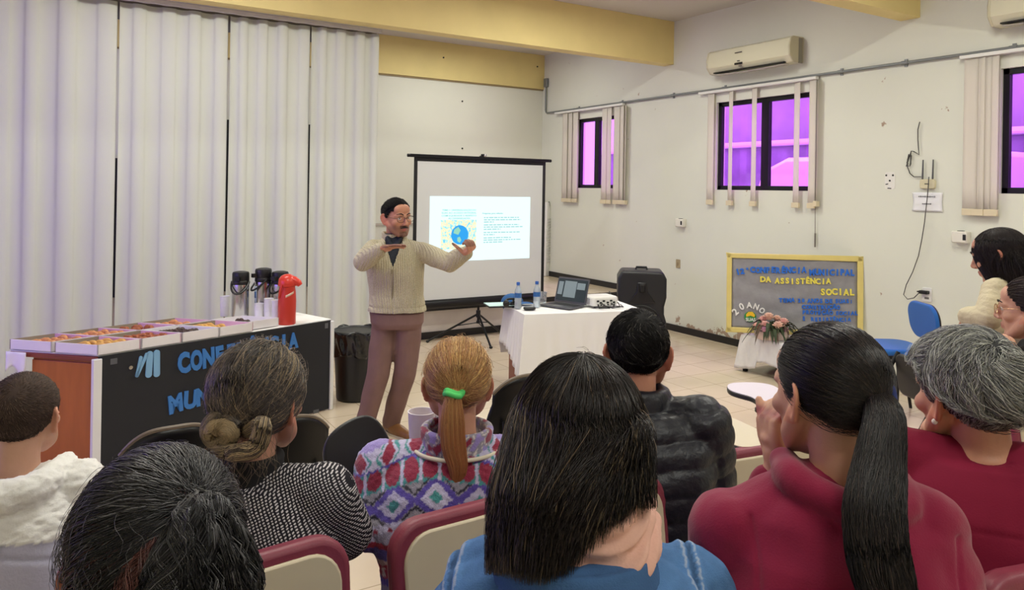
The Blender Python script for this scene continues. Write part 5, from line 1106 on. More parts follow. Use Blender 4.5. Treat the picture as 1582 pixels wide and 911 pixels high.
def hair_long(T, n, base, seed, endfn, exit_el=-0.25, var=0.45, streak=None, frac=0.06, front=0.0, nape=0.02, r=0.0007, thick=0.014, K1=12, K2=16, wave=0.004, part=0.0, extra=None, tk=0.9):
    """hair that falls from the crown: endfn(az (0 = back, + = right), rnd) -> end point in world space"""
    d = roots(n, seed, front, nape, extra); n = len(d); r_ = np.random.default_rng(seed+3)
    az = np.arctan2(d[:, 0]-part, -d[:, 1]); el = np.arcsin(np.clip(d[:, 2], -1, 1)); lay = r_.uniform(0.1, 1, n)**0.8
    ex = np.minimum(exit_el+r_.normal(scale=0.05, size=n), el-0.05); P = []
    for t in np.linspace(0, 1, K1):
        e = el+(ex-el)*t; a = az+0.04*np.sin(6*t+lay*20); q = np.stack([np.cos(e)*np.sin(a), -np.cos(e)*np.cos(a), np.sin(e)], 1); off = 0.002+thick*lay*(0.35+0.65*t)
        P.append(C0+q*(RS+off[:, None]))
    P = xf(T, np.stack(P, 1)); E = P[:, -1]; tan = (P[:, -1]-P[:, -3]); tan /= np.linalg.norm(tan, axis=1)[:, None]
    F_ = np.array([endfn(a, q) for a, q in zip(az, r_.random((n, 4)))]); L = np.linalg.norm(F_-E, axis=1)[:, None]; B = []
    fin = np.array((0, 0, -1.0))[None]*np.ones((n, 1))
    for t in np.linspace(0, 1, K2+1)[1:]:
        h = (2*t**3-3*t*t+1)*E+(t**3-2*t*t+t)*tan*L*tk+(-2*t**3+3*t*t)*F_+(t**3-t*t)*fin*L*0.8
        cl = np.floor(az*9+lay*2); h = h+(wave*np.sin(7*t+cl*2.3)*t)[:, None]*np.array((0.8, 0.5, 0))[None]; B.append(h)
    P = np.concatenate([P, np.stack(B, 1)], 1); K = P.shape[1]; R = np.full(K, r); R[-5:] = r*np.linspace(1, 0.4, 5)
    return strands_mesh(P, R, shades(n, base, seed, var, streak, frac))

# ---- the figure : body as one skinned surface, clothes and hair as children
def basis(yw):
    a = math.radians(yw); return Vector((math.cos(a), math.sin(a), 0)), Vector((-math.sin(a), math.cos(a), 0))
class Figure:
    def __init__(s, label, Hc, yw, pitch=0, rl=0, hs=1.0, byaw=0, sw=0.165, drop=0.0, lean=0.06, skin=(196, 146, 120), torso=0.58, neck=0.0, fem=True, nback=0.035, chub=1.0, nz=-0.132):
        s.label = label; s.hs = hs; s.T = head_T(Hc, yw, pitch, rl, hs); s.Hc = Vector(Hc); s.r, s.f = basis(byaw); s.up = V3(0, 0, 1); s.skin = skin; s.fem = fem; s.chub = chub
        s.nb = s.T @ V3(0, -nback, nz)-s.up*neck; s.pel = s.nb-s.f*lean-s.up*torso; s.pel.z = s.nb.z-torso
        s.sh = [s.nb+s.r*(sd*sw)-s.up*(0.055+drop) for sd in (-1, 1)]; s.el = [None, None]; s.wr = [None, None]; s.hand = [None, None]; s.hip = [s.pel+s.r*sd*0.09 for sd in (-1, 1)]
        s.kn = [None, None]; s.an = [None, None]; s.sw = sw; s.base = V3(s.pel.x, s.pel.y, 0); s.toe = [None, None]
        for i, sd in enumerate((-1, 1)):
            s.el[i] = s.sh[i]+s.r*sd*0.05+s.f*0.07-s.up*0.27; s.wr[i] = s.el[i]-s.r*sd*0.10+s.f*0.22-s.up*0.03
            s.kn[i] = s.hip[i]+s.f*0.42+s.r*sd*0.04; s.an[i] = V3(s.kn[i].x-s.f.x*0.03, s.kn[i].y-s.f.y*0.03, 0.085)
    def L(s, x, y, z): return s.nb+s.r*x+s.f*y+s.up*z
    def spine(s, t): return s.pel.lerp(s.nb, t)-s.f*0.02*math.sin(PI*t)
    def torso_rings(s, o, waist=1.0):
        w = s.sw/0.165
        prof = [(-0.10, .150, .105), (-0.04, .172, .125), (0.1, .176, .128), (0.3, .158*waist, .112*waist), (0.5, .166*waist, .116*waist), (0.68, .178*w, .118), (0.82, .172*w, .104), (0.91, .135*w, .084), (0.97, .085, .066), (1.02, .058, .058)]
        return [(s.spine(t), s.r, s.f, a+o, b+o, 2.5) for t, a, b in prof]
    def body(s, voxel=0.006, hand_prims=None, cols=None):
        mb = Blob(); headprims(mb, s.T, s.fem, chub=s.chub)
        hs = s.hs; mb.chain([s.T @ V3(0, -0.025, -0.03), s.T @ V3(0, -0.03, -0.10), s.nb-s.up*0.03], [0.050*hs, 0.050*hs, 0.058*hs])
        mb.loft(s.torso_rings(-0.016))
        for i in (0, 1):
            mb.chain([s.nb-s.up*0.03, s.sh[i]], [0.04, 0.042]); mb.chain([s.sh[i], s.sh[i].lerp(s.el[i], 0.5), s.el[i]], [0.046, 0.041, 0.035]); mb.chain([s.el[i], s.el[i].lerp(s.wr[i], 0.35), s.wr[i]], [0.036, 0.036, 0.024])
            mb.chain([s.hip[i], s.hip[i].lerp(s.kn[i], 0.5), s.kn[i]], [0.078, 0.07, 0.05]); mb.chain([s.kn[i], s.kn[i].lerp(s.an[i], 0.35), s.an[i]], [0.05, 0.05, 0.033])
            ff = s.toe[i] or s.f; mb.chain([s.an[i]-V3(0, 0, 0.03), s.an[i]+ff*0.14-V3(0, 0, 0.055)], [0.034, 0.026])
            h = s.hand[i]
            if h: handprims(mb, s.wr[i], **h)
            else:
                d = (s.wr[i]-s.el[i]).normalized(); handprims(mb, s.wr[i], d, -s.up-s.f*0.2, 1 if (d.cross(-s.up)).dot(s.r)*(1 if i == 0 else -1) > 0 else -1)
        me = mb.solid('person', voxel, 5, 0.4); co = get_co(me)
        c = np.tile(np.array(lin(s.skin)), (len(co), 1)); Mi = np.array(s.T.inverted()); hl = co @ Mi[:3, :3].T+Mi[:3, 3]
        lip = np.exp(-((hl[:, 0]/0.022)**2+((hl[:, 2]+0.060)/0.0105)**2)**2)*(hl[:, 1] > 0.06); c = c*(1-lip[:, None])+np.array(lin((168, 92, 88)))*lip[:, None]
        ear = ((np.abs(hl[:, 0]) > 0.074) & (np.abs(hl[:, 2]) < 0.045) & (hl[:, 1] < 0.02))[:, None]; c = np.where(ear, c*np.array((1.06, 0.86, 0.82)), c)
        if cols is not None: c = cols(c, hl)
        co = co-np.array(s.base); set_co(me, co); set_col(me, c)
        s.o = link_me('person', me, skin_mat(), None, s.base); tag(s.o, s.label, 'person'); return s.o
    def garment(s, name, m, o=0.018, arm=(0.068, 0.060, 0.054, 0.050), voxel=0.007, to=(0.97, 0.97), post=None, hem=-0.06, collar=None, sm=8, seed=0, wr=0.004, waist=1.0, extra=None, trap=0.058, label=None):
        mb = Blob(); rings = [q for q, t in zip(s.torso_rings(o, waist), (-0.10, -0.04, .1, .3, .5, .68, .82, .91, .97, 1.02)) if t >= hem-0.001][:-1]; mb.loft(rings)
        for i in (0, 1):
            mb.chain([s.nb-s.up*0.045-s.r*(1 if i else -1)*-0.03, s.sh[i]-s.up*0.004], [trap, arm[0]*0.96])
            mb.chain([s.sh[i], s.sh[i].lerp(s.el[i], 0.5), s.el[i]], [arm[0], arm[1], arm[2]]); e = s.el[i].lerp(s.wr[i], to[i]); mb.chain([s.el[i], s.el[i].lerp(e, 0.5), e], [arm[2], arm[2]*0.97, arm[3]])
        if collar: s.collar(mb, *collar)
        if extra: extra(mb)
        me = mb.solid(name, voxel, sm); co = get_co(me); no = get_no(me); 
        d = sines(co, 22, seed)*wr+sines(co*np.array((1, 1, 1.0)), 55, seed+9)*wr*0.4; col = None
        lo = co-np.array(s.nb); R_ = np.array([tuple(s.r), tuple(s.f), (0, 0, 1)]); bl = lo @ R_.T
        if post:
            q = post(bl, co, no, s); dd, col = q; d = d+dd
        co = co+no*d[:, None]; set_co(me, co-np.array(s.base))
        if col is not None: set_col(me, col)
        g = link_me(name, me, m, s.o, None)
        if label: g['label'] = label
        return g
    def collar(s, mb, h=0.05, r0=0.068, r1=0.075, th=0.012, tilt=0.0, dz=-0.035):
        ax = (s.T @ V3(0, -0.03, -0.10)-s.nb).normalized()
        c = s.nb+s.up*dz; n = 40
        for k in range(5):
            t = k/4; mb.tube([c+ax*(h*t)+s.r*math.cos(2*PI*i/n)*(r0+(r1-r0)*t)+s.f*math.sin(2*PI*i/n)*(r0+(r1-r0)*t) for i in range(n)], th, 8, closed=True)
    def trousers(s, m, voxel=0.012, o=0.018, r=(0.098, 0.086, 0.070, 0.062, 0.056), hem=-0.12):
        mb = Blob(); rg = s.torso_rings(o*0.6)[:3]; mb.loft(rg)
        for i in (0, 1):
            mb.chain([s.hip[i], s.hip[i].lerp(s.kn[i], 0.5), s.kn[i]], r[:3]); mb.chain([s.kn[i], s.kn[i].lerp(s.an[i], 0.4), s.an[i]+V3(0, 0, 0.005)], [r[2], r[3], r[4]])
        me = mb.solid('trousers', voxel, 6); co = get_co(me); no = get_no(me); co = co+no*(sines(co, 30, 3)*0.004)[:, None]; set_co(me, co-np.array(s.base)); return link_me('trousers', me, m, s.o, None)
    def shoes(s, m, sole=None):
        for i in (0, 1):
            a = s.an[i]; ff = s.toe[i] or s.f; rr = V3(ff.y, -ff.x, 0); mb = Blob()
            mb.chain([a-ff*0.035-V3(0, 0, 0.035), a-V3(0, 0, 0.03)+ff*0.02], [0.043, 0.045]); mb.chain([a+ff*0.02-V3(0, 0, 0.045), a+ff*0.10-V3(0, 0, 0.052), a+ff*0.185-V3(0, 0, 0.060)], [0.046, 0.043, 0.030]); mb.chain([a, a-V3(0, 0, 0.03)], [0.040, 0.044])
            me = mb.solid('shoe', 0.005, 4); co = get_co(me); co[:, 2] = np.maximum(co[:, 2], 0.012); set_co(me, co-np.array(s.base)); sh = link_me('shoe', me, m, s.o, None)
            if sole:
                pts = [(0.046*math.cos(t)*(1 if abs(t) < 9 else 1), 0.0) for t in (0,)]
                MBs = MB().prism([(x*0.9, y) for x, y in [(0.043*math.cos(q), 0.135*math.sin(q)+0.07) for q in [k*PI/14 for k in range(28)]]], 0.016, Matrix(((rr.x, ff.x, 0, a.x-s.base.x), (rr.y, ff.y, 0, a.y-s.base.y), (0, 0, 1, 0.0), (0, 0, 0, 1)))).build('sole', sole, sh)
    def hair(s, *meshes, cap=None, m=None):
        if cap is not None:
            b = cap_mesh(s.T, *cap[:3]); ob = MB(); ob.v = [tuple(Vector(p)-s.base) for p in b.v]; ob.f = b.f
            q = ob.build('hair_cap', mat('hair_under_%d_%d_%d' % cap[3], cap[3], 0.7, spec=0.2, vary=0.3, vscale=40), s.o, solid=0.003, smooth=80)
        for me in meshes:
            co = get_co(me); set_co(me, co-np.array(s.base)); link_me('hair', me, m or M_HAIR, s.o, None, False)
    def part(s, mb, name, m, parent=None, **k):
        mb.v = [tuple(Vector(p)-s.base) for p in mb.v]; return mb.build(name, m, parent or s.o, **k)
    def eyes(s, look=(0, 1, 0), brow=(30, 24, 22)):
        mb = MB(); mi = MB(); mbw = Blob(); R3 = s.T.to_3x3()
        for sd in (-1, 1):
            c = V3(sd*0.031, 0.0765, 0.009); mb.ell(s.T @ c, [0.0112*s.hs]*3, 16, 12); l = Vector(look).normalized(); mi.ell(s.T @ (c+l*0.0072), [0.0060*s.hs]*3, 12, 8)
            mbw.chain([s.T @ V3(sd*0.014, 0.0965, 0.032), s.T @ V3(sd*0.030, 0.0945, 0.040), s.T @ V3(sd*0.050, 0.077, 0.034)], [0.003, 0.0036, 0.002], 8)
        e = s.part(mb, 'eyes', mat('eye_white', (226, 220, 214), 0.25), smooth=80); s.part(mi, 'irises', mat('iris_dark', (40, 26, 20), 0.15), e, smooth=80); s.part(mbw, 'eyebrows', mat('eyebrow_hair', brow, 0.7), smooth=80)
    def glasses(s, m, w=0.027, h=0.019):
        mb = MB(); ln = MB()
        for sd in (-1, 1):
            loop = [s.T @ V3(sd*0.033+w*math.cos(a)*(1), 0.104-0.10*abs(sd*0.033+w*math.cos(a))**1.35, 0.006+h*math.copysign(abs(math.sin(a))**0.8, math.sin(a))) for a in [k*PI/14 for k in range(28)]]
            mb.tube(loop, 0.0016, 6, closed=True); ln.add(loop, [tuple(range(28))])
            mb.tube([s.T @ V3(sd*0.060, 0.101-0.0025, 0.012), s.T @ V3(sd*0.071, 0.080, 0.012), s.T @ V3(sd*0.079, 0.0, 0.014), s.T @ V3(sd*0.078, -0.022, 0.006)], 0.0015, 6)
        mb.tube([s.T @ V3(-0.007, 0.104, 0.010), s.T @ V3(0, 0.108, 0.013), s.T @ V3(0.007, 0.104, 0.010)], 0.0015, 6)
        g = s.part(mb, 'glasses', m, smooth=60); s.part(ln, 'lenses', mat('spectacle_lens', (240, 244, 246), 0.03, trans=0.95, alpha=0.25), g, smooth=0)
# ================================================================== PEOPLE : the presenter
M_KNIT = bpy.data.materials.new('ribbed_oat_knit'); M_KNIT.use_nodes = True
def knit_nodes():
    nt = M_KNIT.node_tree; N = nt.nodes; L = nt.links; b = N['Principled BSDF']; b.inputs['Roughness'].default_value = 0.9; b.inputs['Specular IOR Level'].default_value = 0.1
    tc = N.new('ShaderNodeTexCoord'); n = N.new('ShaderNodeTexNoise'); n.inputs['Scale'].default_value = 240; L.new(tc.outputs['Object'], n.inputs['Vector'])
    r = N.new('ShaderNodeValToRGB'); L.new(n.outputs['Fac'], r.inputs[0]); r.color_ramp.elements[0].position = 0.35; r.color_ramp.elements[1].position = 0.65
    r.color_ramp.elements[0].color = (*lin((172, 161, 134)), 1); r.color_ramp.elements[1].color = (*lin((206, 197, 172)), 1)
    L.new(r.outputs[0], b.inputs['Base Color'])
    w = N.new('ShaderNodeTexWave'); w.wave_type = 'BANDS'; w.bands_direction = 'X'; w.inputs['Scale'].default_value = 22; w.inputs['Distortion'].default_value = 1.5; w.inputs['Detail Scale'].default_value = 0.6; L.new(tc.outputs['Object'], w.inputs['Vector'])
    bp = N.new('ShaderNodeBump'); bp.inputs['Strength'].default_value = 0.7; bp.inputs['Distance'].default_value = 0.006; L.new(w.outputs['Fac'], bp.inputs['Height']); L.new(bp.outputs[0], b.inputs['Normal'])
knit_nodes()
DP = 5.10
pm = Figure('standing man with glasses in an oat zip cardigan gesturing beside the projection screen', at(613, 337, DP), 190, -4, 3, 1.10, byaw=170, sw=0.165, lean=0.0, torso=0.54, nz=-0.130, skin=(198, 140, 112), fem=False, nback=0.03, chub=1.06)
# his right arm is at the left of the picture
pm.sh = [at(578, 386, DP-0.02), at(653, 389, DP+0.02)]
pm.el = [at(560, 404, DP-0.20), at(694, 406, DP-0.10)]; pm.wr = [at(589, 385, DP-0.30), at(720, 390, DP-0.18)]
pm.pel = at(614, 492, DP+0.0); pm.base = V3(pm.pel.x, pm.pel.y, 0)
pm.hip = [at(596, 497, DP), at(632, 497, DP)]
pm.kn = [at(584, 577, DP-0.05), at(626, 573, DP+0.0)]
a0, a1 = on_z(562, 662, 0.09), on_z(605, 650, 0.09); pm.an = [a0, a1]; d0 = (on_z(546, 680, 0)-on_z(562, 670, 0)); pm.toe = [Vector((-0.42, -0.9, 0)).normalized(), Vector((0.28, -0.96, 0)).normalized()]
pm.hand = [dict(d=at(622, 377, DP-0.36)-pm.wr[0], n=-UP0*0.9-FW*0.2, side=-1, curl=(0.12, 0.1, 0.12, 0.16), thumb=(0.7, 0.6, 0.1), s=1.05),
           dict(d=at(733, 381, DP-0.28)-pm.wr[1], n=(-RT0*0.6+UP0*0.2+FW*0.5), side=1, curl=(1.15, 1.2, 1.25, 1.3), thumbdir=-RT0*0.75+UP0*0.62-FW*0.25, s=1.08, tcurl=0.0)]
w1 = pm.wr[1]; hd_d = (at(733, 381, DP-0.28)-w1).normalized()
pm.r = (pm.sh[0]-pm.sh[1]).normalized(); pm.r = V3(pm.r.x, pm.r.y, 0).normalized()
pm.r = -pm.r if pm.r.dot(basis(170)[0]) < 0 else pm.r; pm.f = V3(-pm.r.y, pm.r.x, 0)
def stubble(c, hl):
    x, y, z = hl.T
    b = ((z < -0.030) & (y > 0.0) & (z > -0.125))*np.clip((-0.030-z)/0.02, 0, 1)*np.clip((y-0.0)/0.03, 0, 1)
    lipm = np.exp(-((x/0.021)**2+((z+0.060)/0.008)**2)**2); b = b*(1-lipm); m = ((np.abs(x) < 0.028) & (z < -0.036) & (z > -0.053) & (y > 0.06)); b = np.maximum(b*0.55, m*0.8); b = np.maximum(b, 0.75*((np.abs(x) < 0.026) & (z < -0.078) & (z > -0.108) & (y > 0.05)))
    return c*(1-b[:, None])+np.array(lin((62, 42, 36)))*b[:, None]
pm.body(0.005, cols=stubble)
pm.eyes((0.35, 1, 0.1)); pm.glasses(mat('dark_wire', (58, 50, 48), 0.3, metal=0.7))
pm.hair(hair_short(pm.T, 5200, 0.030, (26, 22, 22), 5, lift=0.5, front=-0.010, crown=(0, -0.7, 0.7), swirl=0.2, r=0.0011, var=0.3, lenfn=lambda p: np.clip(0.35+(p[:, 2]-0.0)/0.09, 0.3, 1.1)), cap=(0.004, -0.010, 0.0, (20, 17, 17)), m=M_HAIRD)
pm.part(Blob().chain([pm.T @ V3(x, 0.098-abs(x)*0.35, -0.0455-abs(x)*0.25) for x in (-0.026, -0.012, 0, 0.012, 0.026)], [0.003, 0.0045, 0.004, 0.0045, 0.003], 8), 'moustache', mat('beard_hair', (38, 28, 25), 0.8), smooth=80)
pm.trousers(mat('brown_chino', (122, 92, 86), 0.8, vary=0.08, vscale=12, bump=0.25, bscale=16), 0.008, r=(0.092, 0.088, 0.078, 0.072, 0.066))
pm.shoes(mat('tan_leather', (134, 92, 56), 0.35, vary=0.15, vscale=20), mat('shoe_sole', (206, 196, 176), 0.6))
for i in (0, 1):
    a, ff = pm.an[i], pm.toe[i]; rr = V3(ff.y, -ff.x, 0); mb = MB()
    for k in range(4): c = a+ff*(0.05+0.025*k)+V3(0, 0, -0.004-0.012*k); mb.tube([c-rr*0.022-V3(0, 0, 0.006), c+V3(0, 0, 0.004), c+rr*0.022-V3(0, 0, 0.006)], 0.003, 6)
    pm.part(mb, 'laces', mat('lace_brown', (96, 62, 40), 0.7), smooth=60)
# dark shirt under the cardigan : collar and the V of the placket
def pm_post(bl, co, no, s):
    x, y, z = bl.T; d = np.zeros(len(x)); rib = ((z < -0.47) & (np.abs(x) < 0.25)); d -= 0.005*np.exp(-((z+0.46)/0.006)**2)*(np.abs(x) < 0.25)
    v = (y > 0.03) & (z > -0.19) & (np.abs(x-0.0) < 0.055*np.clip((z+0.19)/0.16, 0, 1.2)); d -= 0.020*v; d -= 0.004*np.exp(-(x/0.004)**2)*((y > 0) & (z < -0.19)); return d, None
pm.garment('cardigan', M_KNIT, 0.028, (0.072, 0.070, 0.064, 0.048), 0.006, (0.97, 0.97), pm_post, hem=-0.0, collar=(0.050, 0.074, 0.076, 0.011, 0, -0.012), seed=4, wr=0.004)
mb = Blob()
c = pm.nb
mb.loft([(pm.L(0, 0.03+0.0*k, z), pm.r, pm.f, a, b, 2.4) for k, (z, a, b) in enumerate(((-0.20, 0.03, 0.106), (-0.14, 0.055, 0.100), (-0.08, 0.07, 0.082), (-0.03, 0.066, 0.060), (0.035, 0.064, 0.056)))])
mb.chain([pm.L(-0.045, 0.085, 0.005), pm.L(0, 0.105, -0.055), pm.L(0.045, 0.085, 0.005)], [0.014, 0.016, 0.014])
me = mb.solid('shirt', 0.005, 4); set_co(me, get_co(me)-np.array(pm.base)); link_me('shirt', me, mat('navy_check_shirt', (36, 42, 54), 0.8, vary=0.35, vscale=90), pm.o, None)
pm.part(MB().tube([pm.L(0, 0.152, -0.20), pm.L(0, 0.157, -0.26), pm.L(0, 0.155, -0.34), pm.L(0, 0.150, -0.46)], 0.0035, 6).box(pm.L(0.004, 0.16, -0.215), (0.012, 0.008, 0.03)), 'zip', mat('zip_metal', (150, 140, 116), 0.4, metal=0.6))
# ================================================================== PEOPLE : the audience
M_DENIMD = mat('dark_denim', (52, 60, 82), 0.8, vary=0.15, vscale=40)
M_BLKCL = mat('black_cotton', (24, 23, 25), 0.85, vary=0.15)
def noise_col(n, base, seed, var=0.12):
    r_ = np.random.default_rng(seed); return np.array(lin(base))[None]*r_.uniform(1-var, 1+var, (n, 1))

# ---- boy with cropped hair, white fleece yoke and lilac hooded top
b1 = Figure('boy with cropped dark hair in a lilac top with white fleece yoke', at(38, 646, 1.88), -19, -2, 0, 0.94, byaw=-14, sw=0.135, drop=0.0, torso=0.50, skin=(206, 160, 136), fem=False, lean=0.04)
b1.body(0.006)
b1.hair(hair_short(b1.T, 7500, 0.014, (78, 63, 55), 21, lift=0.7, crown=(0.1, -0.75, 0.66), swirl=0.5, r=0.0009, var=0.45, streak=(120, 98, 84), frac=0.12, K=4, nape=0.035), cap=(0.0025, 0.0, 0.008, (68, 54, 48)), m=M_HAIRD)
def b1_post(bl, co, no, s):
    x, y, z = bl.T; yoke = (z > -0.115-0.25*np.abs(x)+0.02*np.sin(9*x)) ; c = np.where(yoke[:, None], np.array(lin((232, 230, 226))), np.array(lin((186, 184, 206))))
    seam = (np.exp(-((z+0.135+0.25*np.abs(x))/0.006)**2)+np.exp(-((x-0.02-0.25*(z+0.1))/0.004)**2)*(~yoke)*(y < 0)); c = c*(1-0.22*np.clip(seam, 0, 1))[:, None]
    d = -0.003*np.clip(seam, 0, 1)+yoke*(0.004+0.0028*sines(co, 240, 5)+0.002*sines(co, 420, 6)); return d, c
def b1_hood(mb): mb.chain([b1.L(-0.10, 0.03, 0.0), b1.L(-0.07, -0.07, -0.015), b1.L(0, -0.095, -0.03), b1.L(0.07, -0.07, -0.015), b1.L(0.10, 0.03, 0.0)], [0.025, 0.036, 0.042, 0.036, 0.025])
b1.garment('hooded_top', mat('boy_top_fabric', (190, 188, 206), 0.9, attr='Col', bump=0.15, bscale=120, sheen=0.2), 0.02, voxel=0.006, post=b1_post, extra=b1_hood, seed=11, wr=0.004)
b1.trousers(M_DENIMD)

# ---- nearest head : grey black hair pulled to a clip
n2 = Figure('person in the near left foreground with clipped grey black hair', at(243, 880, 0.88), -12, -8, 0, 1.04, byaw=-8, sw=0.17, torso=0.60, skin=(198, 142, 118))
n2.body(0.007)
tw = lambda x, y, z: n2.T @ V3(x, y, z)
n2.hair(hair_pulled(n2.T, 9000, (0.040, -0.082, 0.085), (40, 38, 40), 31, tail=[tw(0.042, -0.100, 0.098), tw(0.050, -0.128, 0.085), tw(0.052, -0.140, 0.03), tw(0.040, -0.135, -0.05), tw(0.03, -0.12, -0.13)], tail_r=[0.012, 0.026, 0.05, 0.062, 0.055], streak=(98, 96, 98), frac=0.14, r=0.00055, thick=0.014, loose=0.006, wave=0.35, var=0.5, clump=0.004, flat=0.55),
        hair_pulled(n2.T, 1500, (0.030, -0.090, 0.075), (84, 50, 46), 32, tail=[tw(0.026, -0.108, 0.080), tw(0.012, -0.128, 0.05), tw(-0.006, -0.130, -0.02), tw(-0.02, -0.118, -0.11)], tail_r=[0.01, 0.022, 0.034, 0.034], r=0.00055, thick=0.014, wave=0.3, extra=lambda p: (p[:, 0] < 0.03), flat=0.5),
        hair_long(n2.T, 3200, (40, 37, 39), 33, lambda a, q: n2.T @ V3(0.094*math.sin(a)*(0.9+0.2*q[0]), -0.10*math.cos(a)-0.01*q[1], -0.12-0.04*q[2]), streak=(118, 114, 116), frac=0.14, r=0.00055, thick=0.012, extra=lambda p: (p[:, 2] < 0.045) & (p[:, 1] < 0.03) & (p[:, 0] > -0.055), wave=0.006),
        hair_short(n2.T, 350, 0.06, (80, 78, 80), 34, lift=0.5, r=0.0004, curl=1.2, off=0.014, K=9, swirl=0.8), cap=(0.004, 0.0, 0.03, (22, 20, 21)))
n2.garment('jumper', mat('charcoal_knit', (52, 50, 54), 0.9), 0.02, voxel=0.01)
n2.trousers(M_DENIMD)

# ---- woman with a bun in a tweed jacket
t3 = Figure('woman with a low blonde streaked bun wearing a black and white tweed jacket', at(402, 622, 1.64), -42, -3, 0, 1.03, byaw=-34, sw=0.165, drop=-0.004, torso=0.56, skin=(202, 150, 126))
t3.el = [at(340, 860, 1.50), at(533, 822, 1.66)]; t3.wr = [t3.el[0]+t3.f*0.2, at(520, 830, 1.90)]
t3.body(0.006)
tb_ = lambda x, y, z: t3.T @ V3(x, y, z)
bc = V3(0.0, -0.118, -0.028)
coil = [tb_(bc.x-0.012+(0.034-0.0016*k)*1.15*math.cos(0.4+k*0.62), bc.y+0.004-0.0016*k, bc.z-0.002+(0.030-0.0015*k)*math.sin(0.4+k*0.62)) for k in range(17)]
t3.hair(hair_pulled(t3.T, 9500, (0.0, -0.100, -0.020), (80, 73, 70), 41, tail=coil, tail_r=[0.012]+[0.0165]*15+[0.010], tailK=52, wave=0.12, streak=(150, 132, 112), frac=0.14, r=0.00062, thick=0.015, loose=0.006, tipcol=(180, 156, 118), var=0.5, clump=0.003),
        hair_pulled(t3.T, 2200, (0.035, -0.10, -0.03), (96, 84, 74), 42, tail=[tb_(0.035, -0.112, -0.03), tb_(0.075, -0.125, -0.01), tb_(0.070, -0.135, -0.05), tb_(0.03, -0.145, -0.062), tb_(-0.02, -0.14, -0.06)], tail_r=[0.012, 0.02, 0.02, 0.018, 0.01], streak=(196, 172, 134), frac=0.35, r=0.00062, thick=0.016, loose=0.006),
        hair_short(t3.T, 420, 0.05, (128, 112, 96), 43, lift=0.7, r=0.0004, curl=1.3, off=0.016, K=9, swirl=0.6),
        hair_long(t3.T, 260, (140, 120, 98), 44, lambda a, q: t3.T @ V3(0.085*math.sin(a)*(0.9+0.4*q[0]), -0.11*math.cos(a)-0.02*q[1], -0.10-0.05*q[2]), r=0.0004, extra=lambda p: p[:, 2] < 0.0, wave=0.02), cap=(0.005, 0.0, 0.0, (52, 44, 40)))
M_TWEED = bpy.data.materials.new('salt_and_pepper_tweed'); M_TWEED.use_nodes = True
def tweed_nodes():
    nt = M_TWEED.node_tree; N = nt.nodes; L = nt.links; b = N['Principled BSDF']; b.inputs['Roughness'].default_value = 0.92; b.inputs['Specular IOR Level'].default_value = 0.1
    tc = N.new('ShaderNodeTexCoord'); n = N.new('ShaderNodeTexNoise'); n.inputs['Scale'].default_value = 60; L.new(tc.outputs['Object'], n.inputs['Vector'])
    sc = N.new('ShaderNodeVectorMath'); sc.operation = 'SCALE'; sc.inputs['Scale'].default_value = 0.0055; L.new(n.outputs['Color'], sc.inputs[0]); ad = N.new('ShaderNodeVectorMath'); ad.operation = 'ADD'; L.new(tc.outputs['Object'], ad.inputs[0]); L.new(sc.outputs[0], ad.inputs[1]); outs = []
    for dv, k in (((0.70, -0.47, 0.53), 1000.0), ((0.36, -0.24, -0.90), 1150.0)):     # twill rib and cross thread, in the plane of the back
        dt = N.new('ShaderNodeVectorMath'); dt.operation = 'DOT_PRODUCT'; dt.inputs[1].default_value = [q*k for q in dv]; L.new(ad.outputs[0], dt.inputs[0])
        sn = N.new('ShaderNodeMath'); sn.operation = 'SINE'; L.new(dt.outputs['Value'], sn.inputs[0]); mr = N.new('ShaderNodeMapRange'); mr.inputs['From Min'].default_value = -1; L.new(sn.outputs[0], mr.inputs['Value']); outs.append(mr.outputs[0])
    mu = N.new('ShaderNodeMath'); mu.operation = 'MULTIPLY'; L.new(outs[0], mu.inputs[0]); L.new(outs[1], mu.inputs[1])
    r = N.new('ShaderNodeValToRGB'); L.new(mu.outputs[0], r.inputs[0]); e = r.color_ramp.elements; e[0].position = 0.26; e[0].color = (*lin((40, 38, 44)), 1); e[1].position = 0.42; e[1].color = (*lin((206, 200, 204)), 1)
    L.new(r.outputs[0], b.inputs['Base Color']); bp = N.new('ShaderNodeBump'); bp.inputs['Strength'].default_value = 0.5; bp.inputs['Distance'].default_value = 0.003; L.new(mu.outputs[0], bp.inputs['Height']); L.new(bp.outputs[0], b.inputs['Normal'])
tweed_nodes()
def t3_post(bl, co, no, s):
    x, y, z = bl.T; seam = np.exp(-((x)/0.004)**2)*(y < 0)+np.exp(-((z+0.10-0.0*x)/0.004)**2)*(np.abs(x) < 0.2)*(y < 0); return -0.003*np.clip(seam, 0, 1), None
t3.garment('tweed_jacket', M_TWEED, 0.024, (0.074, 0.066, 0.060, 0.054), 0.007, post=t3_post, seed=21, wr=0.004, collar=(0.022, 0.080, 0.084, 0.012, 0, -0.045))
mb = Blob(); t3.collar(mb, 0.055, 0.058, 0.058, 0.012, 0, -0.03); me = mb.solid('roll_neck', 0.005, 4); set_co(me, get_co(me)-np.array(t3.base)); link_me('roll_neck', me, M_BLKCL, t3.o, None)
t3.trousers(M_BLKCL)

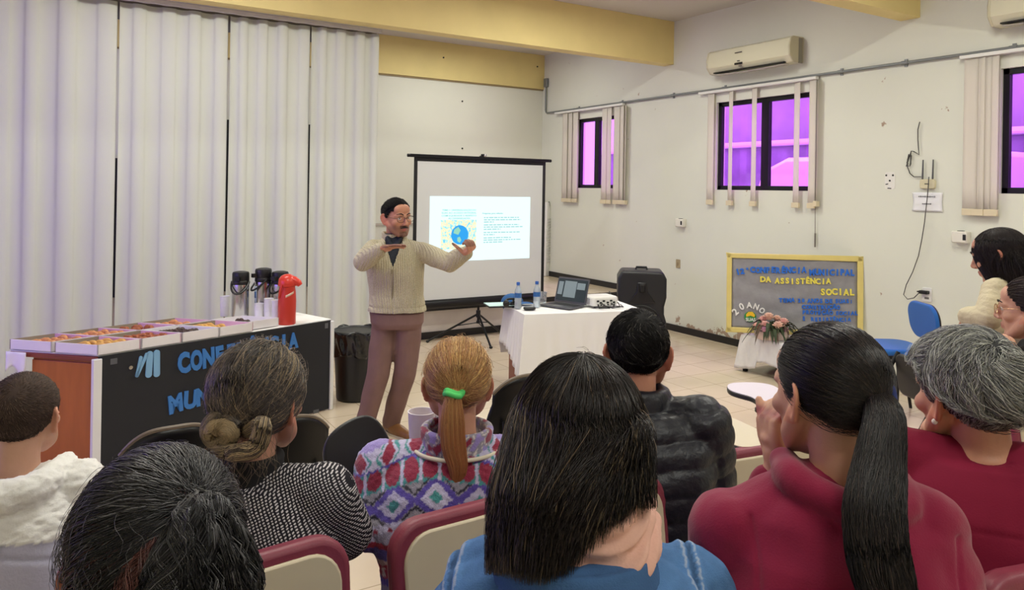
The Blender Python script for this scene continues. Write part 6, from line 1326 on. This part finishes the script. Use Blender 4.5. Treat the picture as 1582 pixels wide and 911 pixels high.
# ---- blonde ponytail, patterned fleece, holding a mug
p4 = Figure('woman with a blonde ponytail and green band in a patterned violet fleece holding a mug', at(707, 595, 1.98), -27, -2, 0, 1.0, byaw=-25, sw=0.188, drop=0.022, torso=0.56, skin=(208, 156, 130))
mug = at(651, 660, 2.16)
p4.el[0] = at(574, 806, 1.86); p4.wr[0] = at(622, 735, 2.08)
p4.hand[0] = dict(d=(mug+V3(0, 0, 0.01))-p4.wr[0], n=RT0*0.8+FW*0.35, side=1, curl=(0.55, 0.6, 0.65, 0.7), thumb=(0.5, 0.5, 0.6), s=0.95)
p4.body(0.006)
tp4 = lambda x, y, z: p4.T @ V3(x, y, z)
tie4 = at(702, 602, 1.865)
tl4 = [tie4, at(700, 612, 1.845), at(699, 650, 1.835), at(701, 690, 1.83), at(708, 725, 1.825), at(700, 768, 1.82)]
p4.hair(hair_pulled(p4.T, 9500, (0.0, -0.106, 0.012), (172, 124, 78), 51, tail=tl4, tail_r=[0.012, 0.020, 0.031, 0.031, 0.024, 0.004], streak=(226, 186, 120), frac=0.30, r=0.0006, thick=0.010, var=0.35, tipcol=(176, 112, 74), loose=0.002, flat=0.6),
        hair_short(p4.T, 240, 0.05, (206, 164, 112), 52, lift=0.6, r=0.0004, curl=1.2, off=0.010, K=8, swirl=0.8), cap=(0.003, 0.0, 0.0, (126, 88, 56)))
ax = (tl4[1]-tl4[0]).normalized(); mb = Blob()
for k in range(2): mb.tube([tie4+ax*(0.004+0.009*k)+RT*math.cos(a)*(0.021+0.002*math.sin(5*a))+FW*math.sin(a)*0.017+UP*0.004*math.sin(a*2) for a in [i*PI/12 for i in range(24)]], 0.0075, 8, closed=True)
p4.part(mb, 'hair_band', mat('bright_green_band', (88, 214, 112), 0.7), smooth=80)
PAL = {k: np.array(lin(v)) for k, v in dict(lil=(158, 142, 206), lav=(196, 190, 222), vio=(92, 76, 168), tel=(72, 146, 150), mar=(148, 44, 72), gry=(150, 146, 160), pnk=(206, 170, 172), blk=(48, 46, 62), red=(186, 40, 76), crm=(222, 212, 206)).items()}
def p4_post(bl, co, no, s):
    x, y, z = bl.T; n = len(x); u = x+0.55*np.where(np.abs(x) > 0.2, (np.abs(z+0.05)-0.0)*0, 0); v = z-0.035+0.26*np.clip(np.abs(x)-0.06, 0, 1)+0.010*np.sin(14*x)
    c = np.tile(PAL['lav'], (n, 1)); jit = 0.004*np.sin(300*x+200*z); v = v+jit*0.4
    def put(m, k): c[m] = PAL[k]
    def cell(p): return np.abs(((u/p) % 1)-0.5)*p
    def band(a, b): return (v < a) & (v >= b)
    put(band(0.05, -0.052), 'lil')
    q = band(-0.012, -0.050); put(q, 'lav'); put(q & (cell(0.07)*1.2+np.abs(v+0.032) < 0.022), 'mar'); put(q & ((cell(0.07)*1.2+np.abs(v+0.032) > 0.030) & (cell(0.07)*1.2+np.abs(v+0.032) < 0.036)), 'tel')
    q = band(-0.050, -0.098); put(q, 'tel'); put(q & ((cell(0.046)/0.019)**2+((v+0.074)/0.021)**2 < 1), 'mar'); put(q & (((cell(0.046)-0.023)/0.004)**2 < 1), 'lav'); put(band(-0.050, -0.055), 'vio')
    q = band(-0.098, -0.168); put(q, 'gry'); dm = cell(0.105)*0.75+np.abs(v+0.133); put(q & (dm < 0.046), 'vio'); put(q & (dm < 0.030), 'lav'); put(q & (dm < 0.014), 'tel'); put(q & (np.abs(dm-0.052) < 0.003), 'blk')
    q = band(-0.168, -0.198); put(q, 'lav'); put(q & ((cell(0.036)/0.006)**2+((v+0.183)/0.006)**2 < 1), 'mar')
    zz = v+0.05*np.abs(((u/0.34+0.25) % 1)-0.5)*2
    q = (v < -0.198); put(q, 'lil'); put(q & (zz > -0.190) , 'lav'); put(q & (zz < -0.190) & (zz > -0.204), 'red'); put(q & (zz < -0.204) & (zz > -0.232), 'vio'); put(q & (zz < -0.232) & (zz > -0.268), 'pnk'); put(q & (zz < -0.268) & (zz > -0.285), 'gry')
    q = band(-0.268, -0.305); put(q, 'crm'); put(q & (cell(0.022) < 0.0075), 'red'); put(band(-0.268, -0.273), 'red'); put(band(-0.300, -0.305), 'red')
    q = v < -0.305; put(q, 'vio'); put(q & (v < -0.325) & (v > -0.40), 'gry'); q2 = (v < -0.40); put(q2, 'blk'); put(q2 & (np.sin(40*x+10*np.sin(30*z)) > 0.5), 'lil'); put(q2 & (np.sin(47*x+8*np.sin(34*z)+2) > 0.7), 'mar')
    c = c*(1+0.10*sines(co, 500, 2)[:, None]); return 0.0015*sines(co, 330, 8), c
p4.garment('fleece_jacket', mat('patterned_fleece', (160, 150, 200), 0.95, attr='Col', bump=0.3, bscale=260, sheen=0.3), 0.026, (0.078, 0.070, 0.066, 0.054), 0.0045, (0.95, 0.90), p4_post, seed=31, wr=0.005, sm=10)
mb = Blob(); p4.collar(mb, 0.055, 0.080, 0.086, 0.012, 0, -0.03)
me = mb.solid('collar', 0.005, 4); co = get_co(me); cc_ = np.tile(PAL['gry'], (len(co), 1)); s1 = sines(co, 120, 77); cc_[s1 > 0.35] = PAL['mar']; cc_[s1 < -0.35] = PAL['lil']; cc_[np.abs(s1) < 0.08] = PAL['crm']; set_col(me, cc_); set_co(me, co-np.array(p4.base)); link_me('collar', me, MATS['patterned_fleece'], p4.o, None)
axc = (p4.T @ V3(0, -0.03, -0.10)-p4.nb).normalized()
p4.part(MB().tube([p4.nb+p4.up*-0.016+p4.r*math.cos(a)*0.112-p4.f*0.008+p4.f*math.sin(a)*0.106 for a in [k*PI/24 for k in range(48)]], 0.0055, 8, closed=True), 'collar_piping', mat('cream_piping', (226, 218, 196), 0.7), smooth=80)
p4.trousers(M_BLKCL)
mg = thing('mug', 'white printed mug held beside the patterned fleece', 'mug', mug-V3(0, 0, 0.045), 0.4)
MB().lathe([(0.030, 0), (0.034, 0.004), (0.040, 0.09), (0.041, 0.093), (0.038, 0.093), (0.033, 0.02), (0.028, 0.010), (0.0005, 0.010)], 32).build('body', mat('mug_white', (232, 226, 232), 0.3), mg)
MB().tube([(0.038, 0, 0.075), (0.06, 0, 0.07), (0.068, 0, 0.048), (0.058, 0, 0.024), (0.036, 0, 0.02)], 0.005, 8).build('handle', mat('mug_white', (232, 226, 232)), mg)
MB().grid(lambda u, v: ((0.0355+0.002*v)*math.cos(-2.2+0.9*u), (0.0355+0.002*v)*math.sin(-2.2+0.9*u), 0.025+0.035*v), 8, 3).build('print', mat('mug_print', (186, 160, 150), 0.4, vary=0.5, vscale=90), mg, solid=0.0008)

# ---- long dark hair, denim jacket, pink hood
l5 = Figure('woman with long straight dark hair in a blue denim jacket and pink hood, front centre', at(893, 676, 1.16), -33, -3, 3, 1.03, byaw=-35, sw=0.185, drop=0.0, torso=0.62, skin=(200, 150, 128), nz=-0.125)
l5.sh = [at(766, 905, 1.14), at(1056, 918, 1.14)]; l5.el = [at(715, 1190, 1.22), at(1120, 1190, 1.22)]; l5.wr = [l5.el[0]+l5.f*0.2, l5.el[1]+l5.f*0.2]
l5.body(0.006)
ED = 0.965
def l5_end(a, q):
    # silhouette of the hair ends : long at the left, swept in at the right
    s_ = max(-1, min(1, math.sin(a/2.0)*1.25)); x = np.interp(s_, (-1, -0.6, -0.2, 0.2, 0.6, 1), (768, 794, 828, 862, 900, 996)); y = np.interp(s_, (-1, -0.6, -0.2, 0.2, 0.6, 1), (874, 876, 892, 880, 838, 772))
    dd = ED+0.05*abs(s_)**2+0.035*q[1]; return at(x+(q[0]-0.5)*40, y+14-q[2]**1.6*115, dd)
l5.hair(hair_long(l5.T, 11000, (44, 37, 35), 61, l5_end, exit_el=0.08, streak=(128, 108, 84), frac=0.035, r=0.00055, thick=0.020, var=0.45, wave=0.003, extra=lambda p: (p[:, 1] < 0.045), tk=0.4),
        hair_long(l5.T, 700, (120, 104, 80), 62, l5_end, exit_el=0.08, r=0.0005, thick=0.022, extra=lambda p: (np.abs(p[:, 0]) > 0.05) & (p[:, 1] < 0.03), wave=0.006, var=0.3, tk=0.4),
        hair_short(l5.T, 60, 0.03, (60, 50, 46), 63, lift=0.3, r=0.00035, curl=1.0, off=0.014, K=8, swirl=0.7), cap=(0.006, 0.0, 0.03, (18, 15, 15)))
def l5_post(bl, co, no, s):
    x, y, z = bl.T; n = len(x); c = np.tile(np.array(lin((78, 116, 164))), (n, 1))*(1+0.22*sines(co, 30, 4)[:, None]+0.10*sines(co, 160, 5)[:, None]+0.08*sines(co, 420, 7)[:, None])
    lines = []
    arm = np.abs(np.abs(x)-(0.176+0.10*np.clip(-z-0.10, 0, 1)*0.3)); lines.append(arm); lines.append(np.abs(z+0.135+0.02*np.cos(x*8))+(y > 0)*1+(np.abs(x) > 0.17)*1); lines.append(np.abs(np.abs(x)-0.07-0.1*(z+0.14)*-0.5)+(z > -0.135)*1+(y > 0))
    d = np.zeros(n)
    for L_ in lines:
        c = np.where((L_ < 0.004)[:, None], c*0.55, c); st = (np.abs(L_-0.009) < 0.0016); c = np.where(st[:, None], c*0.5+0.5*np.array(lin((186, 190, 196))), c); d += 0.0035*np.exp(-((L_-0.009)/0.006)**2)-0.004*np.exp(-(L_/0.003)**2)
    c = np.where((np.exp(-(arm/0.02)**2) > 0.5)[:, None], c*1.12, c); return d+0.0018*sines(co, 95, 6), c
l5.garment('denim_jacket', mat('blue_denim', (80, 118, 166), 0.85, attr='Col', bump=0.25, bscale=400, spec=0.2), 0.026, (0.080, 0.072, 0.066, 0.056), 0.0045, post=l5_post, seed=41, wr=0.006, trap=0.050)
mb = Blob(); mb.loft([(l5.L(0, -0.03-0.005*k, -0.028+dz), l5.r, l5.f, a, b, 2.3) for k, (dz, a, b) in enumerate(((-0.03, .105, .100), (0.0, .112, .105), (0.022, .100, .095), (0.03, .085, .08)))])
for t in np.linspace(0, 1, 3): mb.tube([l5.L(math.cos(a)*(0.118-0.01*t), -0.035+math.sin(a)*(0.112-0.008*t), -0.036+0.03*t) for a in [k*PI/20 for k in range(40)]], 0.009, 8, closed=True)
me = mb.solid('denim_collar', 0.005, 4); set_col(me, np.tile(np.array(lin((66, 100, 146))), (len(me.vertices), 1))*(1+0.2*sines(get_co(me), 60, 4)[:, None])); set_co(me, get_co(me)-np.array(l5.base)); link_me('denim_collar', me, MATS['blue_denim'], l5.o, None)
mb = Blob()
mb.chain([l5.L(-0.075, 0.03, 0.005), l5.L(-0.065, -0.055, -0.005), l5.L(0.0, -0.085, -0.022), l5.L(0.08, -0.065, 0.0), l5.L(0.105, 0.02, 0.022)], [0.022, 0.026, 0.030, 0.032, 0.028]); mb.chain([l5.L(-0.07, 0.03, 0.05), l5.L(-0.06, -0.06, 0.042), l5.L(0.0, -0.075, 0.020), l5.L(0.075, -0.055, 0.046), l5.L(0.085, 0.02, 0.065)], [0.022, 0.028, 0.032, 0.034, 0.028]); mb.chain([l5.L(0.0, -0.02, -0.03), l5.L(0, -0.015, 0.05)], [0.07, 0.062])
me = mb.solid('hood', 0.005, 6); co = get_co(me); set_co(me, co+get_no(me)*(sines(co, 60, 12)*0.003+0.005*np.sin(co[:, 2]*210+9*np.sin(co[:, 0]*22)))[:, None]-np.array(l5.base)); link_me('hood', me, mat('pink_fleece_cotton', (226, 178, 162), 0.9, vary=0.05, bump=0.1, bscale=200), l5.o, None)
l5.trousers(M_BLKCL)

# ---- man in a dark puffer jacket
m6 = Figure('man with short black hair in a dark quilted puffer jacket, seen from behind', at(985, 548, 2.10), -39, -6, 0, 1.02, byaw=-40, sw=0.168, drop=0.01, torso=0.56, skin=(196, 140, 116), fem=False, chub=1.05, nz=-0.118)
m6.body(0.006)
m6.hair(hair_short(m6.T, 8500, 0.026, (30, 28, 28), 71, lift=0.45, crown=(0.05, -0.55, 0.83), swirl=0.6, r=0.0008, var=0.4, streak=(110, 106, 100), frac=0.05, K=5, nape=0.02, clump=0.4, off=0.002), cap=(0.0035, 0.0, 0.018, (20, 18, 18)), m=M_HAIRD)
def m6_post(bl, co, no, s):
    x, y, z = bl.T; ph = (z+0.014*np.sin(16*x)+0.008*np.sin(33*x+1))/0.062; return 0.0075*np.abs(np.sin(PI*ph))**0.6-0.004+0.0015*sines(co, 90, 3), None
m6.garment('puffer_jacket', mat('black_nylon', (30, 31, 40), 0.42, spec=0.4, bump=0.35, bscale=45), 0.030, (0.088, 0.082, 0.076, 0.062), 0.006, post=m6_post, seed=51, wr=0.004, collar=(0.055, 0.074, 0.074, 0.016, 0, -0.03), sm=6)
lbp = m6.L(-0.075, -0.15, -0.095); 
m6.part(MB().box((0, 0, 0), (0.03, 0.004, 0.008), Matrix.Translation(m6.L(-0.10, -0.158, -0.085)) @ Matrix.Rotation(math.radians(-40), 4, 'Z') @ Matrix.Rotation(0.25, 4, 'Y')), 'reflective_tab', mat('tab_grey', (190, 190, 196), 0.4))
m6.trousers(M_DENIMD)

# ---- maroon jumper, long dark ponytail, hand at her mouth
c7 = Figure('woman in maroon jumper with long dark ponytail, hand held to her mouth', at(1276, 612, 1.30), -14, -6, 2, 0.97, byaw=-44, sw=0.175, drop=0.02, torso=0.60, skin=(206, 158, 130), neck=0.0, chub=1.04)
Dh = 1.40
c7.wr[0] = at(1203, 716, 1.415); c7.el[0] = at(1120, 905, 1.46); c7.sh[0] = at(1134, 832, 1.27); c7.sh[1] = at(1408, 822, 1.22)
c7.hand[0] = dict(d=at(1190, 662, 1.43)-c7.wr[0], n=RT0*1.0+FW*0.15, side=1, curl=(0.95, 1.1, 1.2, 1.25), thumb=(1.25, 0.25, 0.15), s=1.0, tcurl=0.05)
c7.body(0.0042)
tie7 = at(1339, 610, 1.222)
tl7 = [tie7, at(1351, 609, 1.204), at(1367, 640, 1.17), at(1360, 720, 1.13), at(1352, 800, 1.09), at(1362, 880, 1.06), at(1396, 985, 1.04)]
tl_ = c7.T.inverted() @ tie7
c7.hair(hair_pulled(c7.T, 12000, (tl_.x*0.9, tl_.y*0.9, tl_.z), (32, 27, 27), 81, tail=tl7, tail_r=[0.012, 0.020, 0.033, 0.043, 0.050, 0.050, 0.04], tailK=30, streak=(74, 60, 54), frac=0.10, r=0.0006, thick=0.012, var=0.4, loose=0.003, flat=0.55, wave=0.05),
        hair_pulled(c7.T, 350, (tl_.x*0.9, tl_.y*0.9, tl_.z-0.03), (50, 40, 36), 82, r=0.0004, thick=0.024, loose=0.012, extra=lambda p: p[:, 2] < 0.02), cap=(0.004, 0.0, 0.0, (17, 14, 14)))
ax = (tl7[1]-tl7[0]).normalized(); u_ = ax.cross(UP0).normalized(); v_ = ax.cross(u_); mb = Blob()
for k in range(3): mb.tube([tie7+ax*(0.010+0.008*k)+u_*math.cos(a)*0.029+v_*math.sin(a)*0.031 for a in [i*PI/14 for i in range(28)]], 0.0065, 8, closed=True)
c7.part(mb, 'hair_band', mat('navy_hair_band', (36, 48, 108), 0.75), smooth=80)
M_MARJ = mat('maroon_jersey', (134, 26, 60), 0.88, spec=0.2, vary=0.06, vscale=20, bump=0.12, bscale=300, sheen=0.25)
def c7_post(bl, co, no, s):
    x, y, z = bl.T; sm_ = np.exp(-((x+0.150+0.10*(z+0.1))/0.0035)**2)*(z < -0.05)+np.exp(-((x-0.150-0.10*(z+0.1))/0.0035)**2)*(z < -0.05)
    f = 0.008*np.sin(38*(z+0.35*np.abs(x)))*np.exp(-((np.abs(x)-0.15)/0.06)**2)*np.exp(-((z+0.12)/0.10)**2); return f-0.004*np.clip(sm_, 0, 1)+0.003*sines(co, 60, 2), None
def c7_hood(mb):
    mb.chain([c7.L(-0.085, 0.05, 0.0), c7.L(-0.080, -0.045, 0.005), c7.L(-0.01, -0.088, -0.018), c7.L(0.075, -0.06, -0.02), c7.L(0.095, 0.03, -0.01)], [0.024, 0.030, 0.034, 0.032, 0.024])
c7.garment('jumper', M_MARJ, 0.026, (0.082, 0.072, 0.064, 0.046), 0.005, (0.80, 0.95), c7_post, seed=61, wr=0.006, extra=c7_hood, trap=0.074)
c7.trousers(M_DENIMD)

# ---- grey haired woman in maroon scrubs
g8 = Figure('woman with short tousled grey hair and pearl earring in a maroon tunic', at(1494, 612, 1.52), -22, -5, -2, 1.04, byaw=-52, sw=0.178, drop=0.0, torso=0.60, skin=(206, 150, 122), nz=-0.088)
g8.body(0.005)
g8.hair(hair_short(g8.T, 9000, 0.085, (128, 128, 127), 91, lift=0.95, crown=(0.0, -0.62, 0.78), swirl=0.75, r=0.00065, var=0.4, streak=(206, 206, 198), frac=0.42, K=12, curl=0.9, off=0.006, nape=0.03, clump=0.55, down=0.15, lenfn=lambda p: np.clip(0.55+(p[:, 2]+0.01)/0.10, 0.35, 1.15)),
        hair_short(g8.T, 2200, 0.05, (66, 66, 68), 92, lift=0.5, crown=(0.0, -0.4, 0.9), swirl=0.2, r=0.00065, K=7, nape=0.03, down=0.4, lenfn=lambda p: np.where(p[:, 2] < 0.03, 1.0, 0.3)), cap=(0.010, 0.0, 0.01, (58, 58, 60)))
g8.part(Blob().ell(g8.T @ V3(-0.0835, -0.010, -0.041), (0.006, 0.006, 0.006), 14, 10), 'earring', mat('pearl', (236, 228, 220), 0.15), smooth=80)
def g8_post(bl, co, no, s):
    x, y, z = bl.T; sm_ = np.exp(-((z+0.115)/0.003)**2)*(y < 0.0)*(np.abs(x) < 0.16)+np.exp(-((np.abs(x)-0.165-0.05*(z+0.1))/0.003)**2)*(z < -0.05); f = 0.004*np.sin(26*(z-0.5*x)+2)*np.exp(-((z+0.25)/0.2)**2); return f-0.003*np.clip(sm_, 0, 1), None
g8.garment('tunic', mat('maroon_scrubs', (128, 20, 52), 0.8, spec=0.25, vary=0.04, bump=0.08, bscale=300), 0.024, (0.084, 0.078, 0.072, 0.058), 0.006, post=g8_post, seed=71, wr=0.005, collar=(0.012, 0.074, 0.070, 0.009, 0, -0.022))
g8.trousers(mat('blue_jeans', (88, 122, 170), 0.8, vary=0.1))

# ---- woman with glasses at the right edge, chin on her hand
w9 = Figure('woman with glasses in black resting her chin on her hand at the right edge', at(1590, 480, 3.00), 13, -4, 0, 1.05, byaw=32, sw=0.165, torso=0.56, skin=(206, 156, 132))
w9.wr[0] = at(1512, 548, 2.93); w9.el[0] = at(1500, 640, 2.86); w9.hand[0] = dict(d=at(1540, 515, 2.95)-at(1512, 548, 2.93), n=RT0*0.7+UP0*0.6, side=1, curl=(0.75, 0.95, 1.0, 1.1), thumb=(0.9, 0.5, 0.4), s=1.05)
w9.body(0.005)
w9.eyes((0, 1, 0), (70, 52, 46)); w9.glasses(mat('gold_wire', (196, 160, 116), 0.25, metal=0.8))
w9.hair(hair_pulled(w9.T, 4500, (0.0, -0.105, 0.02), (58, 46, 42), 101, tail=[w9.T @ V3(0, -0.12, 0.02), w9.T @ V3(0, -0.16, -0.02), w9.T @ V3(0, -0.15, -0.12), w9.T @ V3(0, -0.14, -0.25)], tail_r=[0.012, 0.03, 0.035, 0.02], r=0.0009, thick=0.012, var=0.35), cap=(0.004, 0.0, 0.0, (36, 28, 26)))
w9.part(Blob().ell(w9.T @ V3(-0.084, -0.010, -0.043), (0.007, 0.007, 0.009), 12, 8), 'earring', mat('pearl', (236, 228, 220)), smooth=80)
w9.garment('top', M_BLKCL, 0.018, (0.066, 0.060, 0.054, 0.040), 0.007, (0.86, 0.95), seed=81)
w9.trousers(M_BLKCL)

# ---- standing woman in a quilted cream jacket
s10 = Figure('standing woman with long dark hair in a quilted cream jacket by the right wall', at(1543, 396, 3.42), 12, -16, 0, 1.04, byaw=-4, sw=0.160, lean=-0.02, torso=0.56, skin=(190, 136, 112), neck=-0.005)
s10.nb = at(1562, 424, 3.44); s10.sh = [at(1537, 448, 3.31), at(1592, 450, 3.56)]; s10.pel = at(1590, 575, 3.48); s10.base = V3(s10.pel.x, s10.pel.y, 0); s10.hip = [s10.pel-s10.r*0.09, s10.pel+s10.r*0.09]
s10.el[0] = at(1526, 492, 3.24); s10.wr[0] = at(1497, 490, 3.34); s10.hand[0] = dict(d=at(1490, 530, 3.40)-at(1497, 490, 3.34), n=-UP0, side=-1)
for i, sd in enumerate((-1, 1)): s10.kn[i] = s10.hip[i]-V3(0, 0, 0.40)+s10.f*0.02; s10.an[i] = V3(s10.kn[i].x, s10.kn[i].y, 0.085)-s10.f*0.03
s10.body(0.006); s10.eyes((0, 1, -0.3), (34, 26, 24))
def s10_end(a, q):
    if a < -1.75: return s10.T @ V3(-0.095+0.01*q[0], 0.050-0.03*q[1], -0.17-0.05*q[2])
    x = 0.05*math.sin(a); return s10.nb+s10.r*(x*1.5+0.02*(q[0]-.5))-s10.f*(0.15+0.03*q[1])-s10.up*(0.26+0.12*q[2])
s10.hair(hair_long(s10.T, 6000, (38, 30, 29), 111, s10_end, r=0.0009, thick=0.012, var=0.4, extra=lambda p: (p[:, 1] < 0.06) & ((p[:, 1] < -0.02) | (p[:, 2] > 0.05)), exit_el=-0.2), cap=(0.004, 0.0, 0.01, (20, 16, 16)))
def s10_post(bl, co, no, s):
    x, y, z = bl.T; ph = (z+0.006*np.sin(40*y+18*x))/0.024; return 0.0016*np.abs(np.sin(PI*ph))**0.6-0.003+0.0012*sines(co, 80, 3), None
s10.garment('quilted_jacket', mat('cream_nylon', (208, 196, 164), 0.6, spec=0.25, bump=0.5, bscale=45), 0.012, (0.060, 0.058, 0.056, 0.050), 0.006, (0.98, 0.95), s10_post, seed=91, collar=(0.035, 0.066, 0.066, 0.012, 0, -0.03))
s10.trousers(M_DENIMD); s10.shoes(M_BLKCL)
for fg in (b1, n2, t3, p4, l5, m6, c7, g8, w9): fg.shoes(M_BLKCL)
# chairs that carry the nearest listeners, their backs below the picture's lower edge
for fg, ztop, yw_, lb in ((b1, 0.74, -10, 'maroon chair under the boy in the lilac top'), (n2, 0.86, -8, 'maroon chair under the nearest listener with clipped hair'), (l5, 0.98, -30, 'maroon chair under the woman in the denim jacket'), (c7, 0.98, -40, 'maroon chair under the woman with the long ponytail')):
    f_ = basis(yw_)[1]; c_ = fg.pel+f_*0.06; class_chair(c_.x, c_.y, math.radians(yw_), ztop, lb, tablet=False, seat=fg.pel.z-0.10, hgt=0.30)
